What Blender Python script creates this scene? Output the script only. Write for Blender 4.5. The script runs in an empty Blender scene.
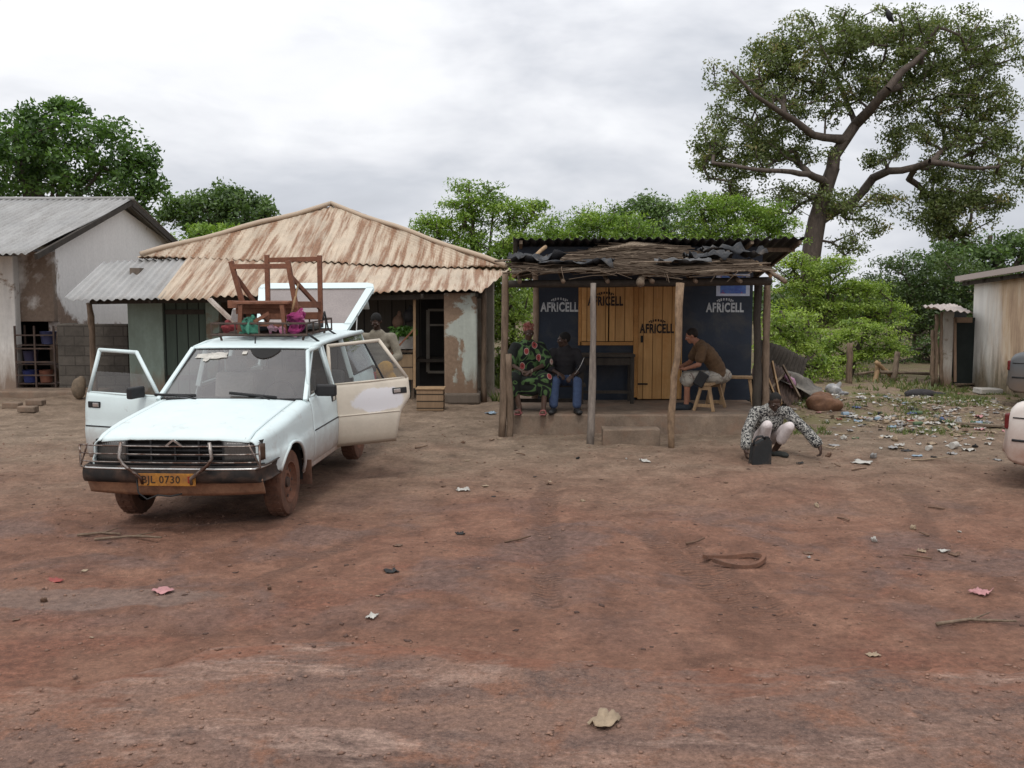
import bpy, bmesh, math, random
import numpy as np
from mathutils import Vector, Matrix, Euler
random.seed(7); rng = np.random.default_rng(7)
SC = bpy.context.scene
COL = SC.collection
R = math.radians
F = 1000.0; CAMH = 2.35; PITCH = math.atan(0.099)
CP, SP = math.cos(PITCH), math.sin(PITCH)
def ray(px, py):
    u = (px-512)/F; v = (py-384)/F
    return (u, CP - v*SP, -SP - v*CP)
def G(px, py, z=0.0):
    d = ray(px, py); t = (z-CAMH)/d[2]
    return (d[0]*t, d[1]*t, z)
def at(px, py, Y):
    if py == 0: py = 330
    d = ray(px, py); t = Y/d[1]
    return (d[0]*t, Y, CAMH + d[2]*t)
def lerp(a, b, t): return a+(b-a)*t
def vlerp(a, b, t): return tuple(a[i]+(b[i]-a[i])*t for i in range(3))
# ---------- value noise (numpy) ----------
_perm = rng.random((256, 256))
def vnoise(x, y):
    x = np.asarray(x, float); y = np.asarray(y, float)
    xi = np.floor(x).astype(int); yi = np.floor(y).astype(int)
    fx = x-xi; fy = y-yi; fx = fx*fx*(3-2*fx); fy = fy*fy*(3-2*fy)
    a = _perm[xi & 255, yi & 255]; b = _perm[(xi+1) & 255, yi & 255]
    c = _perm[xi & 255, (yi+1) & 255]; d = _perm[(xi+1) & 255, (yi+1) & 255]
    return (a*(1-fx)+b*fx)*(1-fy)+(c*(1-fx)+d*fx)*fy - 0.5
def gh(x, y):
    x = np.asarray(x, float); y = np.asarray(y, float)
    rough = np.clip((y-5.8)/1.5, 0.15, 1)
    h = 0.07*vnoise(x*.35+3, y*.35) + rough*(0.045*vnoise(x*1.3, y*1.3+9) + 0.030*vnoise(x*3.7+5, y*4.7) + 0.020*vnoise(x*9, y*12) + .010*vnoise(x*19, y*23))
    # tyre ruts
    for (x0, x1, a, b, w) in ((0.25, .45, 6.6, 12.5, .10), (1.75, 1.2, 6.4, 9.6, .10), (1.95, 1.45, 6.4, 9.6, .08)):
        t = np.clip((y-a)/(b-a), 0, 1); cx = x0+(x1-x0)*t + .08*np.sin(y*1.3)
        m = np.exp(-((x-cx)/w)**2)*np.clip((y-a)*2, 0, 1)*np.clip((b-y)*1.5, 0, 1)
        h = h - 0.03*m*(1+.5*np.sin(y*34))
    # the verge stands a little above the worn road edge
    e = 6.5 + .5*vnoise(x*.5, 4) + .25*vnoise(x*1.7, 8)
    h = h + 0.03*np.clip((y-e)/.35, 0, 1)
    # rubbish mound on the right
    h = h + 0.22*np.exp(-(((x-7.2)/3.2)**2+((y-18.6)/1.5)**2)) + .12*np.exp(-(((x-5.3)/1.5)**2+((y-20.6)/1.2)**2))
    return h
def ghs(x, y): return float(gh(np.array([x]), np.array([y]))[0])
def GG(px, py):
    p = G(px, py); z = ghs(p[0], p[1])
    for _ in range(3):
        p = G(px, py, z); z = ghs(p[0], p[1])
    return (p[0], p[1], z)
# ---------- mesh builder ----------
class MB:
    def __init__(s): s.v = []; s.f = []; s.uv = {}; s.T = None
    def add(s, vs, fs, uvs=None):
        o = len(s.v)
        if s.T is not None: vs = [tuple(s.T @ Vector(p)) for p in vs]
        s.v += [tuple(p) for p in vs]
        for k, f in enumerate(fs):
            if uvs is not None: s.uv[len(s.f)] = uvs[k]
            s.f.append(tuple(i+o for i in f))
        return s
    def box(s, c, d, rot=None):
        hx, hy, hz = d[0]/2, d[1]/2, d[2]/2
        vs = [Vector((x, y, z)) for x in (-hx, hx) for y in (-hy, hy) for z in (-hz, hz)]
        if rot is not None:
            m = Euler(rot).to_matrix() if not isinstance(rot, Matrix) else rot
            vs = [m @ p for p in vs]
        vs = [p+Vector(c) for p in vs]
        return s.add(vs, [(0,1,3,2),(4,6,7,5),(0,4,5,1),(2,3,7,6),(0,2,6,4),(1,5,7,3)])
    def bounds(s, a, b): return s.box([(a[i]+b[i])/2 for i in range(3)], [abs(b[i]-a[i]) for i in range(3)])
    def beam(s, p0, p1, w, h=None, up=(0,0,1), jit=0):
        h = h or w
        p0 = Vector(p0); p1 = Vector(p1); d = (p1-p0)
        if d.length < 1e-6: return s
        d.normalize(); up = Vector(up)
        if abs(d.dot(up)) > .97: up = Vector((0,1,0)) if abs(d.y) < .9 else Vector((1,0,0))
        a = d.cross(up).normalized(); b = a.cross(d).normalized()
        vs = []
        for p in (p0, p1):
            for (i, j) in ((-1,-1),(1,-1),(1,1),(-1,1)):
                q = p+a*(i*w/2)+b*(j*h/2)
                if jit: q = q+Vector([random.uniform(-jit, jit) for _ in range(3)])
                vs.append(q)
        return s.add(vs, [(3,2,1,0),(4,5,6,7),(0,1,5,4),(1,2,6,5),(2,3,7,6),(3,0,4,7)])
    def tube(s, pts, r, seg=8, caps=True, closed=False):
        pts = [Vector(p) for p in pts]; n = len(pts)
        rs = r if hasattr(r, '__len__') else [r]*n
        vs = []; fs = []; prev = None
        for i, p in enumerate(pts):
            if closed: t = pts[(i+1) % n]-pts[i-1]
            else: t = pts[min(i+1, n-1)]-pts[max(i-1, 0)]
            t.normalize()
            if prev is None:
                up = Vector((0,0,1)) if abs(t.z) < .9 else Vector((0,1,0))
                a = t.cross(up).normalized()
            else:
                a = (prev - t*prev.dot(t))
                a = a.normalized() if a.length > 1e-5 else t.orthogonal().normalized()
            prev = a; b = t.cross(a)
            for k in range(seg):
                an = 2*math.pi*k/seg
                vs.append(p+(a*math.cos(an)+b*math.sin(an))*rs[i])
        m = n if closed else n-1
        for i in range(m):
            j = (i+1) % n
            for k in range(seg):
                l = (k+1) % seg
                fs.append((i*seg+k, i*seg+l, j*seg+l, j*seg+k))
        if caps and not closed:
            fs.append(tuple(range(seg-1, -1, -1))); fs.append(tuple((n-1)*seg+k for k in range(seg)))
        return s.add(vs, fs)
    def grid(s, fn, nu, nv, uvs=(1,1)):
        vs = [fn(i/nu, j/nv) for j in range(nv+1) for i in range(nu+1)]
        fs = []; uv = []
        for j in range(nv):
            for i in range(nu):
                a = j*(nu+1)+i; fs.append((a, a+1, a+nu+2, a+nu+1))
                uv.append([(x/nu*uvs[0], y/nv*uvs[1]) for x, y in ((i,j),(i+1,j),(i+1,j+1),(i,j+1))])
        return s.add(vs, fs, uv)
    def prism(s, poly, a, b, axis='y'):
        n = len(poly)
        def P(q, t):
            return {'y': (q[0], t, q[1]), 'x': (t, q[0], q[1]), 'z': (q[0], q[1], t)}[axis]
        vs = [P(q, a) for q in poly]+[P(q, b) for q in poly]
        fs = [tuple(range(n)), tuple(range(2*n-1, n-1, -1))]+[(i, (i+1) % n, n+(i+1) % n, n+i) for i in range(n)]
        return s.add(vs, fs)
    def lathe(s, prof, c, axis='z', seg=24, cap=True):
        vs = []; fs = []
        for (r, h) in prof:
            for k in range(seg):
                a = 2*math.pi*k/seg; x, y = r*math.cos(a), r*math.sin(a)
                q = {'z': (x, y, h), 'x': (h, x, y), 'y': (x, h, y)}[axis]
                vs.append((q[0]+c[0], q[1]+c[1], q[2]+c[2]))
        n = len(prof)
        for i in range(n-1):
            for k in range(seg):
                l = (k+1) % seg; fs.append((i*seg+k, i*seg+l, (i+1)*seg+l, (i+1)*seg+k))
        if cap:
            fs.append(tuple(range(seg-1, -1, -1))); fs.append(tuple((n-1)*seg+k for k in range(seg)))
        return s.add(vs, fs)
    def ell(s, c, r, rot=None, seg=14, rings=9):
        vs = [Vector((0,0,-r[2]))]; fs = []
        for i in range(1, rings):
            ph = -math.pi/2+math.pi*i/rings
            for k in range(seg):
                a = 2*math.pi*k/seg
                vs.append(Vector((r[0]*math.cos(ph)*math.cos(a), r[1]*math.cos(ph)*math.sin(a), r[2]*math.sin(ph))))
        vs.append(Vector((0,0,r[2])))
        if rot is not None:
            m = Euler(rot).to_matrix(); vs = [m @ p for p in vs]
        for k in range(seg): fs.append((0, 1+(k+1) % seg, 1+k))
        for i in range(rings-2):
            for k in range(seg):
                l = (k+1) % seg; a = 1+i*seg
                fs.append((a+k, a+l, a+seg+l, a+seg+k))
        t = len(vs)-1; a = 1+(rings-2)*seg
        for k in range(seg): fs.append((a+k, a+(k+1) % seg, t))
        return s.add([p+Vector(c) for p in vs], fs)
    def cap(s, p0, p1, r0, r1, seg=10):
        p0 = Vector(p0); p1 = Vector(p1); d = p1-p0
        L = d.length; d = d.normalized() if L > 1e-6 else Vector((0,0,1))
        pts = []; rs = []
        for k in range(5):
            a = math.pi/2*(1-k/4.5); pts.append(p0-d*(r0*math.sin(a))); rs.append(r0*math.cos(a)+1e-4)
        for t in (0, .25, .5, .75, 1): pts.append(p0+d*L*t); rs.append(lerp(r0, r1, t))
        for k in range(5):
            a = math.pi/2*((k+.5)/4.5); pts.append(p1+d*(r1*math.sin(a))); rs.append(r1*math.cos(a)+1e-4)
        # drop repeats
        P = [pts[0]]; Q = [rs[0]]
        for p, q in zip(pts[1:], rs[1:]):
            if (p-P[-1]).length > 1e-5: P.append(p); Q.append(q)
        return s.tube(P, Q, seg)
    def build(s, name, mat, parent=None, world=False, smooth=False, bevel=0, solid=0, bseg=2):
        me = bpy.data.meshes.new(name)
        vs = s.v
        if world and parent is not None:
            M = Matrix.Identity(4); ch = []
            o = parent
            while o is not None: ch.append(o); o = o.parent
            for o in reversed(ch): M = M @ (Matrix.Translation(o.location) @ o.rotation_euler.to_matrix().to_4x4())
            Mi = M.inverted(); vs = [tuple(Mi @ Vector(p)) for p in vs]
        me.from_pydata(vs, [], s.f)
        if s.uv:
            ul = me.uv_layers.new(name='UVMap')
            for pi, uv in s.uv.items():
                p = me.polygons[pi]
                for k, li in enumerate(p.loop_indices): ul.data[li].uv = uv[k]
        me.validate(); 
        if mat: me.materials.append(mat)
        if smooth: me.polygons.foreach_set('use_smooth', [True]*len(me.polygons))
        o = bpy.data.objects.new(name, me); COL.objects.link(o)
        if parent is not None: o.parent = parent
        if solid:
            m = o.modifiers.new('s', 'SOLIDIFY'); m.thickness = solid; m.offset = 0
        if bevel:
            m = o.modifiers.new('b', 'BEVEL'); m.width = bevel; m.segments = bseg; m.limit_method = 'ANGLE'; m.angle_limit = R(35)
        if smooth and smooth != True:
            m = o.modifiers.new('e', 'EDGE_SPLIT'); m.split_angle = R(smooth)
        return o
def tag(o, label=None, cat=None, group=None, kind=None):
    if label: o['label'] = label
    if cat: o['category'] = cat
    if group: o['group'] = group
    if kind: o['kind'] = kind
    return o
def thing(name, label, cat, loc=(0,0,0), rot=(0,0,0), group=None):
    o = bpy.data.objects.new(name, None); COL.objects.link(o)
    o.location = loc; o.rotation_euler = rot; o.empty_display_size = .2
    return tag(o, label, cat, group)
def copy_tree(o, parent=None):
    c = o.copy(); COL.objects.link(c); c.parent = parent
    for ch in list(o.children): copy_tree(ch, c)
    return c
def npmesh(name, V, Fq, mat, parent=None, smooth=False, col=None):
    """V (n,3), Fq (m,k) k = 3 or 4"""
    me = bpy.data.meshes.new(name); k = Fq.shape[1]
    me.vertices.add(len(V)); me.vertices.foreach_set('co', V.astype(np.float32).ravel())
    me.loops.add(Fq.size); me.loops.foreach_set('vertex_index', Fq.astype(np.int32).ravel())
    me.polygons.add(len(Fq)); me.polygons.foreach_set('loop_start', np.arange(0, Fq.size, k, dtype=np.int32))
    if smooth: me.polygons.foreach_set('use_smooth', np.ones(len(Fq), bool))
    me.update(calc_edges=True)
    if col is not None:
        at_ = me.attributes.new('tint', 'FLOAT', 'POINT'); at_.data.foreach_set('value', col.astype(np.float32))
    if mat: me.materials.append(mat)
    o = bpy.data.objects.new(name, me); COL.objects.link(o)
    if parent is not None: o.parent = parent
    return o
def text_mesh(name, s, size, M, mat, parent=None, depth=.002, bold=.0, sx=1.0, shear=0, align='CENTER'):
    cu = bpy.data.curves.new(name, 'FONT'); cu.body = s; cu.size = size; cu.align_x = align; cu.align_y = 'CENTER'
    cu.space_character = 1.10; cu.extrude = depth; cu.offset = bold; cu.shear = shear; cu.resolution_u = 3
    t = bpy.data.objects.new('tmp', cu); COL.objects.link(t)
    dg = bpy.context.evaluated_depsgraph_get()
    me = bpy.data.meshes.new_from_object(t.evaluated_get(dg))
    bpy.data.objects.remove(t)
    me.transform(M @ Matrix.Diagonal((sx, 1, 1, 1))); me.materials.clear(); me.materials.append(mat)
    o = bpy.data.objects.new(name, me); COL.objects.link(o)
    if parent is not None: o.parent = parent
    return o
def remesh(mb, name, mat, parent, voxel=.008, it=4, fac=.5):
    """one continuous surface out of overlapping closed shapes"""
    o = mb.build(name, None, None)
    m = o.modifiers.new('r', 'REMESH'); m.mode = 'VOXEL'; m.voxel_size = voxel; m.use_smooth_shade = True
    if it:
        m = o.modifiers.new('s', 'SMOOTH'); m.iterations = it; m.factor = fac
    dg = bpy.context.evaluated_depsgraph_get()
    me = bpy.data.meshes.new_from_object(o.evaluated_get(dg))
    old = o.data; o.modifiers.clear(); o.data = me; bpy.data.meshes.remove(old)
    me.name = name; me.materials.clear(); me.materials.append(mat)
    me.polygons.foreach_set('use_smooth', [True]*len(me.polygons))
    o.parent = parent
    return o
# ---------- materials ----------
class NT:
    def __init__(s, name):
        s.m = bpy.data.materials.new(name); s.m.use_nodes = True; s.t = s.m.node_tree; s.t.nodes.clear()
        s.out = s.n('ShaderNodeOutputMaterial'); s.b = s.n('ShaderNodeBsdfPrincipled')
        s.l(s.b.outputs[0], s.out.inputs[0]); s.tc = s.n('ShaderNodeTexCoord')
    def n(s, k, **kw):
        n = s.t.nodes.new(k)
        for a, b in kw.items(): setattr(n, a, b)
        return n
    def l(s, a, b): s.t.links.new(a, b)
    def vec(s, scale=(1,1,1), coord='Object', loc=(0,0,0)):
        m = s.n('ShaderNodeMapping'); m.inputs['Scale'].default_value = scale; m.inputs['Location'].default_value = loc
        s.l(s.tc.outputs[coord], m.inputs[0]); return m.outputs[0]
    def noise(s, vec, scale, detail=6, rough=.6, dist=0):
        n = s.n('ShaderNodeTexNoise'); n.inputs['Scale'].default_value = scale; n.inputs['Detail'].default_value = detail
        n.inputs['Roughness'].default_value = rough; n.inputs['Distortion'].default_value = dist
        s.l(vec, n.inputs['Vector']); return n.outputs['Fac']
    def ramp(s, fac, stops, interp='LINEAR'):
        r = s.n('ShaderNodeValToRGB'); e = r.color_ramp.elements; r.color_ramp.interpolation = interp
        while len(e) < len(stops): e.new(.5)
        for el, (p, c) in zip(e, stops):
            el.position = p
            if not hasattr(c, '__len__'): c = (c, c, c)
            el.color = (*c[:3], 1)
        s.l(fac, r.inputs[0]); return r.outputs[0]
    def mix(s, fac, a, b, mode='MIX'):
        m = s.n('ShaderNodeMix', data_type='RGBA', blend_type=mode)
        for sock, v in ((m.inputs[0], fac), (m.inputs[6], a), (m.inputs[7], b)):
            if hasattr(v, 'is_output') or isinstance(v, bpy.types.NodeSocket): s.l(v, sock)
            elif hasattr(v, '__len__'): sock.default_value = (*v[:3], 1)
            else: sock.default_value = v if sock == m.inputs[0] else (v, v, v, 1)
        return m.outputs[2]
    def math(s, op, a, b=0, clamp=False):
        m = s.n('ShaderNodeMath', operation=op); m.use_clamp = clamp
        for sock, v in ((m.inputs[0], a), (m.inputs[1], b)):
            if isinstance(v, bpy.types.NodeSocket): s.l(v, sock)
            else: sock.default_value = v
        return m.outputs[0]
    def sep(s, vec):
        n = s.n('ShaderNodeSeparateXYZ'); s.l(vec, n.inputs[0]); return n.outputs
    def bump(s, h, strength=.3, dist=.02):
        b = s.n('ShaderNodeBump'); b.inputs['Strength'].default_value = strength; b.inputs['Distance'].default_value = dist
        s.l(h, b.inputs['Height']); s.l(b.outputs[0], s.b.inputs['Normal'])
    def set(s, color=None, rough=None, metal=None, spec=None):
        for nme, v in (('Base Color', color), ('Roughness', rough), ('Metallic', metal), ('Specular IOR Level', spec)):
            if v is None: continue
            sock = s.b.inputs[nme]
            if isinstance(v, bpy.types.NodeSocket): s.l(v, sock)
            elif hasattr(v, '__len__'): sock.default_value = (*v[:3], 1)
            else: sock.default_value = v
        return s.m
def mat(name, c, c2=None, scale=4, rough=.8, spec=.3, metal=0, bump=.2, bscale=40, bdist=.01, stretch=(1,1,1), dirt=None, dscale=1.5, dlo=.5, dhi=.7, var=.12, coord='Object'):
    n = NT(name); v = n.vec(stretch, coord)
    c2 = c2 or tuple(x*(1-2*var) for x in c); c1 = tuple(min(1, x*(1+var)) for x in c)
    f = n.noise(v, scale, 7, .65)
    col = n.ramp(f, [(.3, c2), (.7, c1)])
    fine = n.noise(v, bscale, 4, .7)
    col = n.mix(.35, col, n.ramp(fine, [(.3, .55), (.7, 1.3)]), 'MULTIPLY')
    if dirt is not None:
        d = n.noise(v, dscale, 8, .7, .4)
        col = n.mix(n.ramp(d, [(dlo, 0.0), (dhi, 1.0)]), col, dirt)
    if bump: n.bump(fine, bump, bdist)
    return n.set(col, rough, metal, spec)
# ---------- camera, sky, sun ----------
cam = bpy.data.cameras.new('camera'); cam.sensor_width = 36; cam.lens = 36*F/1024; cam.clip_end = 2000; cam.clip_start = .05
co = bpy.data.objects.new('camera', cam); COL.objects.link(co)
co.location = (0, 0, CAMH); co.rotation_euler = (math.pi/2-PITCH, 0, 0); SC.camera = co
SC.view_settings.view_transform = 'Standard'; SC.view_settings.look = 'None'; SC.view_settings.gamma = 1
SC.view_settings.exposure = 0.0; SC.view_settings.use_curve_mapping = False
SC.cycles.max_bounces = 6; SC.cycles.transparent_max_bounces = 12
SUN_EL, SUN_AZ = R(60), R(184)
W = bpy.data.worlds.new('World'); SC.world = W; W.use_nodes = True
wt = W.node_tree; wt.nodes.clear()
def wn(k, **kw):
    n = wt.nodes.new(k)
    for a, b in kw.items(): setattr(n, a, b)
    return n
wo = wn('ShaderNodeOutputWorld'); wb = wn('ShaderNodeBackground'); wt.links.new(wb.outputs[0], wo.inputs[0])
sky = wn('ShaderNodeTexSky', sky_type='NISHITA'); sky.sun_disc = False; sky.sun_elevation = SUN_EL; sky.sun_rotation = SUN_AZ
sky.air_density = 1.2; sky.dust_density = 4
tc = wn('ShaderNodeTexCoord')
mp = wn('ShaderNodeMapping'); mp.inputs['Scale'].default_value = (1.25, 1.25, 3.3); mp.inputs['Location'].default_value = (.35, .2, .1)
wt.links.new(tc.outputs['Generated'], mp.inputs[0])
def wnoise(scale, det, dist=0, rough=.55):
    n = wn('ShaderNodeTexNoise'); n.inputs['Scale'].default_value = scale; n.inputs['Detail'].default_value = det
    n.inputs['Roughness'].default_value = rough; n.inputs['Distortion'].default_value = dist
    wt.links.new(mp.outputs[0], n.inputs['Vector']); return n.outputs['Fac']
def wmath(op, a, b):
    m = wn('ShaderNodeMath', operation=op)
    for s, v in zip(m.inputs, (a, b)):
        if isinstance(v, bpy.types.NodeSocket): wt.links.new(v, s)
        else: s.default_value = v
    return m.outputs[0]
sp = wn('ShaderNodeSeparateXYZ'); wt.links.new(tc.outputs['Generated'], sp.inputs[0])
elev = wn('ShaderNodeMapRange'); elev.inputs['From Min'].default_value = -.02; elev.inputs['From Max'].default_value = .30
elev.inputs['To Min'].default_value = -.12; elev.inputs['To Max'].default_value = .08
wt.links.new(sp.outputs[2], elev.inputs['Value'])
lr = wmath('MULTIPLY', sp.outputs[0], -.16)     # the cloud deck is thinner, so brighter, to the left
f = wmath('ADD', wmath('ADD', wmath('ADD', wmath('MULTIPLY', wnoise(1.9, 5, .3), .85), wmath('SUBTRACT', wmath('MULTIPLY', wnoise(5.0, 6, .3), .32), .025)), elev.outputs[0]), lr)
rp = wn('ShaderNodeValToRGB'); wt.links.new(f, rp.inputs[0])
e = rp.color_ramp.elements
e[0].position = .25; e[0].color = (4.6/10, 4.8/10, 5.3/10, 1)
e[1].position = .72; e[1].color = (9.6/10, 9.65/10, 9.9/10, 1)
for p, c in ((.42, (5.9, 6.15, 6.7)), (.52, (7.4, 7.55, 8.0)), (.62, (8.9, 9.0, 9.3))):
    x = e.new(p); x.color = (c[0]/10, c[1]/10, c[2]/10, 1)
sc_ = wn('ShaderNodeVectorMath', operation='SCALE'); sc_.inputs['Scale'].default_value = 11.3
wt.links.new(rp.outputs[0], sc_.inputs[0])
zen = wn('ShaderNodeMapRange'); zen.inputs['From Min'].default_value = .22; zen.inputs['From Max'].default_value = 1; zen.inputs['To Min'].default_value = 11.4; zen.inputs['To Max'].default_value = 16.5
wt.links.new(sp.outputs[2], zen.inputs['Value']); wt.links.new(zen.outputs[0], sc_.inputs['Scale'])
mx = wn('ShaderNodeMix', data_type='RGBA'); mx.inputs[0].default_value = .94
wt.links.new(sky.outputs[0], mx.inputs[6]); wt.links.new(sc_.outputs[0], mx.inputs[7])
wt.links.new(mx.outputs[2], wb.inputs[0]); wb.inputs[1].default_value = .10
sl = bpy.data.lights.new('sun', 'SUN'); sl.energy = 1.25; sl.angle = R(14); sl.color = (1, .97, .92)
so = bpy.data.objects.new('sun', sl); COL.objects.link(so); so.location = (0, -5, 30)
sd = Vector((math.sin(SUN_AZ)*math.cos(SUN_EL), math.cos(SUN_AZ)*math.cos(SUN_EL), math.sin(SUN_EL)))
so.rotation_euler = sd.to_track_quat('Z', 'Y').to_euler()

# ---------- ground ----------
def ground_mat():
    n = NT('laterite'); v = n.vec()
    s = n.sep(v); X, Y = s[0], s[1]
    big = n.noise(v, .55, 5, .6, .6); mid = n.noise(v, 2.2, 8, .65, .3); fine = n.noise(v, 16, 8, .75); grit = n.noise(v, 70, 4, .7)
    streak = n.noise(n.vec((.5, 2.6, 1)), 1.5, 7, .7, .5)
    col = n.ramp(mid, [(.3, (0.1564, 0.0678, 0.0445)), (.5, (0.2516, 0.1107, 0.0721)), (.72, (0.3332, 0.1582, 0.1039))])
    # bare red laterite
    red = n.ramp(n.math('ADD', n.math('MULTIPLY', big, .6), n.math('MULTIPLY', streak, .4)), [(.52, 0.0), (.62, .7)])
    col = n.mix(red, col, n.ramp(fine, [(.3, (0.1632, 0.0565, 0.0360)), (.7, (0.3196, 0.1107, 0.0678))]))
    # dry trodden tan soil farther from the road
    yb = n.math('ADD', Y, n.math('MULTIPLY', n.math('SUBTRACT', big, .5), 7))
    far = n.ramp(n.math('DIVIDE', yb, 20), [(.46, 0.0), (.72, .9)])
    col = n.mix(far, col, n.ramp(mid, [(.3, (.155, .108, .074)), (.5, (.25, .178, .125)), (.7, (.345, .25, .178))]))
    # grey-purple damp pan, its wet sheen tinted into the colour
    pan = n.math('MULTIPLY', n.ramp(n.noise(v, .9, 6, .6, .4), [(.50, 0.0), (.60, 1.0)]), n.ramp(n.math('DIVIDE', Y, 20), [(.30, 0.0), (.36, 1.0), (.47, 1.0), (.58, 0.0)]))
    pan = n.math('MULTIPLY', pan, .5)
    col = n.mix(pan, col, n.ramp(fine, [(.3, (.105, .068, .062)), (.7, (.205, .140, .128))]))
    # wheel marks pressed into the damp soil
    for (ax, bx, y0, y1, w) in ((.25, .45, 6.6, 12.5, .13), (1.78, 1.22, 6.4, 9.6, .13), (2.0, 1.47, 6.4, 9.6, .10), (-2.2, -1.2, 7.2, 9.4, .12), (3.6, 4.6, 8.2, 11.5, .12), (-5.2, -3.4, 6.8, 8.6, .12)):
        t = n.math('DIVIDE', n.math('SUBTRACT', Y, y0), y1-y0, True)
        cx = n.math('ADD', n.math('ADD', ax, n.math('MULTIPLY', t, bx-ax)), n.math('MULTIPLY', n.math('SUBTRACT', big, .5), .5))
        dx = n.math('ABSOLUTE', n.math('SUBTRACT', X, cx))
        tr = n.n('ShaderNodeTexWave'); tr.inputs['Scale'].default_value = 3.2; tr.inputs['Distortion'].default_value = 2.5; tr.wave_type = 'BANDS'; tr.bands_direction = 'Y'; n.l(n.vec((1, 3, 1)), tr.inputs['Vector'])
        m_ = n.math('MULTIPLY', n.ramp(n.math('DIVIDE', dx, w*2), [(.35, 1.0), (.6, 0.0)]), n.ramp(t, [(.0, 0.0), (.12, 1.0), (.85, 1.0), (1.0, 0.0)]))
        m_ = n.math('MULTIPLY', m_, n.math('MULTIPLY', n.ramp(tr.outputs['Fac'], [(.3, .25), (.7, 1.0)]), n.ramp(mid, [(.38, .15), (.6, .8)])))
        col = n.mix(m_, col, (.092, .050, .038))
    # dark scuffed clods
    clod = n.ramp(n.noise(n.vec((1, 2.2, 1)), 4.2, 9, .8, .3), [(.60, 0.0), (.68, .75)])
    col = n.mix(clod, col, (0.0843, 0.0407, 0.0297))
    col = n.mix(n.ramp(grit, [(.60, 0.0), (.74, .5)]), col, (0.4896, 0.2825, 0.2014))
    col = n.mix(.62, col, n.ramp(fine, [(.30, .45), (.70, 1.5)]), 'MULTIPLY')  # grain relief shading painted into the colour, here and in the next multiply
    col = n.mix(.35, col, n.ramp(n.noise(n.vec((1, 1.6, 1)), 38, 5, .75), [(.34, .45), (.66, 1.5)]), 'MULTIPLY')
    # sparse green cover round the rubbish and under the bushes
    gm = n.math('MULTIPLY', n.ramp(n.math('DIVIDE', X, 20), [(.16, 0.0), (.24, 1.0)]), n.ramp(n.math('DIVIDE', Y, 40), [(.37, 0.0), (.43, 1.0)]))
    gm2 = n.math('MULTIPLY', gm, n.ramp(n.noise(v, 1.1, 7, .7), [(.48, 0.0), (.60, .75)]))
    col = n.mix(gm2, col, (0.1768, 0.1695, 0.0530))
    wild = n.ramp(n.math('DIVIDE', Y, 40), [(.62, 0.0), (.70, .85)])
    col = n.mix(wild, col, n.ramp(mid, [(.35, (0.1428, 0.0904, 0.0530)), (.65, (0.1360, 0.1186, 0.0477))]))
    # a scab of old tar left on the soil at the left
    ta = n.math('ADD', n.math('POWER', n.math('DIVIDE', n.math('ADD', X, 3.35), 1.35), 2), n.math('POWER', n.math('DIVIDE', n.math('SUBTRACT', Y, 7.25), .26), 2))
    ta = n.math('ADD', ta, n.math('MULTIPLY', n.math('SUBTRACT', mid, .5), 3))
    col = n.mix(n.ramp(ta, [(.6, .85), (1.1, 0.0)]), col, n.ramp(fine, [(.35, (0.1632, 0.1017, 0.0848)), (.65, (0.3264, 0.2090, 0.1643))]))
    h = n.math('ADD', n.math('MULTIPLY', fine, .7), n.math('MULTIPLY', grit, .3))
    n.bump(h, 1.0, .05)
    hs = n.n('ShaderNodeHueSaturation'); hs.inputs['Hue'].default_value = .507; hs.inputs['Saturation'].default_value = .92; hs.inputs['Value'].default_value = .90; n.l(col, hs.inputs['Color']); col = hs.outputs[0]
    rough = n.mix(pan, n.ramp(fine, [(.2, .8), (.8, .98)]), (0.7072, 0.5876, 0.5512))
    return n.set(col, rough, 0, .22)
xs = np.concatenate([-np.geomspace(14, 220, 30)[::-1], np.arange(-13.95, 14, .05), np.geomspace(14, 220, 30)])
ys = np.concatenate([-np.geomspace(.5, 60, 14)[::-1], np.arange(0, 5, .25), np.arange(5, 12, .035), np.arange(12, 26, .08), np.geomspace(26, 400, 40)])
XX, YY = np.meshgrid(xs, ys); ZZ = gh(XX, YY)
# the old road runs across the foreground: the soil lies a little lower under it
_re = [GP for GP in (G(px, py) for px, py in ((-900, 705), (-300, 700), (0, 692), (100, 686), (165, 668), (215, 647), (300, 641), (400, 640), (500, 650), (560, 656), (620, 663), (700, 666), (800, 661), (900, 668), (1024, 668), (1500, 672)))]
def road_edge(x): x = np.asarray(x, float); return np.interp(x, [p[0] for p in _re], [p[1] for p in _re]) + .20*vnoise(x*1.6, 6) + .12*vnoise(x*6, 3) + .05*vnoise(x*17, 5)
ZZ = ZZ - .05*np.clip((road_edge(XX)-.06-YY)/.12, 0, 1)
nx, ny = len(xs), len(ys)
idx = np.arange(nx*ny).reshape(ny, nx)
FQ = np.stack([idx[:-1,:-1], idx[:-1,1:], idx[1:,1:], idx[1:,:-1]], -1).reshape(-1, 4)
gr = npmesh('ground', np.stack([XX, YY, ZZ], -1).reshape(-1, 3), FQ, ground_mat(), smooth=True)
tag(gr, 'red brown laterite dirt yard with ruts and dry patches', None, None, 'structure')
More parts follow.
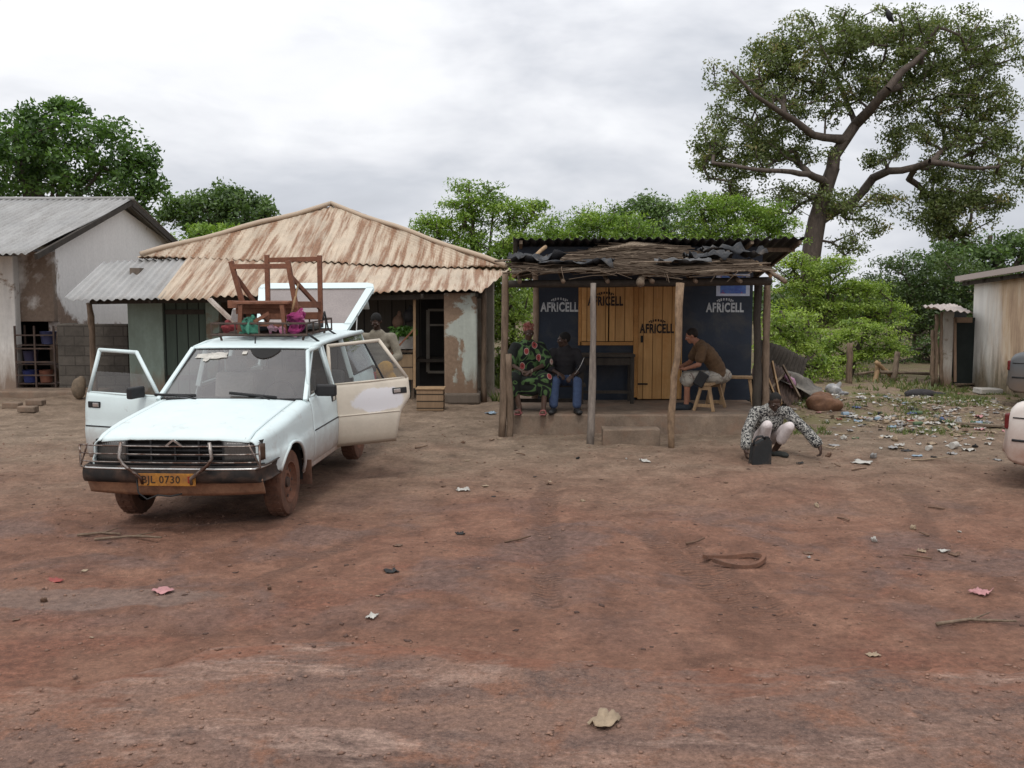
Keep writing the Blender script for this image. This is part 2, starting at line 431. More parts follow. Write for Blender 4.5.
def road_mat():
    n = NT('worn_road'); v = n.vec()
    st = n.noise(n.vec((.45, 1.5, 1)), 1.2, 8, .7, .5); mid = n.noise(v, 2.8, 8, .7, .4); fine = n.noise(v, 26, 8, .8); grit = n.noise(v, 95, 3, .7)
    col = n.ramp(st, [(.32, (0.1178, 0.0759, 0.0650)), (.48, (0.1920, 0.1173, 0.0941)), (.68, (0.2880, 0.1667, 0.1232))])
    col = n.mix(n.ramp(mid, [(.52, 0.0), (.63, .8)]), col, (0.2368, 0.1127, 0.0762))
    col = n.mix(n.ramp(n.noise(n.vec((.6, 1.6, 1), loc=(4,2,0)), 1.1, 9, .72, .3), [(.54, 0.0), (.66, .75)]), col, (0.4480, 0.3047, 0.2464))
    col = n.mix(n.ramp(n.noise(v, 1.4, 9, .75, .6), [(.55, 0.0), (.64, .6)]), col, (0.0896, 0.0644, 0.0582))
    col = n.mix(.8, col, n.ramp(fine, [(.32, .42), (.68, 1.55)]), 'MULTIPLY')
    col = n.mix(.5, col, n.ramp(n.noise(v, 60, 5, .8), [(.34, .45), (.66, 1.5)]), 'MULTIPLY')
    col = n.mix(n.ramp(grit, [(.62, 0.0), (.72, .6)]), col, (0.5120, 0.3680, 0.3024))
    at_ = n.n('ShaderNodeAttribute', attribute_name='tint'); q = n.math('ADD', at_.outputs['Fac'], n.math('MULTIPLY', n.math('SUBTRACT', n.noise(n.vec((.7, 1.6, 1)), 1.7, 8, .7, .5), .5), 2.4))
    col = n.mix(n.ramp(q, [(-.02, 1.0), (.36, 0.0)]) if False else n.ramp(q, [(.0, 1.0), (.34, 0.0)]), col, n.mix(.8, n.ramp(mid, [(.3, (.15, .066, .045)), (.7, (.29, .135, .095))]), n.ramp(fine, [(.3, .45), (.7, 1.5)]), 'MULTIPLY'))
    n.bump(n.math('ADD', n.math('MULTIPLY', fine, .6), n.math('MULTIPLY', grit, .4)), .8, .03)
    hs = n.n('ShaderNodeHueSaturation'); hs.inputs['Hue'].default_value = .505; hs.inputs['Saturation'].default_value = 1.02; hs.inputs['Value'].default_value = .95; n.l(col, hs.inputs['Color']); col = hs.outputs[0]
    return n.set(col, .93, 0, .2)
xr = np.concatenate([-np.geomspace(9, 160, 20)[::-1], np.arange(-8.97, 9, .03), np.geomspace(9, 160, 20)])
tr = np.concatenate([np.linspace(0, .25, 8)[:-1], np.linspace(.25, 1, 90)])
XR, TR = np.meshgrid(xr, tr)
YR = -3.5 + TR*(road_edge(XR)+3.5); ZR = gh(XR, YR) + .010 - .02*np.clip((TR-.985)/.015, 0, 1) - .012*np.clip(vnoise(XR*2.3, YR*2.3+40)-.18, 0, 1)*4
ir = np.arange(XR.size).reshape(XR.shape)
FR = np.stack([ir[:-1,:-1], ir[:-1,1:], ir[1:,1:], ir[1:,:-1]], -1).reshape(-1, 4)
tag(npmesh('road', np.stack([XR, YR, ZR], -1).reshape(-1, 3), FR, road_mat(), smooth=True, col=np.clip((road_edge(XR)-YR)/1.1, 0, 1).ravel()), 'worn grey brown road surface with a ragged broken edge', None, None, 'structure')

# ---------- shared materials ----------
def corr_mat(name, base, rust, amt, streak=(9, .55), lo=.42, hi=.62):
    n = NT(name); v = n.vec((streak[0], streak[1], 1), 'UV')
    s1 = n.noise(v, 1.0, 7, .7, .15); s2 = n.noise(n.vec((1.1, .8, 1), 'UV'), 1.2, 6, .65); fi = n.noise(n.vec((30, 6, 1), 'UV'), 2, 5, .7)
    col = n.ramp(s2, [(.3, tuple(x*.72 for x in base)), (.7, tuple(x*1.12 for x in base))])
    m = n.math('ADD', n.math('MULTIPLY', s1, .80), n.math('MULTIPLY', s2, .20))
    r = n.ramp(m, [(lo, 0.0), (hi, amt)])
    col = n.mix(r, col, n.ramp(fi, [(.3, tuple(x*.55 for x in rust)), (.7, tuple(x*1.25 for x in rust))]))
    col = n.mix(.35, col, n.ramp(fi, [(.3, .6), (.7, 1.3)]), 'MULTIPLY')
    n.bump(fi, .15, .01)
    return n.set(col, .62, 0, .35)
M = {}
M['rust_roof'] = corr_mat('rusty_sheet', (.52, .425, .32), (.235, .115, .058), .92, (5.2, .30), .46, .56)
M['grey_roof'] = corr_mat('galvanised_sheet', (.33, .325, .315), (.20, .165, .135), .6, (5, .3), .5, .72)
M['white_roof'] = corr_mat('grey_aged_sheet', (.35, .345, .335), (.235, .225, .21), .8, (3, .6), .42, .62)
M['black_sheet'] = corr_mat('dark_sheet', (.022, .023, .026), (.045, .035, .03), .6)
M['pink_sheet'] = corr_mat('weathered_sheet', (.50, .43, .40), (.26, .2, .17), .6)
M['wood'] = mat('grey_weathered_wood', (.20, .15, .105), (.09, .066, .048), 5, stretch=(3, 3, .5), bump=.5, bscale=30)
M['pole'] = mat('bark_stripped_pole', (.21, .15, .105), (.10, .07, .048), 6, stretch=(2.5, 2.5, .6), bump=.6, bscale=22, bdist=.02)
M['redwood'] = mat('red_brown_timber', (.21, .088, .05), (.12, .05, .03), 5, stretch=(2, 2, 2), bump=.3, rough=.7)
M['palewood'] = mat('pale_raw_timber', (.36, .24, .13), (.22, .14, .08), 6, stretch=(2, 2, .7), bump=.3)
M['darkwood'] = mat('dark_old_timber', (.055, .045, .036), (.03, .025, .02), 5, stretch=(2, 2, .6), bump=.4)
M['dark'] = mat('near_black', (.022, .021, .02), rough=.9)  # plain near-black for recess backs, liners and interior parts
M['black'] = mat('black_plastic', (.02, .02, .021), rough=.55, bump=.1)
M['rubber'] = mat('rubber', (.03, .028, .027), rough=.85, dirt=(.16, .085, .055), dscale=6, dlo=.45, dhi=.7)
M['mudrubber'] = mat('mud_caked_rubber', (.16, .078, .05), (.075, .042, .03), 7, rough=.95, bump=.4)
M['mudmetal'] = mat('mud_caked_steel', (.19, .085, .052), (.10, .05, .034), 9, rough=.9)
M['chrome'] = mat('worn_chrome', (.62, .62, .6), rough=.28, metal=.9, spec=.5, bump=.02, dirt=(.2, .12, .08), dscale=7, dlo=.55, dhi=.75)
M['steel'] = mat('rusty_steel', (.085, .052, .038), (.04, .03, .026), 12, rough=.7, bump=.3)
M['concrete'] = mat('dirty_concrete', (.22, .162, .118), (.115, .085, .063), 2.5, bump=.4, dirt=(.20, .12, .08), dscale=2, dlo=.5, dhi=.7)
M['block'] = None
def corr(name, pl0, pr0, pl1, pr1, material, parent, pitch=.15, amp=.022, nv=10, sheet=.85, seed=0, sag=.02, rag=.05, solid=.004):
    pl0, pr0, pl1, pr1 = (np.array(p, float) for p in (pl0, pr0, pl1, pr1))
    al = (pr0-pl0)/np.linalg.norm(pr0-pl0); sl_ = (pl1+pr1-pl0-pr0)/2; sl_ = sl_-al*np.dot(sl_, al); SLn = np.linalg.norm(sl_); sl_ = sl_/SLn
    nrm = np.cross(al, sl_); nrm /= np.linalg.norm(nrm)
    if nrm[2] < 0: nrm = -nrm
    L = np.linalg.norm(pr0-pl0); nu = int(L/pitch*7)
    r2 = np.random.default_rng(seed); rg = r2.normal(0, rag, 400); lift = r2.normal(0, .007, 400)
    def fn(u, v):
        A = pl0+(pl1-pl0)*v; B = pr0+(pr1-pr0)*v; P = A+(B-A)*u; s = float(np.dot(P-pl0, al)); k = int((s+50)/sheet)
        P = P + nrm*(amp*math.cos(2*math.pi*s/pitch) + lift[k % 400] + sag*float(vnoise(s*.45+seed, v*2)))
        if v == 0: P = P - sl_*(rg[k % 400] + .01*math.sin(s*9))
        fn.uv = (s, v*SLn); return P
    mb = MB(); vs = []; uv = []
    for j in range(nv+1):
        for i in range(nu+1):
            P = fn(i/nu, j/nv); vs.append(P); uv.append(fn.uv)
    fs = []; us = []
    for j in range(nv):
        for i in range(nu):
            a = j*(nu+1)+i; q = (a, a+1, a+nu+2, a+nu+1); fs.append(q); us.append([uv[k] for k in q])
    mb.add(vs, fs, us)
    return mb.build(name, material, parent, world=True, smooth=True, solid=solid)
def block_mat(name, c, m, sx=.42, sz=.21):
    n = NT(name); v = n.vec((1,1,1)); s = n.sep(v)
    cb = n.n('ShaderNodeCombineXYZ'); n.l(n.math('ADD', s[0], s[1]), cb.inputs[0]); n.l(s[2], cb.inputs[1])
    b = n.n('ShaderNodeTexBrick'); n.l(cb.outputs[0], b.inputs['Vector']); b.inputs['Scale'].default_value = 1
    b.inputs['Brick Width'].default_value = sx; b.inputs['Row Height'].default_value = sz; b.inputs['Mortar Size'].default_value = .012
    b.inputs['Color1'].default_value = (*c, 1); b.inputs['Color2'].default_value = (*[x*.75 for x in c], 1); b.inputs['Mortar'].default_value = (*m, 1)
    f = n.noise(v, 7, 8, .75); d = n.noise(v, 1.4, 6, .7)
    col = n.mix(.6, b.outputs[0], n.ramp(f, [(.25, .5), (.75, 1.4)]), 'MULTIPLY')
    col = n.mix(n.ramp(d, [(.5, 0.0), (.65, .7)]), col, tuple(x*.45 for x in c))
    n.bump(n.math('ADD', n.math('MULTIPLY', b.outputs[1], -.6), n.math('MULTIPLY', f, .5)), .6, .02)
    return n.set(col, .92, 0, .2)
def plaster(name, white, under, lo, hi, ps=1.2, stain=None, zlo=None, streak=.5):
    n = NT(name); v = n.vec(); f = n.noise(v, 14, 8, .7); s = n.noise(n.vec((2.2, 2.2, .35)), 2.2, 7, .7)
    col = n.mix(streak, white, n.ramp(s, [(.3, .55), (.68, 1.05)]), 'MULTIPLY')
    col = n.mix(.3, col, n.ramp(f, [(.3, .7), (.7, 1.2)]), 'MULTIPLY')
    z = n.sep(v)[2]
    if stain is not None:
        m = n.ramp(n.noise(n.vec((1, 1, .4)), 1.3, 7, .65), [(.46, 0.0), (.6, .85)])
        col = n.mix(m, col, stain)
    p = n.noise(v, ps, 7, .62, .3)
    col = n.mix(n.ramp(p, [(lo, 0.0), (hi, 1.0)]), col, n.mix(.5, under, n.ramp(f, [(.3, .5), (.7, 1.4)]), 'MULTIPLY'))
    if zlo is not None:   # mud splashed up the foot of the wall
        zz = n.math('ADD', z, n.math('MULTIPLY', n.math('SUBTRACT', s, .5), 1.6))
        col = n.mix(n.ramp(n.math('DIVIDE', zz, zlo*2), [(.1, .9), (.6, 0.0)]), col, zlo_col)
    n.bump(n.math('ADD', n.math('MULTIPLY', f, .4), n.math('MULTIPLY', n.ramp(p, [(lo, 1.0), (hi, 0.0)]), .6)), .4, .02)
    return n.set(col, .9, 0, .2)
zlo_col = (.19, .125, .085)
def pole(mb, pts, r0, r1, wob=.015, seg=8, n=9):
    pts = [Vector(p) for p in pts]; out = []; rs = []
    for i in range(n):
        t = i/(n-1)*(len(pts)-1); k = min(int(t), len(pts)-2); p = pts[k].lerp(pts[k+1], t-k)
        out.append(p+Vector((random.uniform(-wob, wob), random.uniform(-wob, wob), 0))); rs.append(lerp(r0, r1, i/(n-1))*random.uniform(.88, 1.14))
    return mb.tube(out, rs, seg)
def plank_mat(name, c, pw, dark, axis=0, lines=.012, dirt=None):
    n = NT(name); v = n.vec(); s = n.sep(v)[axis]
    f = n.math('FRACT', n.math('DIVIDE', n.math('ADD', s, 50), pw))
    k = n.n('ShaderNodeTexWhiteNoise', noise_dimensions='1D'); n.l(n.math('FLOOR', n.math('DIVIDE', n.math('ADD', s, 50), pw)), k.inputs['W'])
    g = n.noise(n.vec((8, 8, .7)), 3, 7, .7)
    col = n.mix(.5, c, n.ramp(g, [(.3, .6), (.7, 1.25)]), 'MULTIPLY')
    col = n.mix(.35, col, n.ramp(k.outputs[0], [(0, .6), (1, 1.25)]), 'MULTIPLY')
    if dirt is not None: col = n.mix(n.ramp(n.noise(v, 1.7, 7, .7), [(.5, 0.0), (.66, .75)]), col, dirt)
    gap = n.math('LESS_THAN', n.math('ABSOLUTE', n.math('SUBTRACT', f, .5)), .5-lines/pw)
    col = n.mix(gap, dark, col)
    n.bump(n.math('ADD', n.math('MULTIPLY', gap, .8), n.math('MULTIPLY', g, .3)), .5, .02)
    return n.set(col, .8, 0, .25)

# ================= white gabled house, far left =================
wh = thing('white_house', 'white plastered house with grey corrugated gable roof and stained end wall', 'house', (-13, 25, 0))
pw_ = plaster('white_plaster', (.82, .80, .77), (.26, .19, .145), .57, .61, .45, zlo=1.0, streak=.14)
pst = plaster('stained_plaster', (.66, .63, .59), (.20, .15, .115), .50, .56, .42, zlo=.6)
GX = -10.05
mb = MB()   # gable wall facing right: pentagon with thickness
mb.prism([(22.2, 0), (29.9, 0), (29.9, 3.5), (26, 4.32), (22.2, 3.12)], GX-.22, GX, 'x'); mb.build('gable_wall', pw_, wh, world=True, bevel=.02)
mb = MB(); x0 = at(58, 0, 22)[0]; xl = at(18, 0, 22)[0]
mb.bounds((xl-.3, 22.0, 1.55), (GX-.001, 22.2, 3.08)); mb.bounds((-16, 22.0, 0), (xl-.05, 22.2, 3.05)); mb.build('front_wall', pst, wh, world=True, bevel=.015)
mb = MB(); mb.bounds((-16.4, 29.7, 0), (GX-.23, 29.9, 3.4)); mb.bounds((-16.4, 22.21, 0), (-16.2, 29.69, 3.05)); mb.build('back_wall', pw_, wh, world=True)
mb = MB(); mb.bounds((-16, 21.75, 0), (at(16, 0, 21.75)[0], 21.998, 2.98)); mb.build('porch_wall', plaster('porch_plaster', (.76, .73, .68), (.30, .22, .16), .63, .67, 1.2, zlo=.9), wh, world=True, bevel=.02)
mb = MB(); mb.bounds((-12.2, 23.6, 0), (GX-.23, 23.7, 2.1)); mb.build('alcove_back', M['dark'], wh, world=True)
bm_ = block_mat('cement_block', (.105, .092, .078), (.06, .052, .045))  # block colour darkened for soot and for the shade on the wall
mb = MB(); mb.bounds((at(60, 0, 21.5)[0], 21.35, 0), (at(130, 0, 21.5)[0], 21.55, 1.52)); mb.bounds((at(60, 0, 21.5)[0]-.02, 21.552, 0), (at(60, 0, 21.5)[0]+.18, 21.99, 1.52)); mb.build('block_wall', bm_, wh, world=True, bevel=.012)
mb = MB(); mb.bounds((-10.75, 20.6, -.05), (-8.55, 21.34, .16)); mb.build('step', M['concrete'], wh, world=True, bevel=.03)
# roof: two slopes
RYe, RYr = 20.6, 26.0; xr_ = -9.72
corr('roof_slope', (-17.5, RYe, 2.98), (xr_-.15, RYe, 2.98), (-17.5, RYr, 4.54), (xr_, RYr, 4.54), M['white_roof'], wh, seed=3)
corr('roof_slope', (xr_-.02, 30.6, 3.28), (-17.5, 30.6, 3.28), (xr_, RYr+.02, 4.535), (-17.5, RYr+.02, 4.535), M['grey_roof'], wh, seed=4)
mb = MB(); mb.tube([(-17.5, 26, 4.57), (-12, 26, 4.55), (xr_+.02, 26, 4.56)], .05, 8); mb.build('ridge_cap', M['white_roof'], wh, world=True, smooth=True)
mb = MB()
for (a, b) in (((xr_-.06, 20.7, 2.93), (xr_-.06, 26, 4.45)), ((xr_-.06, 30.5, 3.23), (xr_-.06, 26, 4.45))): mb.beam(a, b, .06, .12)
mb.build('barge_rafter', M['darkwood'], wh, world=True)
mb = MB(); pole(mb, [(at(93, 0, 20.3)[0], 20.3, 0), at(92, 330, 20.3), at(90, 303, 20.3)], .075, .06, .02); 
post_l = mb  # belongs to the middle house porch
rk = thing('metal_rack', 'rusty barred metal rack in the alcove of the white house', 'rack', (at(38, 0, 21.8)[0], 21.82, .05))
mb = MB(); wdt = .84
for i in range(5): mb.beam((-wdt/2, -.2, .06+i*.29), (wdt/2, -.2, .06+i*.29), .03)
for x in (-wdt/2, 0, wdt/2): mb.beam((x, -.2, 0), (x, -.2, 1.42), .035)
for x in (-wdt/2, wdt/2): mb.beam((x, .25, 0), (x, .25, 1.42), .035)
mb.build('frame', M['steel'], rk)
for i in range(3):
    m2 = MB(); m2.box((0, .03, .16+i*.42), (wdt, .42, .015)); m2.build('shelf', M['steel'], rk)
for nm, c, x, z, r, lab in (('plastic_bucket', (.03, .04, .14), -.22, .18, .17, 'dark blue plastic bucket on the bottom shelf of the barred rack'), ('plastic_bucket', (.05, .055, .12), .2, 1.02, .17, 'dark grey plastic bucket on the top shelf of the barred rack'), ('clay_pot', (.24, .10, .065), .12, .18, .15, 'red clay pot on the bottom shelf of the barred rack'), ('plastic_bucket', (.03, .028, .06), -.2, .6, .16, 'blackish violet bucket on the middle shelf of the barred rack')):
    m2 = MB(); m2.lathe([(r*.8, 0), (r, .26), (r*1.06, .27), (r*.94, .262), (r*.75, .02)], (rk.location.x+x, 21.84, .05+z), 'z', 18, cap=True)
    tag(m2.build(nm, mat('bucket_'+lab[:9], c, rough=.5), None, smooth=40), lab, 'pot' if 'pot' in nm else 'bucket')

# ================= middle shop house with rusty hipped roof =================
sh = thing('shop_house', 'mud brick shop house under a rusty hipped corrugated roof', 'house', (-4.5, 22, 0))
EY, MY, AY = 19.4, 21.5, 24.6
sp0 = at(62, 300, EY); sp1 = at(482, 291, EY); t0 = at(103, 262, MY); t1 = at(509, 271, MY); apex = at(325, 206, AY)
# lower porch course: grey sheets at the left, rusty ones to the right
g1 = at(162, 299, EY); g1t = at(190, 258, MY)
corr('porch_roof', sp0, g1, t0, g1t, M['grey_roof'], sh, seed=11, rag=.07)
corr('porch_roof', (g1[0]-.06, g1[1]-.01, g1[2]+.022), sp1, (g1t[0]-.06, g1t[1], g1t[2]+.03), (t1[0], t1[1], t1[2]+.02), M['rust_roof'], sh, seed=12, rag=.07)
mw = at(141, 262, MY-.1); mr = at(506, 272, MY-.1)
mwz = (mw[0], mw[1], g1t[2]+.03); mrz = (mr[0], mr[1], t1[2]+.07)
corr('roof_slope', mwz, mrz, (apex[0]-.05, apex[1], apex[2]), (apex[0]+.35, apex[1], apex[2]), M['rust_roof'], sh, seed=13, nv=24, rag=.03)
by = 28.2
corr('roof_slope', mrz, (mr[0]+.1, by, mrz[2]-.1), (apex[0]+.35, AY-.02, apex[2]), (apex[0]+.35, AY+.6, apex[2]), M['rust_roof'], sh, seed=14, nv=24)
corr('roof_slope', (mw[0], by, mwz[2]), mwz, (apex[0]-.05, AY+.6, apex[2]), (apex[0]-.05, AY-.02, apex[2]), M['rust_roof'], sh, seed=15, nv=24)
corr('roof_slope', (mr[0]+.1, by, mrz[2]-.1), (mw[0], by, mwz[2]), (apex[0]+.35, AY+.6, apex[2]), (apex[0]-.05, AY+.6, apex[2]), M['rust_roof'], sh, seed=16, nv=24)
ap = Vector(apex)
for a in (mrz, mwz):
    m2 = MB(); A = Vector(a)+Vector((0,0,.05)); m2.tube([A.lerp(ap+Vector((.15, 0, .05)), t)+Vector((0, 0, .02*math.sin(t*14))) for t in [i/10 for i in range(11)]], .055, 7); m2.build('hip_cap', M['rust_roof'], sh, world=True, smooth=True)
gw = plaster('green_plaster', (.25, .31, .265), (.20, .16, .115), .58, .64, 1.1, stain=(.17, .205, .17), zlo=.55)
gxa, gxb = at(128, 0, 20.5)[0], at(212, 0, 20.5)[0]; dxa, dxb = at(163, 0, 20.5)[0], at(206, 0, 20.5)[0]
mb = MB(); mb.bounds((gxa, 20.5, 0), (dxa, 20.7, 2.42)); mb.bounds((dxb, 20.5, 0), (gxb+.15, 20.7, 2.42)); mb.bounds((dxa, 20.5, 2.2), (dxb, 20.7, 2.42)); mb.build('front_wall', gw, sh, world=True, bevel=.015)
mb = MB(); mb.bounds((dxa+.01, 20.56, .02), (dxb-.01, 20.62, 2.19)); d_ = mb.build('door', plank_mat('green_planks', (.075, .10, .08), .23, (.012, .015, .013)), sh, world=True)
for z in (.4, 1.75): mb = MB(); mb.bounds((dxa+.04, 20.535, z), (dxb-.04, 20.559, z+.1)); mb.build('batten', M['darkwood'], d_, world=True)
mud = plaster('mud_wall', (.155, .125, .10), (.10, .078, .06), .5, .6, 1.4)
mb = MB(); mb.bounds((gxa, 20.71, 0), (gxa+.2, 28, 2.7)); mb.bounds((gxa+.21, 27.8, 0), (-.75, 28, 2.7)); mb.bounds((-.75, 21.71, 0), (-.55, 28, 2.5)); mb.build('side_wall', mud, sh, world=True)
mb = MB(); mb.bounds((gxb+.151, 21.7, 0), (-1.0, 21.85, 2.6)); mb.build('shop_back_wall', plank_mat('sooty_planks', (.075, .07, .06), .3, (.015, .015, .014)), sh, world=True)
mb = MB(); mb.bounds((gxb+.02, 20.71, 0), (gxb+.15, 21.7, 2.5)); mb.build('partition', mud, sh, world=True)
pil = plaster('flaked_pillar', (.43, .46, .41), (.235, .165, .115), .47, .50, .9, zlo=.6)
pxa, pxb = at(444, 0, 19.7)[0], at(477, 0, 19.7)[0]
mb = MB(); mb.grid(lambda u, v: (0,0,0), 1, 1) if False else None
mb.bounds((pxa, 19.7, 0), (pxb, 20.15, 2.2)); mb.build('pillar', pil, sh, world=True, bevel=.03)
mb = MB(); mb.bounds((pxa-.04, 19.62, 0), (pxb+.06, 20.2, .22)); mb.build('pillar_foot', mud, sh, world=True, bevel=.04)
mb = MB(); mb.bounds((at(478, 0, 21.3)[0], 20.9, 0), (at(494, 0, 21.3)[0], 21.699, 2.45)); mb.build('corner_pier', plaster('pier_plaster', (.27, .235, .19), (.17, .13, .10), .5, .58, 1.3), sh, world=True, bevel=.02)
mb = MB(); pole(mb, [(pxb+.12, 19.95, 0), (pxb+.13, 19.95, 2.3)], .06, .05); mb.build('porch_post', M['pole'], sh, world=True, smooth=True)
post_l.build('porch_post', M['pole'], sh, world=True, smooth=True)
mb = MB(); mb.beam((sp0[0]+.4, 19.75, sp0[2]-.04), (pxb+.1, 19.8, sp1[2]-.10), .08, .1); mb.build('porch_beam', M['darkwood'], sh, world=True)
for i in range(8):
    x = lerp(sp0[0]+.6, pxb, i/7); mb = MB(); mb.beam((x, 19.5, 2.01+.02*i), (x, 21.4, 2.58), .05, .07); mb.build('rafter', M['darkwood'], sh, world=True)
# shop front furniture (dark cupboard with a glazed frame, counter, light post)
mb = MB(); mb.beam(at(414.5, 388, 19.9), at(414.5, 294, 19.9), .05); mb.build('light_post', M['palewood'], sh, world=True)
cb_ = thing('glass_cupboard', 'dark empty cupboard with grey framed opening beside the flaking pillar', 'cupboard', at(431, 405, 20.6)[:2]+(0,))
mb = MB(); a = at(418, 0, 20.6)[0]; b = at(445, 0, 20.6)[0]
mb.bounds((a, 20.9, 0), (b, 21.4, .75)); mb.bounds((a, 21.3, .8), (b, 21.4, 2.2)); mb.build('cabinet', M['dark'], cb_, world=True)
mb = MB(); mb.bounds((a-.05, 20.5, .77), (b, 21.3, .83)); mb.build('worktop', M['darkwood'], cb_, world=True)
mb = MB(); q = [at(428, 372, 20.7), at(428, 310, 20.7), at(446, 310, 20.7), at(446, 372, 20.7)]
for i in range(4): mb.beam(q[i], q[(i+1) % 4], .07, .05)
mb.beam(at(428, 325, 20.7), at(446, 325, 20.7), .04, .04); mb.build('frame', mat('grey_frame', (.16, .145, .12)), cb_, world=True)
bx = thing('wooden_box', 'low brown wooden box standing at the foot of the pillar', 'box', GG(430, 411))
mb = MB(); mb.box((0, .2, .2), (.5, .4, .4)); mb.build('body', plank_mat('box_boards', (.27, .18, .11), .13, (.05, .035, .022), 2), bx, bevel=.012); mb = MB(); mb.box((0, .2, .412), (.54, .44, .024)); mb.build('lid', M['palewood'], bx, bevel=.006)
st = thing('market_stall', 'rough plank stall with slanted brace inside the shop porch', 'stall', (at(400, 0, 20.2)[0], 20.2, 0))
mb = MB(); a = at(388, 0, 20.2)[0]; b = at(413, 0, 20.2)[0]
mb.bounds((a, 20.1, 1.0), (b, 20.6, 1.04)); mb.build('shelf', M['wood'], st, world=True)
mb = MB(); mb.bounds((a, 20.05, .45), (b, 20.098, .96)); mb.build('front_panel', plank_mat('tan_panel', (.27, .19, .115), .3, (.06, .04, .03), 2), st, world=True)
mb = MB(); mb.beam(at(389, 357, 19.95), at(415, 328, 19.95), .03, .13, (0, 1, 0)); mb.build('brace', M['redwood'], st, world=True)
for x in (a+.03, b-.03):
    mb = MB(); mb.bounds((x-.03, 20.3, 0), (x+.03, 20.36, 1.0)); mb.build('leg', M['wood'], st, world=True)
mb = MB(); mb.box((at(405, 0, 20.3)[0], 20.3, 1.19), (.36, .3, .26)); tag(mb.build('carton', mat('pale_carton', (.36, .345, .32)), None, bevel=.01), 'pale grey carton on the plank stall shelf', 'carton')

# ================= kiosk =================
ki = thing('phone_kiosk', 'dark blue and orange phone kiosk with a ragged reed mat awning', 'kiosk', (2.3, 17.5, 0))
KY = 17.5; PZ = .335
kxa, kxb = at(538, 0, KY)[0], at(752, 0, KY)[0]
navy = mat('navy_paint', (.017, .024, .038), (.011, .016, .026), 2, rough=.55, bump=.08, dirt=(.045, .043, .042), dscale=1.6, dlo=.5, dhi=.72)
orange = plank_mat('orange_planks', (.53, .30, .12), .165, (.17, .085, .03), lines=.007, dirt=(.40, .19, .06))
sxa, sxb = at(580, 0, KY)[0], at(634, 0, KY)[0]; dxa, dxb = at(636, 0, KY)[0], at(682, 0, KY)[0]
szb = at(600, 344, KY)[2]; szt = at(600, 286, KY)[2]; dzt = at(660, 286, KY)[2]
RZ = 3.06
mb = MB()
mb.bounds((kxa, KY, PZ), (sxa, KY+.06, RZ-.06)); mb.bounds((sxa, KY, PZ), (sxb, KY+.06, szb)); mb.bounds((sxa, KY, szt), (dxa, KY+.06, RZ-.06)); mb.bounds((sxb, KY, PZ), (dxa, KY+.06, szt)); mb.bounds((dxa, KY, dzt), (dxb, KY+.06, RZ-.06)); mb.bounds((dxb, KY, PZ), (kxb, KY+.06, RZ-.06))
mb.build('front_wall', navy, ki, world=True)
mb = MB(); mb.bounds((kxa, KY+.062, 0), (kxa+.06, 19.9, 2.6)); mb.bounds((kxb-.06, KY+.062, 0), (kxb, 19.9, 2.6)); mb.bounds((kxa+.061, 19.84, 0), (kxb-.061, 19.9, 2.55)); mb.build('side_wall', navy, ki, world=True)
def letter(px, py, Y, w, mt, parent, y_off=.006):
    p = at(px, py, Y-y_off)
    Mx = Matrix.Translation(p) @ Matrix.Rotation(math.pi/2, 4, 'X')
    t = text_mesh('lettering', 'AFRICELL', .22, Mx, mt, None, .002, .0075, 1.0)
    xs_ = [v.co.x for v in t.data.vertices]; k = w/(max(xs_)-min(xs_))
    t.data.transform(Matrix.Translation(p) @ Matrix.Diagonal((k, 1, 1, 1)) @ Matrix.Translation([-c for c in p]))
    t.data.transform(Matrix.Translation([-c for c in parent.matrix_basis.translation])) if parent.parent is None else t.data.transform(Matrix.Translation([-c for c in parent.parent.matrix_basis.translation]))
    t.parent = parent
    mb = MB()   # fan of dashes over the word
    for rr, nn in ((.08, 6), (.11, 8)):
        for i in range(nn):
            a = R(lerp(155, 25, i/(nn-1))); c = Vector((p[0]+math.cos(a)*rr*1.35, p[1]+.001, p[2]+.10+math.sin(a)*rr*.55))
            d = Vector((math.cos(a), 0, math.sin(a)))*.011
            mb.beam(c-d, c+d, .024, .004, (0, 1, 0))
    mb.build('emblem', mt, parent, world=True)
silver = mat('silver_paint', (.40, .41, .42), rough=.7, bump=.02, dirt=(.07, .085, .11), dscale=9, dlo=.52, dhi=.66); blk = mat('black_lettering', (.030, .024, .022), rough=.8, bump=.02, dirt=(.20, .10, .04), dscale=9, dlo=.58, dhi=.70)
fw = [o for o in ki.children if o.name.startswith('front_wall')][0]
letter(559.5, 307.5, KY, .66, silver, fw); letter(725, 308, KY, .66, silver, fw)
shu = thing_part = None
for i, (a, b) in enumerate(((sxa+.03, at(608.5, 0, KY)[0]-.012), (at(608.5, 0, KY)[0]+.012, sxb-.015))):
    mb = MB(); mb.bounds((a, KY-.035, szb+.05), (b, KY+.01, szt-.015)); s_ = mb.build('shutter', orange, ki, world=True, bevel=.004)
    if i == 1: letter(605.5, 301.5, KY-.035, .62, blk, s_)
mb = MB()
for (a, b) in (((sxa, KY-.03, szb-.02), (sxb, KY-.001, szb+.04)), ((sxa-.03, KY-.03, szb-.02), (sxa+.025, KY-.001, szt)), ((sxb-.01, KY-.05, PZ+.05), (dxa+.03, KY-.001, szt))): mb.bounds(a, b)
mb.build('window_frame', mat('orange_frame', (.42, .21, .07)), ki, world=True)
mb = MB(); mb.bounds((dxa+.035, KY-.03, PZ+.02), (dxb, KY+.01, dzt-.01)); dr = mb.build('door', orange, ki, world=True, bevel=.004)
letter(657, 329, KY-.03, .60, blk, dr)
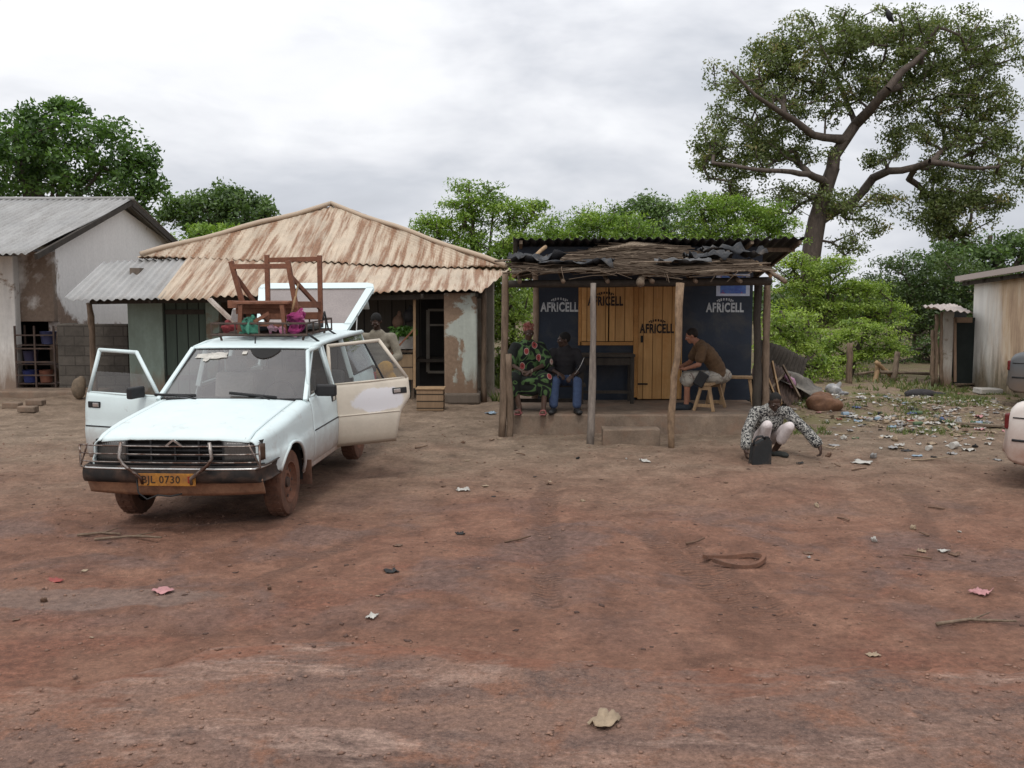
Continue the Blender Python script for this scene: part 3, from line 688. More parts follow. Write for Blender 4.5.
mb = MB(); mb.bounds((at(638, 0, KY)[0], KY-.05, at(0, 384.5, KY)[2]), (at(648, 0, KY)[0], KY-.032, at(0, 383, KY)[2])); mb.bounds((dxa+.08, KY-.05, 1.35), (dxa+.12, KY-.032, 1.47)); mb.build('latch', M['dark'], dr, world=True)
mb = MB(); a = at(716, 296, KY); b = at(750, 274, KY); mb.bounds((a[0], KY-.012, a[2]), (b[0], KY-.003, b[2])); ps = mb.build('poster', mat('poster_white', (.45, .48, .58), rough=.5), ki, world=True)
mb = MB(); a = at(720, 293.5, KY); b = at(746, 276, KY); mb.bounds((a[0], KY-.016, a[2]), (b[0], KY-.0125, b[2])); mb.build('picture', mat('poster_blue', (.035, .06, .25), (.10, .20, .42), 6, rough=.5, dirt=(.35, .05, .06), dscale=4, dlo=.58, dhi=.62), ps, world=True)
# roof
corr('roof', (.02, 16.75, RZ+.06), (4.86, 16.75, RZ+.06), (.02, 20.3, 2.48), (4.98, 20.3, 2.48), M['black_sheet'], ki, seed=21, amp=.022)
mb = MB()
for y, z in ((17.3, 2.95), (18.6, 2.72), (19.8, 2.53)): mb.beam((.1, y, z), (4.85, y, z), .06, .07)
for x in (4.0, 4.8, .15): mb.beam((x, 16.8, RZ), (x, 20.2, 2.43), .05, .06)
mb.build('roof_timber', M['wood'], ki, world=True)
mb = MB(); mb.bounds((.1, 17.2, 2.74), (4.28, 17.24, 3.0)); mb.build('fascia', navy, ki, world=True)
# platform
rp = MB(); n_ = 60
def plat(u, v):  # worn front edge
    x = lerp(.0, 4.12, u); return (x, 15.52+.05*vnoise(x*1.4, 5)+.02*vnoise(x*6, 2), 0)
vs = []; fs = []
for i in range(n_+1):
    x, y, _ = plat(i/n_, 0); e = .03+.02*float(vnoise(x*5, 9))
    vs += [(x, float(y)-.05, -.1), (x, float(y), PZ-e), (x, float(y)+e, PZ+.008*float(vnoise(x*3, 1))), (x, 19.9, PZ)]
for i in range(n_):
    for k in range(3): a = i*4+k; fs.append((a, a+4, a+5, a+1))
fs += [(0, 1, 2, 3), tuple(n_*4+k for k in (3, 2, 1, 0))]
rp.add(vs, fs); rp.build('platform', M['concrete'], ki, world=True)
mb = MB(); mb.add([], []); pxs = at(632, 0, 14.9)
def rblock(c, d, seed, j=.03):
    m2 = MB(); n1 = 8
    bmx = bmesh.new(); bmesh.ops.create_cube(bmx, size=1)
    bmesh.ops.subdivide_edges(bmx, edges=bmx.edges[:], cuts=5, use_grid_fill=True)
    for v in bmx.verts:
        v.co = Vector((v.co.x*d[0], v.co.y*d[1], v.co.z*d[2]))
        q = v.co; k = j
        q += Vector((float(vnoise(q.y*4+seed, q.z*4))*k, float(vnoise(q.x*4+seed, q.z*4+3))*k, float(vnoise(q.x*4+7, q.y*4+seed))*k))
        # rounded corners
        for a in range(3):
            o = [b for b in range(3) if b != a]
            m_ = max(0, abs(q[o[0]])/(d[o[0]]/2)-.92)+max(0, abs(q[o[1]])/(d[o[1]]/2)-.92)
        v.co = q+Vector(c)
    bmx.verts.index_update(); m2.add([v.co[:] for v in bmx.verts], [[v.index for v in f.verts] for f in bmx.faces]); bmx.free(); return m2
c = GG(632, 445); tag(rblock((c[0], c[1]+.2, .13), (.84, .36, .28), 3).build('step_block', M['concrete'], None, bevel=.02), 'rough concrete block lying as a step before the kiosk platform', 'step')
# awning posts
def post(name, pts, r0, r1, m, parent, wob=.014):
    mb = MB(); pole(mb, pts, r0, r1, wob); return mb.build(name, m, parent, world=True, smooth=True)
b = GG(502, 437); post('awning_post', [(b[0], b[1], -.1), at(504, 340, b[1]), at(506, 272, b[1])], .058, .048, M['pole'], ki)
b2 = GG(509, 437); post('stub_post', [(b2[0]+.02, b2[1]+.05, -.1), at(509, 354, b2[1])], .052, .048, M['pole'], ki)
b = GG(590, 444); post('awning_post', [(b[0], b[1], -.1), at(593, 350, b[1]+.1), at(594, 283, b[1]+.1)], .052, .044, mat('grey_pole', (.23, .195, .165), (.12, .10, .085), 7, stretch=(2.5, 2.5, .6), bump=.6, bscale=22), ki, .012)
b = GG(671, 448); post('awning_post', [(b[0], b[1], -.1), at(673, 400, b[1]), at(677, 350, b[1]), at(679, 283, b[1])], .048, .056, mat('knotty_pole', (.27, .185, .115), (.13, .085, .055), 8, stretch=(2, 2, 1), bump=.7, bscale=14), ki, .02)
for px, r in ((757, .068), (765.5, .06)):
    b = at(px, 410, 15.6); post('awning_post', [(b[0], 15.6, 0), at(px+1, 278, 15.6)], r, r*.9, M['darkwood'] if px < 760 else M['pole'], ki)
b = at(535, 405, 17.3); post('corner_post', [(b[0], 17.3, .3), at(535.5, 250, 17.3)], .05, .05, M['pole'], ki)
mb = MB(); pole(mb, [at(508, 284, 15.0), at(640, 283, 14.85), at(771, 281, 15.0)], .055, .06, .01, n=14); mb.build('awning_beam', M['darkwood'], ki, world=True, smooth=True)
mb = MB()
for x in np.linspace(.1, 4.0, 7): pole(mb, [(x, 14.7, 2.40), (x+random.uniform(-.1, .1), 17.2, 2.78)], .035, .03, .01)
mb.build('awning_pole', M['pole'], ki, world=True, smooth=True)
def reed_mat(name, c, c2):
    n = NT(name); v = n.vec((1, 1, 1), 'UV'); s = n.noise(n.vec((.7, 26, 1), 'UV'), 2.4, 7, .8, .5); b = n.noise(v, 1.5, 8, .75, .4); k = n.noise(n.vec((2, 60, 1), 'UV'), 2, 4, .7)
    col = n.ramp(s, [(.33, tuple(x*.45 for x in c2)), (.46, c2), (.54, c), (.70, tuple(min(1, x*1.6) for x in c))])
    col = n.mix(.55, col, n.ramp(k, [(.35, .35), (.65, 1.4)]), 'MULTIPLY')
    col = n.mix(n.ramp(b, [(.46, 0.0), (.58, .8)]), col, n.mix(.5, tuple(x*.42 for x in c), n.ramp(s, [(.3, .4), (.7, 1.4)]), 'MULTIPLY'))
    n.bump(n.math('ADD', n.math('MULTIPLY', s, .6), n.math('MULTIPLY', k, .4)), 1, .05); return n.set(col, .92, 0, .1)
reed = reed_mat('reed_matting', (.27, .205, .145), (.085, .063, .046)); reed2 = reed_mat('old_reed_matting', (.21, .17, .13), (.06, .048, .038)); pale = reed_mat('pale_reed', (.40, .32, .235), (.15, .11, .08))
def aw_z(x, v): 
    b = 2.70+.28*math.exp(-((x-2.15)/.95)**2); f = 2.47+.03*math.sin(x*2.1)
    return f+(b-f)*(max(0, v)**.85)
def drape(name, x0, x1, v0, v1, m, dz=0, nx=46, ny=22, nz=.09, seed=0, skew=0, edge=.05, uv=(1, 1), dy=0):
    mb = MB(); w = x1-x0
    def fn(u, v):
        vv = lerp(v0, v1, v); x = lerp(x0, x1, u)+skew*v
        e = edge*(float(vnoise(x*3.1+seed, v0*9))*2+.5*float(vnoise(x*14, seed))) if v == 0 else 0
        if u in (0, 1): x += edge*float(vnoise(vv*9, seed+u*7))*1.6
        y = lerp(14.62, 17.25, vv)+e+dy
        z = aw_z(x, vv)+dz+nz*float(vnoise(x*1.4+seed, vv*5+seed))+nz*.5*float(vnoise(x*5+seed, vv*11))+.012*float(vnoise(x*3, vv*70+seed))
        return (x, y, z)
    mb.grid(fn, nx, ny, (w*uv[0], 2.6*(v1-v0)*uv[1])); return mb.build(name, m, ki, world=True, smooth=True, solid=.025)
drape('reed_mat', 1.15, 3.15, .02, 1.0, reed, .06, seed=1, nz=.07)
drape('reed_mat', -.02, 1.75, .0, .62, reed2, .03, seed=2, nz=.10)
drape('reed_mat', 2.7, 3.86, .0, .66, pale, .05, seed=3, nz=.05, edge=.03)
drape('reed_mat', .1, 1.3, .25, .62, pale, .10, seed=4, nz=.12, ny=10)
drape('reed_mat', 1.3, 2.9, .72, 1.03, pale, .13, seed=5, nz=.06, ny=8)
# loose reeds of the thatch: one mass
mb = MB(); r9 = random.Random(5)
for i in range(620):
    x = r9.uniform(.25, 3.55); v = r9.random()**1.1; y = lerp(14.52, 17.1, v)
    if 3.0 < x and v > .72: continue
    L = r9.uniform(.25, .95); a = r9.gauss(0, .16)+(.25 if x < 1.4 else -.12 if x > 2.9 else 0); z = aw_z(x, v)+.085+.05*float(vnoise(x*2, v*6))+r9.gauss(0, .022)
    if v < .06: z -= r9.uniform(0, .05); a = r9.gauss(0, .15)
    d = Vector((math.cos(a)*L/2, math.sin(a)*L/2, r9.gauss(0, .02))); p = Vector((x, y, z)); zz = Vector((0, 0, -.03*L))
    mb.tube([p-d+zz, p, p+d+zz], [r9.uniform(.004, .009)]*3, 4, False)
tag(mb.build('thatch', reed, ki, world=True), None, None, None, 'stuff')
mb = MB()
for i in range(10):   # ragged fringe over the front beam
    x = r9.uniform(.1, 3.7); y = 14.62+r9.uniform(-.12, .05); z = aw_z(x, 0)+.07+r9.uniform(-.04, .03); L = r9.uniform(.06, .22)
    mb.tube([(x, y+.12, z+.03), (x+r9.gauss(0, .04), y-.05, z), (x+r9.gauss(0, .09), y-.05-L*.4, z-L*.7)], [.006, .006, .003], 4, False)
tag(mb.build('fringe', pale, ki, world=True), None, None, None, 'stuff')
tarp = mat('black_tarp', (.016, .017, .019), (.032, .034, .038), 7, rough=.6, bump=.4, spec=.25, dirt=(.09, .075, .06), dscale=4, dlo=.52, dhi=.7)
def crumple(name, c, d, m, parent, seed, amp=.14, nx=18, ny=12, rot=0, tilt=0, world=True, fr=5):
    mb = MB()
    def fn(u, v):
        x = (u-.5)*d[0]; y = (v-.5)*d[1]
        z = amp*(float(vnoise(u*fr+seed, v*fr+seed*2))+.6*float(vnoise(u*fr*2.3+seed, v*fr*2.1)))
        x += amp*.6*float(vnoise(v*4+seed, u*3)); y += amp*.6*float(vnoise(u*4+seed, v*3+9)); z += y*tilt
        ca, sa = math.cos(rot), math.sin(rot)
        return (c[0]+x*ca-y*sa, c[1]+x*sa+y*ca, c[2]+z)
    mb.grid(fn, nx, ny); return mb.build(name, m, parent, world=world and parent is not None, smooth=True, solid=.006)
crumple('plastic_sheet', (.35, 15.3, 2.76), (.8, .8, 0), tarp, ki, 3, .22)
crumple('plastic_sheet', (.95, 14.95, 2.68), (1.1, .5, 0), tarp, ki, 5, .14)
crumple('plastic_sheet', (3.0, 15.5, 2.80), (.7, .6, 0), tarp, ki, 8, .16)
crumple('plastic_sheet', (3.55, 16.3, 2.90), (1.0, .45, 0), tarp, ki, 11, .20)
crumple('plastic_sheet', (2.55, 15.0, 2.70), (.8, .35, 0), mat('grey_sack', (.10, .10, .10), rough=.8), ki, 14, .10)
for i in range(12):
    x = random.uniform(0, 3.6); a = random.uniform(-.35, .35); y = random.uniform(14.75, 16.6); z = aw_z(x, (y-14.62)/2.63)+.15
    L = random.uniform(.4, 1.2)
    mb = MB(); pole(mb, [(x-L/2*math.cos(a), y-L/2*math.sin(a), z+random.uniform(-.06, .06)), (x+L/2*math.cos(a), y+L/2*math.sin(a), z+random.uniform(-.06, .06))], .018, .012, .012, 5, 5); mb.build('loose_stick', M['wood'], ki, world=True, smooth=True)
mb = MB(); pole(mb, [at(640, 284, 14.55), at(646, 268, 15.2)], .06, .055, .01); mb.build('log', M['wood'], ki, world=True, smooth=True)
mb = MB(); pole(mb, [at(514, 276, 14.8), at(545, 247, 16.6)], .03, .03, .01); mb.build('edge_stick', M['palewood'], ki, world=True, smooth=True)
mb = MB(); pole(mb, [at(771, 276, 14.7), at(757, 262, 16.6)], .03, .025, .01); mb.build('edge_stick', M['palewood'], ki, world=True, smooth=True)
# counter table under the shutters
tb = thing('counter_table', 'dark plank table standing under the orange shutters', 'table', (at(606, 0, 17.2)[0], 17.15, PZ))
mb = MB(); mb.box((0, 0, .82), (.95, .5, .045)); mb.build('tabletop', M['darkwood'], tb, bevel=.004)
for x in (-.43, .43):
    for y in (-.2, .2): mb = MB(); mb.box((x, y, .4), (.06, .06, .8)); mb.build('leg', M['darkwood'], tb)
for z_, h_ in ((.72, .12), (.2, .05)): mb = MB(); mb.box((0, -.2, z_), (.8, .03, h_)); mb.build('rail', M['darkwood'], tb)
# ================= right: little lean-to and stained house =================
hr = thing('stained_house', 'low white house with rust coloured stains beside the little lean-to shed', 'house', (14, 25, 0))
def stain_wall():
    n = NT('stained_wall'); v = n.vec(); s = n.noise(n.vec((1.6, 1.6, .28)), 2, 8, .7, .3); b = n.noise(n.vec((.9, .9, .3)), 1.1, 5, .6); f = n.noise(v, 14, 8, .7); z = n.sep(v)[2]; x = n.sep(v)[0]
    col = n.ramp(s, [(.3, (.60, .585, .55)), (.7, (.80, .785, .74))])
    xr = n.math('ADD', n.math('MULTIPLY', n.math('ADD', n.math('MULTIPLY', n.sep(v)[1], -1), -2.0), .42), n.math('MULTIPLY', n.math('SUBTRACT', b, .5), 1.6))
    col = n.mix(n.ramp(xr, [(.15, 0.0), (.55, .8)]), col, n.ramp(s, [(.35, (.30, .16, .075)), (.55, (.52, .34, .19)), (.7, (.62, .52, .38))]))
    zz = n.math('ADD', z, n.math('MULTIPLY', n.math('SUBTRACT', s, .5), 2.0))
    col = n.mix(n.ramp(zz, [(.2, .95), (1.0, 0.0)]), col, n.ramp(f, [(.3, (.10, .09, .06)), (.7, (.22, .17, .11))]))
    n.bump(f, .3, .02); return n.set(col, .9, 0, .2)
sw = stain_wall()
# its long side wall runs towards the viewer; the corner farthest off is at the left
ha = Vector((at(972, 0, 23.2)[0], 23.2, 0)); hb = Vector((10.15, 15.2, 0)); hd_ = (hb-ha).normalized(); hn = Vector((-hd_.y, hd_.x, 0)); hx = ha.x
def HP(a, d, z): p = ha+hd_*a+hn*d; return (p.x, p.y, z)
HL = (hb-ha).length
def slab(mb, a0, a1, d0, d1, z0, z1):
    mb.add([HP(a, d, z+(.055*a if z > 2 else 0)) for a in (a0, a1) for d in (d0, d1) for z in (z0, z1)], [(0,1,3,2),(4,6,7,5),(0,4,5,1),(2,3,7,6),(0,2,6,4),(1,5,7,3)])
mb = MB(); slab(mb, 0, HL, 0, .2, -.1, 2.46); mb.build('side_wall', sw, hr, world=True, bevel=.02)
mb = MB(); slab(mb, 0, .2, .201, 7, -.1, 2.46); slab(mb, HL-.2, HL, .201, 7, -.1, 2.46); slab(mb, .201, HL-.201, 6.8, 7, -.1, 2.46); mb.build('end_wall', sw, hr, world=True)
corr('roof_slope', HP(-.25, -.30, 2.45), HP(HL+.3, -.30, 2.92), HP(-.25, 3.5, 3.25), HP(HL+.3, 3.5, 3.65), M['pink_sheet'], hr, seed=31)
corr('roof_slope', HP(HL+.3, 7.3, 2.90), HP(-.25, 7.3, 2.44), HP(HL+.3, 3.5, 3.65), HP(-.25, 3.5, 3.25), M['pink_sheet'], hr, seed=32)
mb = MB(); mb.beam(HP(-.25, -.33, 2.49), HP(HL+.3, -.33, 2.96), .03, .12); mb.build('fascia', M['pink_sheet'], hr, world=True)
mb = MB(); mb.beam(HP(-.2, -.16, 2.38), HP(HL+.2, -.16, 2.83), .07, .09)
for k in range(9): mb.beam(HP(.2+k*.9, -.26, 2.40+.05*k), HP(.2+k*.9, .3, 2.47+.05*k), .05, .06)
mb.build('eave_timber', M['darkwood'], hr, world=True)
sk = thing('lean_to_shed', 'small open shed with crooked sheet roof leaning on the stained house', 'shed', (at(955, 0, 24)[0], 24, 0))
a = at(944, 0, 22.95); mb = MB(); mb.bounds((a[0], 22.95, 0), (at(954, 0, 22.95)[0], 23.1, 1.75)); mb.build('wall', plaster('shed_plaster', (.42, .39, .35), (.20, .16, .12), .55, .6, 1.4, zlo=.5), sk, world=True, bevel=.02)
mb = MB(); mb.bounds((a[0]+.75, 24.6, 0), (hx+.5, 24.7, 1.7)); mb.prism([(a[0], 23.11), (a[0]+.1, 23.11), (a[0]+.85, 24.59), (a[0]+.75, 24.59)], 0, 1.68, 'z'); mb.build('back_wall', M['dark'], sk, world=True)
mb = MB(); mb.beam(at(955, 382, 22.93), at(955, 318, 22.93), .05); mb.beam(at(955, 320, 22.93), at(972, 320, 22.93), .05, .12); mb.build('door_frame', mat('shed_frame', (.24, .16, .11)), sk, world=True)
mb = MB(); mb.bounds((at(956, 0, 23.05)[0], 23.05, .03), (hx-.01, 23.1, 1.60)); mb.build('door', mat('dark_green_door', (.022, .028, .026), rough=.8), sk, world=True)
corr('roof', at(927, 309, 22.6), at(972, 313, 22.6), (a[0]+.3, 24.9, 1.88), (hx+.3, 24.9, 1.88), M['pink_sheet'], sk, seed=33, rag=.12, sag=.12)
for i, (px, t) in enumerate(((932, 330), (936, 314), (941, 312))):
    mb = MB(); pole(mb, [at(px, 386, 22.9), at(px+.5, t, 22.9)], .05, .04); mb.build('corner_pole', M['pole'], sk, world=True, smooth=True)
# ================= cars =================
def paint(name, c, mud=(.24, .13, .085), zm=.62, rough=.38, patch=None, amt=.55, spots=.70):
    n = NT(name); v = n.vec(); f = n.noise(v, 3, 7, .65); g = n.noise(v, 30, 5, .7); z = n.sep(v)[2]
    col = n.mix(.25, c, n.ramp(f, [(.3, .78), (.7, 1.06)]), 'MULTIPLY')
    if patch is not None: col = n.mix(n.ramp(n.noise(v, 1.6, 6, .6, .2), [(.5, 0.0), (.58, .8)]), col, patch)
    # road mud thrown up on the lower panels
    zz = n.math('ADD', z, n.math('MULTIPLY', n.math('SUBTRACT', n.noise(v, 6, 8, .75), .5), .35))
    col = n.mix(n.ramp(n.math('DIVIDE', zz, zm*2), [(.22, .95 if zm > .1 else 0), (.62, 0.0)]), col, mud)
    col = n.mix(n.ramp(n.noise(v, 2.2, 8, .75), [(.56, 0.0), (.74, amt)]), col, tuple(x*.5+y*.5 for x, y in zip(mud, c)))
    col = n.mix(n.ramp(n.noise(v, 9, 6, .8), [(spots, 0.0), (spots+.04, .9)]), col, (.10, .055, .035))
    r = n.mix(n.ramp(n.noise(v, 2.2, 8, .75), [(.4, 0.0), (.7, 1.0)]), (rough,)*3, (.7, .7, .7))
    n.bump(g, .04, .004)
    return n.set(col, r, 0, .5)
def glass_mat(name, dust=.35, rough=.03, fres=1.5):
    n = NT(name); n.t.nodes.remove(n.b)
    v = n.vec(); tr = n.n('ShaderNodeBsdfTransparent'); tr.inputs[0].default_value = (.62, .66, .65, 1)
    gl = n.n('ShaderNodeBsdfGlossy'); gl.inputs['Roughness'].default_value = rough; gl.inputs['Color'].default_value = (.9, .92, .95, 1)
    df = n.n('ShaderNodeBsdfDiffuse'); df.inputs[0].default_value = (.33, .29, .26, 1)
    lw = n.n('ShaderNodeLayerWeight'); lw.inputs[0].default_value = .5
    frm = n.math('ADD', .05*fres, n.math('MULTIPLY', n.math('POWER', lw.outputs['Facing'], 3.5), .85*fres), True)
    m1 = n.n('ShaderNodeMixShader'); n.l(frm, m1.inputs[0]); n.l(tr.outputs[0], m1.inputs[1]); n.l(gl.outputs[0], m1.inputs[2])
    d = n.noise(v, 2.6, 7, .7); dd = n.ramp(d, [(.3, dust*.45), (.75, dust)])
    m2 = n.n('ShaderNodeMixShader'); n.l(dd, m2.inputs[0]); n.l(m1.outputs[0], m2.inputs[1]); n.l(df.outputs[0], m2.inputs[2])
    n.l(m2.outputs[0], n.out.inputs[0]); return n.m
M['glass'] = glass_mat('dusty_glass', dust=.16, fres=.9); M['wsglass'] = glass_mat('dusty_windscreen', dust=.25)
M['guard'] = mat('rusty_chrome', (.42, .40, .38), (.22, .18, .15), 5, rough=.35, metal=.7, spec=.5, bump=.02, dirt=(.09, .05, .035), dscale=5, dlo=.40, dhi=.56)
WHITE = (.61, .705, .705)
M['carwhite'] = paint('white_car_paint', WHITE, amt=.85, spots=.66, rough=.45); M['clean'] = paint('white_tailgate_paint', WHITE, zm=.01, amt=.12, spots=.86)
def beige_door():
    n = NT('primer_beige'); v = n.vec(); s = n.sep(v); f = n.noise(v, 4, 7, .7); g = n.noise(v, 26, 6, .75)
    col = n.mix(.5, (.56, .50, .415), n.ramp(f, [(.3, .72), (.7, 1.1)]), 'MULTIPLY')
    d = n.math('ADD', n.math('POWER', n.math('DIVIDE', n.math('SUBTRACT', s[1], .56), .34), 2), n.math('POWER', n.math('DIVIDE', n.math('SUBTRACT', s[2], .88), .15), 2))
    d = n.math('ADD', d, n.math('MULTIPLY', n.math('SUBTRACT', n.noise(v, 5, 6, .7), .5), 1.6))
    col = n.mix(n.ramp(d, [(.75, 1.0), (1.1, 0.0)]), col, (.60, .585, .60))
    z = n.math('ADD', s[2], n.math('MULTIPLY', n.math('SUBTRACT', g, .5), .2))
    col = n.mix(n.ramp(z, [(.38, .8), (.62, 0.0)]), col, (.36, .30, .23))
    col = n.mix(n.ramp(n.noise(v, 8, 7, .8), [(.63, 0.0), (.70, .7)]), col, (.24, .17, .12))
    n.bump(g, .05, .004); return n.set(col, .6, 0, .3)
M['beige'] = beige_door()
M['seat'] = mat('grey_seat_cloth', (.20, .19, .18), rough=.9)
M['seat2'] = mat('pale_seat_cover', (.40, .36, .33), rough=.9)
def tyre(parent, x, y, zr, r, w, side, name='wheel', seg=40):
    """side = +1: the rim faces +x"""
    mb = MB(); h = w/2
    mb.lathe([(r*.62, -h*.9), (r*.80, -h), (r*.95, -h*.92), (r, -h*.6), (r, h*.6), (r*.95, h*.92), (r*.80, h), (r*.62, h*.9)], (0,0,0), 'x', seg, cap=False)
    for k in range(26):   # tread blocks
        a = 2*math.pi*k/26
        for s in (-1, 1): mb.box((s*h*.4, math.cos(a)*(r-.002), math.sin(a)*(r-.002)), (h*.55, .035, .016), Matrix.Rotation(a-math.pi/2, 3, 'X'))
    wl = mb.build(name, M['mudrubber'], parent, smooth=40); wl.location = (x, y, zr)
    mb = MB(); s = side
    mb.lathe([(r*.63, h*.92*s), (r*.60, h*.95*s), (r*.575, h*.62*s), (r*.50, h*.38*s), (r*.34, h*.58*s), (r*.26, h*.60*s), (r*.22, h*.45*s), (.0005, h*.45*s)], (0,0,0), 'x', seg, cap=False)
    mb.lathe([(r*.63, -h*.9), (.01, -h*.5)], (0,0,0), 'x', 20, cap=False)
    mb.build('rim', M['mudmetal'], wl, smooth=40)
    mb = MB(); mb.lathe([(.055, h*.46*s), (.05, h*.72*s), (.001, h*.76*s)], (0,0,0), 'x', 14, cap=False)
    for k in range(8):
        a = 2*math.pi*k/8; mb.lathe([(.018, h*.575*s), (.018, h*.62*s), (.0005, h*.625*s)], (0, math.cos(a)*r*.42, math.sin(a)*r*.42), 'x', 8, cap=False)
    mb.build('hub', M['steel'], wl, smooth=40)
    return wl
CX, CY, YAW = -3.06, 9.97, R(-4.8)
car = thing('estate_car', 'dusty white estate car with open doors, open tailgate and loaded roof rack', 'car', (CX, CY, ghs(CX, CY)-.0), (R(1.1), R(-.3), YAW))
HW = .875; WB = 2.95; WR = .335; AR = .41; ZAX = .335
_zt = [(.28, -.09), (.34, -.05), (.45, -.015), (.60, 0), (.715, .004), (.735, -.010), (.90, -.016), (1.0, -.03), (1.12, -.065)]
def sx(y, z):
    w = np.interp(z, [a for a, _ in _zt], [b for _, b in _zt])+HW
    if y < .1: w -= .085*min(1, ((.1-y)/.85))**2.2
    if y > 3.3: w -= .05*((y-3.3)/.8)**2
    for ya in (0, WB):
        d = math.hypot(y-ya, z-ZAX); w += .018*math.exp(-((d-AR)/.05)**2) if z > .3 else 0
    return float(w)
def zhood(y): return float(np.interp(y, [-.76, -.6, -.2, .3, .76], [.885, .935, .985, 1.035, 1.075]))
def zbelt(y): return 1.075+.012*y
SILL = .36
def zlow(y):
    z = SILL if y > -.3 else .53
    for ya in (0, WB):
        d = abs(y-ya)
        if d < AR: z = max(z, ZAX+math.sqrt(AR*AR-d*d))
    return z
def panel(name, s, y0, y1, ztop, m, parent, ny=40, nz=12, roll=None, yedge=None, solid=.012):
    mb = MB()
    ys_ = np.linspace(y0, y1, ny+1)
    def fn(u, v):
        z_lo = zlow(lerp(y0, y1, u)); y = lerp(y0, y1, u)
        if yedge:
            z0 = lerp(z_lo, ztop(y), min(v, 1)); a, b = yedge(z0); y = lerp(a, b, u); z_lo = zlow(y)
        zt = ztop(y)
        if roll is None: z = lerp(z_lo, zt, v); return (s*sx(y, z), y, z)
        if v <= .8: z = lerp(z_lo, zt-.07, v/.8); return (s*sx(y, z), y, z)
        t = (v-.8)/.2*math.pi/2; x0 = sx(y, zt-.07); xr = roll
        return (s*lerp(x0, xr, (1-math.cos(t))), y, zt-.07+.066*math.sin(t))
    mb.grid(fn, ny, nz); return mb.build(name, m, parent, smooth=True, solid=solid)
cw = M['carwhite']
for s in (1, -1):
    panel('front_fender', s, -.78, .775, zhood, cw, car, 52, 20, .715)
    qz = lambda z: (float(np.interp(z, [.3, .74, .9, 1.2], [2.56, 2.62, 2.755, 2.755])), 4.02)
    panel('rear_quarter', s, 2.72, 4.02, zbelt, cw, car, 44, 14, None, qz)
    for ya in (0, WB):
        mb = MB(); mb.tube([(s*(sx(ya+AR*math.cos(a), ZAX+AR*math.sin(a))+.004), ya+AR*math.cos(a), ZAX+AR*math.sin(a)) for a in np.linspace(.06, math.pi-.06 if ya else 2.66, 22)], .017, 6); mb.build('arch_lip', cw, car, smooth=True)
        mb = MB(); a9 = math.pi+.15 if ya else 2.72; mb.grid(lambda u, v: (s*lerp(.45, .845, v), ya+(AR+.01)*math.cos(lerp(-.15, a9, u)), ZAX+(AR+.01)*math.sin(lerp(-.15, a9, u))), 20, 2)
        mb.build('wheel_arch', M['dark'], car, smooth=True)
    tyre(car, s*.755, 0, WR, WR, .19, s); tyre(car, s*.755, WB, WR, WR, .19, s)
    mb = MB(); mb.box((s*.80, .52, .33), (.22, .012, .26)); mb.build('mud_flap', M['mudrubber'], car)
    mb = MB(); mb.box((s*.79, 3.42, .40), (.22, .012, .26)); mb.build('mud_flap', M['mudrubber'], car)
    mb = MB(); mb.beam((s*.80, .43, .365), (s*.80, 2.52, .365), .09, .07); mb.build('sill', cw, car, bevel=.01)
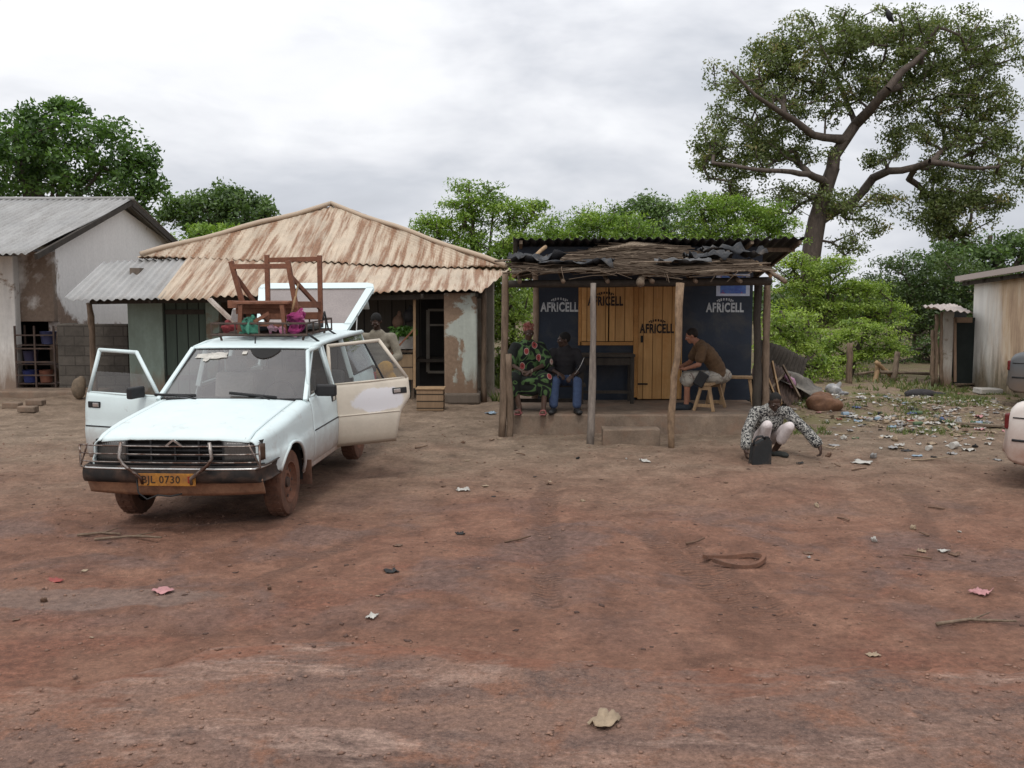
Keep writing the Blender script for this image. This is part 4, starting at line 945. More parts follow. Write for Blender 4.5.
# closed left front door + openings
def make_door(name, s, y0, y1, m, yedge=None, hinge_rot=0, tilt=0, glass_to=1.0, wtop=1.55, slope0=.38, slope1=.10, back=None):
    """door built about its hinge line (x = s*.84, y = y0)"""
    off = Vector((-s*.84, -y0, 0))
    mb = MB(); mb.T = Matrix.Translation(off)
    def fn(u, v):
        y = lerp(y0, y1, u); z = lerp(SILL, zbelt(y), v)
        if yedge: b = yedge(z); y = lerp(y0, b, u); z = lerp(SILL, zbelt(y), v)
        return (s*sx(y if y < 2.4 else 2.4, z), y, z)
    mb.grid(fn, 20, 16); d = mb.build(name, m, car, smooth=True, solid=.012); d.location = (s*.84, y0, 0); d.rotation_euler = (tilt, 0, hinge_rot)
    mb = MB(); mb.T = Matrix.Translation(off)
    def fi(u, v):
        p = fn(u*.97+.015, v*.97+.01); return (p[0]-s*.07, p[1], p[2])
    mb.grid(fi, 12, 8); mb.build('inner_trim', M['dark'], d, smooth=True, solid=.02)
    mb = MB(); mb.T = Matrix.Translation(off)
    zb0, zb1 = zbelt(y0), zbelt(y1); yb = back or y1
    xt = .695
    A = (s*.815, y0+.015, zb0); B = (s*(xt+.02), y0+slope0, wtop); C_ = (s*(xt+.005), yb-slope1, wtop+.015); D = (s*.81, yb-.02, zb1)
    for p, q in ((A, B), (B, C_), (C_, D)): mb.tube([p, q], .022, 8)
    mb.tube([A, (s*.822, (y0+yb)/2, (zb0+zb1)/2), D], .014, 6)
    for p in (B, C_): mb.ell(p, (.022, .022, .022), None, 8, 6)
    mb.build('window_frame', m, d, smooth=True)
    mb = MB(); mb.T = Matrix.Translation(off)
    P = lambda u, v: tuple(lerp(lerp(A[i], D[i], u), lerp(B[i], C_[i], u), v*glass_to) for i in range(3))
    mb.grid(P, 6, 6); mb.build('window_glass', M['glass'], d, smooth=True)
    mb = MB(); mb.T = Matrix.Translation(off)
    if yb > 2.3: 
        u = .70; mb.beam(P(u, 0), tuple(lerp(B[i], C_[i], u) for i in range(3)), .018); mb.build('quarter_bar', M['black'], d)
    hy = (yb-.13 if yb < 2.3 else y1-.12); hz = .965
    mb = MB(); mb.T = Matrix.Translation(off); x = s*(sx(hy, hz)+.008); mb.bounds((x-.012, hy-.085, hz-.035), (x+.012, hy+.085, hz+.035)); mb.build('handle', M['black'], d, bevel=.008)
    mb = MB(); mb.T = Matrix.Translation(off); mb.bounds((x+s*.013-.006, hy-.07, hz-.022), (x+s*.013+.006, hy+.01, hz+.022)); mb.build('handle_plate', M['chrome'], d, bevel=.004)
    mb = MB(); mb.T = Matrix.Translation(off)
    mb.tube([(s*(sx(y, .725)+.004), y, .725) for y in np.linspace(y0+.01, (yedge(.725) if yedge else y1)-.01, 10)], .009, 6); mb.build('trim_strip', M['black'] if m is not M['beige'] else M['beige'], d, smooth=True)
    return d
def mirror(d, s, y0):
    mb = MB(); off = Vector((-s*.84, -y0, 0)); mb.T = Matrix.Translation(off)
    c = (s*.965, y0+.20, zbelt(y0)+.055)
    mb.box(c, (.22, .075, .125)); mb.beam((s*.83, y0+.22, zbelt(y0)+.03), (s*.9, y0+.21, zbelt(y0)+.045), .05, .06); mb.build('wing_mirror', M['black'], d, bevel=.018)
    mb = MB(); mb.T = Matrix.Translation(off); mb.box((c[0], c[1]+.039, c[2]), (.19, .004, .10)); mb.build('mirror_glass', M['chrome'], d)
dl = make_door('front_door', 1, .785, 1.795, cw); mirror(dl, 1, .785)
dr_ = make_door('front_door', -1, .785, 1.795, cw, hinge_rot=R(74), glass_to=.5); mirror(dr_, -1, .785)
re_edge = lambda z: float(np.interp(z, [.3, .72, .88, 1.2], [2.52, 2.62, 2.745, 2.745]))
dq = make_door('rear_door', 1, 1.81, 2.745, M['beige'], re_edge, R(-73), R(3.5), slope0=.03, slope1=.30, back=2.745)
dq['label'] = 'beige primed rear door with a pale repainted patch'
dz = make_door('rear_door', -1, 1.81, 2.745, cw, re_edge, slope0=.03, slope1=.30, back=2.745)
# hood, cowl, front
mb = MB()
def hoodf(u, v):
    x = lerp(-.71, .71, u); y = lerp(-.765, .62, v); y -= .02*(1-(x/.71)**2)*(1-v)
    cr = .028*(1-abs(x/.71)**2.4)
    ridge = .006*math.exp(-((abs(x)-.42)/.03)**2)
    return (x, y, zhood(y)+cr+ridge-(.02 if v == 0 else 0))
mb.grid(hoodf, 40, 30); mb.build('bonnet', cw, car, smooth=True, solid=.012)
mb = MB(); mb.grid(lambda u, v: (lerp(-.70, .70, u), lerp(.60, .72, v), 1.058+.02*v+.02*(1-(2*u-1)**2)), 16, 3); mb.build('cowl', M['black'], car, smooth=True)
mb = MB(); mb.bounds((-.80, -.70, .55), (.80, -.60, .88)); mb.bounds((-.70, -.58, .40), (.70, 3.9, .46)); mb.build('inner_front', M['dark'], car)
mb = MB()
for i in range(4): mb.bounds((-.46, -.775, .685+i*.05), (.46, -.745, .697+i*.05))
for x in (-.46, -.23, .0, .23, .46): mb.bounds((x-.008, -.779, .67), (x+.008, -.746, .88))
mb.bounds((-.83, -.77, .655), (.83, -.71, .672)); mb.build('grille', M['black'], car)
mb = MB(); mb.beam((-.075, -.795, .835), (0, -.80, .895), .018, .02, (0, 1, 0)); mb.beam((.075, -.795, .835), (0, -.80, .895), .018, .02, (0, 1, 0)); mb.build('emblem', M['chrome'], car)
hl = NT('headlight_glass'); hl.set((.075, .07, .065), .18, .1, .6); 
ribs = hl.n('ShaderNodeTexWave'); hl.l(hl.vec((1, 1, 1)), ribs.inputs['Vector']); ribs.inputs['Scale'].default_value = 14; hl.bump(ribs.outputs[1], .3, .01)
for s in (1, -1):
    mb = MB(); mb.grid(lambda u, v: (s*lerp(.47, .80, u), -.775+.075*u*u, lerp(.675, .875-.012*u, v)), 10, 4); mb.build('headlight', hl.m, car, smooth=True, solid=.02)
    mb = MB(); mb.grid(lambda u, v: (s*lerp(.795, .822, u), -.745+.06*u, lerp(.70, .85, v)), 4, 4); mb.build('indicator', mat('amber_lens', (.07, .04, .025), rough=.5), car, smooth=True, solid=.02)
# bumper with bright strip, valance below
def bump_path(z, d=0, n=31, w=.90):
    return [((w+d)*math.copysign(1, t)*min(1, abs(t))*1.0, -.90-d+.10*abs(t)**4+ (0 if abs(t) <= 1 else 0), z) for t in np.linspace(-1, 1, n)]
mb = MB()
def bf(u, v):
    t = lerp(-1.28, 1.28, u); a = abs(t)
    if a <= 1: x = t*.83; y = -.90+.05*a**3
    else: k = (a-1)/.28; x = math.copysign(.83+.045*math.sin(min(1, k*2)*math.pi/2), t); y = -.85+.45*k
    prof = [(.0, .515), (-.03, .52), (-.055, .55), (-.06, .60), (-.05, .645), (-.02, .66), (.03, .662)]
    q = v*(len(prof)-1); i = min(int(q), len(prof)-2); dx = lerp(prof[i][0], prof[i+1][0], q-i); z = lerp(prof[i][1], prof[i+1][1], q-i)
    if a <= 1: return (x, y+dx, z)
    return (x-math.copysign(dx, t)*.5, y+dx*(1-min(1, k*2)), z)
mb.grid(bf, 64, 12); mb.build('front_bumper', mat('grey_bumper', (.022, .02, .019), rough=.75, spec=.2, dirt=(.09, .055, .04), dscale=3, dlo=.42, dhi=.66), car, smooth=True, solid=.01)
mb = MB(); mb.tube([(lambda p: (p[0], p[1]-.012, p[2]))(bf(u, 4.3/6)) for u in np.linspace(.05, .95, 50)], .011, 6); mb.build('bumper_strip', M['chrome'], car, smooth=True)
mb = MB(); mb.grid(lambda u, v: (lerp(-.84, .84, u), lerp(-.80, -.87, v)+.05*abs(2*u-1)**3, lerp(.375, .515, v)+.02*abs(2*u-1)**2), 30, 4); mb.build('front_valance', mat('muddy_valance', (.33, .19, .115), (.20, .11, .07), 4, dirt=(.10, .06, .045), dscale=3, dlo=.5, dhi=.7), car, smooth=True, solid=.02)
# grille guard
for s in (1, -1):
    mb = MB(); mb.tube([(s*.415, -.985, .905), (s*.435, -.995, .76), (s*.40, -1.0, .70), (s*.235, -1.0, .575), (s*.23, -.98, .52)], .017, 6); mb.build('guard_upright', M['guard'], car, smooth=True)
mb = MB()
for z in (.715, .79, .865):
    mb.tube([(lambda t: (t*.85, -.985+.04*abs(t)+.16*max(0, abs(t)-.75)*4*max(0, abs(t)-.75), z))(t) for t in np.linspace(-1, 1, 25)], .0065, 6)
for s in (1, -1):
    mb.tube([(s*.85, -.905, .865), (s*.85, -.905, .665), (s*.80, -.90, .64)], .011, 6); mb.tube([(s*.76, -.93, .88), (s*.85, -.905, .67)], .009, 6)
mb.build('guard_bar', M['guard'], car, smooth=True)
mb = MB(); mb.tube([(-.30, -.95, .56), (-.28, -.97, .43), (-.2, -.97, .37), (-.1, -.96, .41), (.02, -.96, .40), (.12, -.94, .42)], .008, 6); mb.build('dangling_wire', M['black'], car, smooth=True)
mb = MB(); mb.bounds((-.27, -.985, .50), (.27, -.973, .615)); pl = mb.build('number_plate', mat('yellow_plate', (.36, .165, .025), (.25, .10, .022), 7, rough=.7, dirt=(.15, .065, .04), dscale=5, dlo=.47, dhi=.68), car, bevel=.003)
t = text_mesh('plate_lettering', 'BJL 0730', .095, Matrix.Translation((-.055, -.9865, .557)) @ Matrix.Rotation(math.pi/2, 4, 'X'), mat('plate_black', (.05, .028, .015)), pl, .0008, .0015, .98)
t = text_mesh('plate_lettering', 'E', .085, Matrix.Translation((.215, -.9865, .557)) @ Matrix.Rotation(math.pi/2, 4, 'X'), mat('plate_red', (.25, .03, .02)), pl, .0008, .0015, .98)
# windscreen, roof, pillars
WSB, WST = (.62, 1.075), (1.34, 1.555)
def ws(u, v, g=0):
    hw = lerp(.80, .655, v)-g; x = lerp(-hw, hw, u); y = lerp(WSB[0], WST[0], v)+.10*(x/.72)**2-.02; z = lerp(WSB[1], WST[1], v)+.012*(1-(x/.7)**2)
    return (x, y, z+.0)
mb = MB(); mb.grid(lambda u, v: ws(u, v), 20, 10); wsg = mb.build('windscreen', M['wsglass'], car, smooth=True)
mb = MB(); mb.tube([ws(u, 0) for u in np.linspace(0, 1, 16)]+[ws(1, v) for v in np.linspace(.1, 1, 6)]+[ws(u, 1) for u in np.linspace(.95, 0, 16)]+[ws(0, v) for v in np.linspace(.9, .1, 6)], .014, 6, closed=True); mb.build('windscreen_seal', M['black'], car, smooth=True)
mb = MB()
for u0, u1, z0, z1, sd_ in ((.06, .20, .80, .90, 1), (.18, .34, .80, .92, 4), (.14, .2, .74, .80, 7)):
    mb.grid(lambda u, v: (lambda p: (p[0], p[1]-.012, p[2]+.004))(ws(lerp(u0, u1, u)+.012*float(vnoise(v*5+sd_, u*4)), lerp(z0, z1, v)+.03*float(vnoise(u*5, v*5+sd_)))), 10, 6)
mb.grid(lambda u, v: (lambda p: (p[0], p[1]-.012, p[2]+.004))(ws(lerp(.46, .50, u), lerp(.88, .94, v))), 3, 3)
mb.build('sticker', mat('peeling_sticker', (.52, .50, .45), (.30, .28, .25), 12, rough=.7), wsg, smooth=True)
mb = MB(); mb.box((.03, 1.47, 1.47), (.24, .03, .075)); mb.build('rear_view_mirror', M['dark'], wsg, bevel=.01)
mb = MB(); mb.grid(lambda u, v: (lambda p: (p[0], p[1]-.013, p[2]+.004))(ws(lerp(.52, .78, u), lerp(.955, .985-.19*abs(math.sin(u*math.pi))**.7, 1-v) if v < 1 else .985)), 12, 3); mb.build('sun_visor', M['dark'], wsg)
for s in (1, -1):
    mb = MB(); mb.beam((s*.81, .70, 1.06), (s*.685, 1.41, 1.565), .05, .05); mb.build('windscreen_pillar', cw, car, bevel=.012)
    for (y, x0, x1, y1) in ((1.80, .81, .68, 1.80), (2.74, .81, .685, 2.70)): mb = MB(); mb.beam((s*x0, y, 1.08), (s*x1, y1, 1.58), .045, .06); mb.build('pillar', cw if y < 2 else cw, car, bevel=.01)
    mb = MB(); mb.beam((s*.79, 4.0, 1.10), (s*.63, 3.86, 1.58), .10, .07); mb.build('rear_pillar', cw, car, bevel=.02)
    mb = MB(); mb.tube([(s*.685, 1.45, 1.565), (s*.695, 1.8, 1.592), (s*.70, 2.6, 1.605), (s*.695, 3.4, 1.60), (s*.675, 3.9, 1.585)], .030, 8); mb.build('roof_rail', cw, car, smooth=True)
    mb = MB(); mb.grid(lambda u, v: (s*lerp(.815, .69, v), lerp(2.80, lerp(3.93, 3.82, v), u), lerp(1.10, 1.56, v)), 6, 4); mb.build('quarter_glass', M['glass'], car, smooth=True)
    mb = MB(); mb.tube([(s*.812, 2.8, 1.105), (s*.812, 3.95, 1.115)], .014, 6); mb.build('quarter_seal', M['black'], car, smooth=True)
mb = MB()
def rf(u, v):
    x = lerp(-.695, .695, u); y = lerp(1.33, 3.95, v)+.09*(x/.69)**2*(1-v)-.02*(1-v)
    z = float(np.interp(y, [1.30, 1.5, 2.0, 2.8, 3.5, 3.95], [1.56, 1.585, 1.618, 1.632, 1.62, 1.59]))+.025*(1-abs(x/.695)**2.5)-.012
    return (x, y, z)
mb.grid(rf, 24, 40); mb.build('roof', cw, car, smooth=True, solid=.02)
mb = MB(); mb.tube([(.0, 1.52, 1.605), (.01, 1.50, 1.69)], .008, 6); mb.build('aerial', M['black'], car)
# wipers
for x, sg in ((-.50, 1), (.30, 1)):
    mb = MB(); b = (x+.16, .58, 1.09); t = (x-.10, .66, 1.115); mb.tube([b, (x+.05, .61, 1.115), t], .010, 6); a1 = ws(.5+x/1.45-.20, .05 if x < 0 else .09); a2 = ws(.5+x/1.45+.12, .03 if x < 0 else .0)
    mb.tube([(a1[0], a1[1]-.03, a1[2]+.02), (a2[0], a2[1]-.03, a2[2]+.025)], .017, 6); mb.build('wiper', M['black'], car, smooth=True)
# interior
mb = MB(); mb.bounds((-.74, .86, .80), (.74, 1.10, 1.06)); mb.build('dashboard', M['dark'], car, bevel=.04)
mb = MB(); mb.tube([(.36+.185*math.cos(a), 1.22+.06*math.sin(a), 1.03+.175*math.sin(a)) for a in np.linspace(0, 2*math.pi, 25)[:-1]], .014, 6, closed=True); mb.beam((.36, 1.05, .95), (.36, 1.21, 1.03), .05); mb.beam((.18, 1.22, 1.03), (.54, 1.22, 1.03), .03); mb.build('steering_wheel', M['black'], car, smooth=True)
for x in (-.36, .36):
    sm = M['seat2'] if x < 0 else M['seat']
    mb = MB(); mb.box((x, 1.50, .62), (.50, .50, .16)); se = mb.build('front_seat', sm, car, bevel=.05, bseg=3)
    mb = MB(); mb.box((x, 1.80, .96), (.48, .13, .58), (R(-12), 0, 0)); mb.build('seat_back', sm, se, bevel=.05, bseg=3)
    mb = MB(); mb.box((x, 1.88, 1.34), (.26, .09, .18), (R(-10), 0, 0)); mb.build('headrest', sm, se, bevel=.04, bseg=3)
mb = MB(); mb.box((0, 2.55, .62), (1.35, .5, .18)); mb.box((0, 2.85, .92), (1.35, .14, .5), (R(-12), 0, 0)); mb.build('rear_bench', M['seat'], car, bevel=.05, bseg=3)
mb = MB(); mb.bounds((-.80, .86, .44), (.80, 3.98, .50)); mb.build('floor_pan', M['dark'], car)
# rear: bumper, lamps, open tailgate
mb = MB(); mb.bounds((-.86, 4.04, .50), (.86, 4.14, .64)); mb.build('rear_bumper', M['black'], car, bevel=.02)
mb = MB(); mb.bounds((-.78, 4.0, .42), (.78, 4.035, .62)); mb.build('rear_panel', cw, car)
for s in (1, -1): mb = MB(); mb.bounds((s*.80-.04, 3.99, .68), (s*.80+.04, 4.04, 1.02)); mb.build('tail_lamp', mat('red_lens', (.28, .02, .015), rough=.25), car, bevel=.01)
# local: y away from the hinge along the panel, z the outer face
def tgw(t): return float(np.interp(t, [0, .12, .75, 1.0], [.63, .66, .83, .85]))
Lg = 1.06
def strip(mb, poly, z0, z1): mb.prism(poly, z0, z1, 'z')
mb = MB()
o_ = [(-tgw(0), 0), (tgw(0), 0), (tgw(.12), .12*Lg), (-tgw(.12), .12*Lg)]; strip(mb, o_, -.03, .02)
w0, w1 = tgw(.12), tgw(.9)
for s in (1, -1): strip(mb, [(s*w0, .12*Lg), (s*w1, .9*Lg), (s*(w1-.085), .9*Lg), (s*(w0-.075), .12*Lg)], -.03, .02)
strip(mb, [(-w1, .9*Lg), (w1, .9*Lg), (w1-.02, .97*Lg), (w1-.10, Lg), (-w1+.10, Lg), (-w1+.02, .97*Lg)], -.03, .02)
for s in (1, -1): mb.beam((s*(w1-.02), .86*Lg, -.04), (s*(w1-.05), Lg, -.10), .05, .06)
mb.beam((-w1+.05, Lg-.01, -.02), (w1-.05, Lg-.01, -.02), .05, .05)
tg = mb.build('tailgate', M['clean'], car, bevel=.012); tg.location = (-.17, 3.93, 1.60); tg.rotation_euler = (R(36), 0, 0)
mb = MB(); strip(mb, [(-(w0-.07), .125*Lg), (w0-.07, .125*Lg), (w1-.08, .895*Lg), (-(w1-.08), .895*Lg)], -.006, .0)
n = NT('tailgate_glass'); n.set((.30, .26, .245), .22, 0, .5); mb.build('tailgate_glass', mat('dusty_rear_glass', (.235, .20, .185), (.19, .16, .15), 2, rough=.25, bump=.01, spec=.5), tg)
mb = MB(); mb.grid(lambda u, v: (lerp(-.70, .70, u), Lg-.03+.02*v, -.05-.40*v), 6, 4); mb.build('lower_panel', M['clean'], tg, smooth=True, solid=.02)
for s in (1, -1): mb = MB(); mb.tube([(s*.66-.1, 3.98, 1.25), (s*.66-.12, 4.25, 1.85)], .010, 6); mb.build('gas_strut', M['chrome'], car)
# roof rack
zr0, zr1 = 1.69, 1.825; ya, yb = 1.75, 2.85; xa, xb = -.60, .54
mb = MB()
for z, r in ((zr0, .016), (zr1, .014)): mb.tube([(xa, ya, z), (xb, ya, z), (xb, yb, z), (xa, yb, z)], r, 6, closed=True)
rack = mb.build('roof_rack', M['steel'], car)
for x in np.linspace(xa, xb, 5):
    for y in (ya, yb): mb = MB(); mb.tube([(x, y, zr0), (x, y, zr1)], .010, 6); mb.build('upright', M['steel'], rack)
for y in np.linspace(ya, yb, 5)[1:-1]:
    for x in (xa, xb): mb = MB(); mb.tube([(x, y, zr0), (x, y, zr1)], .010, 6); mb.build('upright', M['steel'], rack)
for y in np.linspace(ya, yb, 7): mb = MB(); mb.tube([(xa, y, zr0), (xb, y, zr0)], .011, 6); mb.build('floor_bar', M['steel'], rack)
for x in (xa+.06, xb-.06):
    for y in (ya+.1, yb-.1): mb = MB(); mb.tube([(x, y, zr0), (x*.95, y, 1.60)], .014, 6); mb.build('rack_foot', M['steel'], rack)
mb = MB(); mb.tube([(xb, ya+.7, zr1), (xb+.01, ya+.75, zr1+.10), (xb, ya+.95, zr0), (.665, ya+1.0, 1.60)], .012, 6); mb.build('rope', M['black'], rack, smooth=True)
mb = MB(); mb.tube([(.50, ya+.02, zr0), (.56, ya+.0, 1.70), (.66, ya+.1, 1.60)], .014, 6); mb.build('rope', M['black'], rack, smooth=True)
def cart(p):   # car-local point to world
    m = Matrix.Translation(car.location) @ car.rotation_euler.to_matrix().to_4x4(); return m @ Vector(p)
crot = car.rotation_euler[:]
def on_rack(name, label, cat, p): return thing(name, label, cat, tuple(cart(p)), crot)
ZB = zr0+.012
rw = M['redwood']
# upturned table: legs in the air
tb2 = on_rack('wooden_table', 'upturned red brown wooden table frame with legs in the air on the car roof rack', 'table', (0, 2.4, ZB))
def lg(p, q, w=.055, parent=None, nm='leg'): mb = MB(); mb.beam(p, q, w, w, (0, 1, 0)); return mb.build(nm, rw, parent, bevel=.004)
lf, rt = -.40, .30
lg((lf+.10, -.38, .30), (lf-.02, -.42, .85), .055, tb2); lg((rt-.02+.09, -.38, .10), (rt-.03, -.42, .85), .055, tb2)
lg((lf+.13, .42, .12), (lf+.13, .45, .93), .055, tb2); lg((rt+.11, .42, .02), (rt+.11, .45, .92), .055, tb2)
mb = MB(); mb.beam((lf-.0, -.42, .785), (rt-.03, -.42, .785), .045, .06); mb.build('top_stretcher', rw, tb2, bevel=.003)
mb = MB(); mb.beam((lf+.13, .45, .865), (rt+.11, .45, .875), .045, .06); mb.build('top_stretcher', rw, tb2, bevel=.003)
mb = MB(); mb.beam((lf-.08, -.41, .34), (rt+.06, -.41, .33), .03, .09); mb.beam((lf-.0, -.36, .26), (rt+.10, -.36, .27), .03, .08); mb.beam((lf+.13, .42, .16), (rt+.11, .42, .16), .03, .09); mb.beam((lf+.08, -.38, .33), (lf+.13, .42, .30), .03, .08); mb.beam((rt+.02, -.38, .33), (rt+.11, .42, .30), .03, .08); mb.build('apron', rw, tb2, bevel=.003)
mb = MB(); mb.beam((rt-.01, -.37, .66), (rt+.11, .41, .25), .03, .05); mb.beam((lf+.02, -.36, .66), (lf+.20, .2, .10), .03, .05); mb.build('brace', rw, tb2)
ch2 = on_rack('wooden_stool', 'small dark red wooden stool lying under the upturned table on the rack', 'stool', (-.03, 1.98, ZB))
for x in (-.27, .28):
    for y in (-.12, .16): mb = MB(); mb.beam((x, y, 0), (x*.9, y, .34), .05); mb.build('leg', rw, ch2, bevel=.004)
mb = MB(); mb.box((0, .02, .36), (.66, .36, .03)); mb.build('seat', rw, ch2, bevel=.006)
mb = MB(); mb.beam((-.27, -.12, .12), (.28, -.12, .10), .03, .05); mb.build('rail', rw, ch2)
mb = MB(); mb.beam((-.25, -.15, .04), (.1, -.15, .24), .03, .04); mb.build('brace', rw, ch2)
sk_ = on_rack('bamboo_stick', 'thin pale stick leaning through the upturned table on the rack', 'stick', (.26, 1.88, ZB)); mb = MB(); mb.tube([(.0, .1, .10), (.07, .1, .35), (.12, .12, .58)], [.018, .016, .01], 7); mb.build('stem', M['palewood'], sk_, smooth=True)
pk = on_rack('wooden_plank', 'whitewashed plank sticking up at the left end of the roof rack', 'plank', (-.54, 2.1, ZB)); mb = MB(); mb.beam((.14, 0, .06), (-.20, -.02, .40), .035, .10, (0, 1, 0)); mb.build('board', mat('whitewash', (.50, .45, .40), (.30, .22, .17), 5), pk, bevel=.004)
pc = on_rack('paper_parcel', 'small white paper parcel on the left end of the roof rack', 'parcel', (-.42, 2.12, ZB)); mb = MB(); mb.box((0, 0, .20), (.12, .12, .16), (.2, .3, .1)); mb.build('wrap', mat('white_paper', (.55, .52, .49)), pc, bevel=.015)
def bundle(name, lab, cat, p, d, m, seed, n=7):
    o = on_rack(name, lab, cat, p); mb = MB(); r_ = random.Random(seed)
    for i in range(n):
        mb.ell((r_.uniform(-.5, .5)*d[0], r_.uniform(-.5, .5)*d[1], d[2]*r_.uniform(.2, .8)), (d[0]*.30, d[1]*.32, d[2]*.22), (r_.random(), r_.random(), r_.random()), 12, 8)
    mb.v = [tuple(Vector(p)+Vector([d[2]*.55*float(vnoise(p[k]*23+seed*3, p[(k+1) % 3]*27+k*7)) for k in range(3)])) for p in mb.v]
    b = remesh(mb, 'cloth', m, o, .011, 1); 
    return o
bundle('cloth_bundle', 'green plastic bag tied on the roof rack', 'bag', (-.18, 1.84, ZB), (.12, .12, .24), mat('green_bag', (.05, .20, .13), (.02, .08, .06), 9, rough=.6), 1)
bundle('cloth_bundle', 'magenta cloth bundle at the right end of the roof rack', 'bundle', (.36, 1.90, ZB), (.14, .13, .30), mat('magenta_cloth', (.30, .03, .14), (.10, .015, .05), 8, rough=.8, dirt=(.5, .25, .34), dscale=5, dlo=.55, dhi=.6), 2)
bundle('cloth_bundle', 'small pink and white cloth roll on the roof rack floor', 'bundle', (.16, 1.84, ZB), (.20, .10, .10), mat('pink_cloth', (.26, .05, .12), (.36, .27, .29), 9, rough=.8), 3)
bundle('cloth_bundle', 'dark red bag under the whitewashed plank on the rack', 'bag', (-.44, 2.05, ZB), (.22, .16, .13), mat('dark_red_cloth', (.22, .03, .035), (.09, .02, .02), 6), 4)
tp = on_rack('folded_tarp', 'flat black folded tarpaulin on the middle of the roof rack', 'tarp', (.03, 2.5, ZB)); mb = MB(); mb.grid(lambda u, v: (lerp(-.45, .42, u), lerp(-.45, .3, v), .05+.03*float(vnoise(u*6, v*6))), 16, 16); mb.build('sheet', tarp, tp, smooth=True, solid=.05)
# ---------- hatchback and hidden neighbours at the right edge ----------
def small_car(name, label, loc, rot, col, mud, nm):
    c = thing(name, label, 'car', loc, rot); pm = paint(nm, col, mud, .62)
    # y = 0 rear end, +y forward
    Lc, Hw = 3.9, .82
    prof_y = [0, .06, .18, .35, .9, 1.9, 2.5, 3.0, 3.7, 3.9]
    ztop = [.72, .93, .985, 1.0, 1.0, .99, .98, .95, .84, .70]
    zbot = [.40, .30, .27, .26, .25, .25, .25, .25, .28, .42]
    wl = [.70, .775, .80, .815, .82, .82, .82, .81, .76, .66]
    for s in (1, -1):
        mb = MB()
        def fn(u, v):
            y = u*Lc; zt = np.interp(y, prof_y, ztop); zb = np.interp(y, prof_y, zbot)
            for yw in (.74, 3.12):
                d = abs(y-yw)
                if d < .36: zb = max(zb, .30+math.sqrt(.36**2-d*d))
            w = np.interp(y, prof_y, wl); 
            if v <= .8: z = lerp(zb, zt-.06, v/.8); x = w+.02*math.sin(math.pi*min(1, max(0, (z-.25)/.75)))-.045*max(0, (z-.8))
            else: t = (v-.8)/.2*math.pi/2; z = zt-.06+.06*math.sin(t); x = w-.01-.14*(1-math.cos(t))
            return (s*float(x), float(y), float(z))
        mb.grid(fn, 80, 20); mb.build('side_panel', pm, c, smooth=True, solid=.01)
        for yw in (.74, 3.12):
            tyre(c, s*.70, yw, .29, .29, .17, s)
            mb = MB(); mb.grid(lambda u, v: (s*lerp(.4, .80, v), yw+.37*math.cos(math.pi*u), .30+.37*math.sin(math.pi*u)), 16, 2); mb.build('wheel_arch', M['dark'], c, smooth=True)
        mb = MB(); mb.box((s*.70, .40, .24), (.2, .012, .30)); mb.build('mud_flap', mat('red_mud_flap', (.10, .03, .025)), c)
        mb = MB(); mb.bounds((s*.72-.05, -.012, .66), (s*.72+.05, .06, .84)); mb.build('tail_lamp', mat('red_tail_lens', (.12, .015, .014), rough=.25), c, bevel=.02)
        mb = MB(); mb.grid(lambda u, v: (s*lerp(.79, .62, v), lerp(lerp(.35, .62, v), lerp(2.75, 2.15, v), u), lerp(.985, 1.36, v)), 8, 5); mb.build('side_glass', M['glass'], c, smooth=True)
        for a, b in (((.30, .97), (.55, 1.38)), ((1.5, .98), (1.45, 1.39)), ((2.85, .97), (2.2, 1.38))):
            mb = MB(); mb.beam((s*.795, a[0], a[1]), (s*.615, b[0], b[1]), .06, .05); mb.build('pillar', pm, c, bevel=.012)
    for s in (1, -1):
        for zt, rr, mm in ((.545, .016, M['black']), (.80, .008, M['dark'])): mb = MB(); mb.tube([(s*(float(np.interp(y, prof_y, wl))+.022), y, zt) for y in np.linspace(.08, 3.75, 40)], rr, 6); mb.build('trim_strip', mm, c, smooth=True)  # thin upper tube is a dark line for the body crease's shade; lower is trim
    mb = MB(); mb.grid(lambda u, v: (lerp(-.67, .67, u), lerp(-.03, .30, v)+.10*(2*u-1)**4*(1-v), lerp(.72, 1.0, v)), 14, 4); mb.build('hatch_panel', pm, c, smooth=True, solid=.01)
    mb = MB(); mb.grid(lambda u, v: (lerp(-.66, .66, u)*lerp(1, .9, v), lerp(.28, .58, v), lerp(.99, 1.37, v)), 8, 4); mb.build('rear_window', mat('dark_red_glass', (.06, .018, .02), rough=.1), c, smooth=True)
    mb = MB(); mb.grid(lambda u, v: (lerp(-.63, .63, u), lerp(.55, 2.2, v), 1.375+.03*math.sin(math.pi*v)+.02*(1-(2*u-1)**2)), 10, 14); mb.build('roof', pm, c, smooth=True, solid=.02)
    mb = MB(); mb.grid(lambda u, v: (lerp(-.72, .72, u), lerp(2.8, 3.86, v), lerp(.985, .76, v**1.5)+.02*(1-(2*u-1)**2)), 10, 10); mb.build('bonnet', pm, c, smooth=True, solid=.01)
    mb = MB(); mb.grid(lambda u, v: (lerp(-.70, .70, u)*lerp(1, .88, v), lerp(2.82, 2.18, v), lerp(.99, 1.37, v)), 8, 4); mb.build('windscreen', M['wsglass'], c, smooth=True)
    mb = MB(); mb.grid(lambda u, v: (lerp(-.80, .80, u), -.07+.28*abs(2*u-1)**4+.03*v, lerp(.36, .62, v)), 30, 4); mb.build('rear_bumper', pm, c, smooth=True, solid=.03)
    mb = MB(); mb.bounds((-.72, .1, .26), (.72, 3.8, .32)); mb.bounds((-.7, .5, .5), (.7, 2.6, .9)); mb.build('cabin_floor', M['dark'], c)
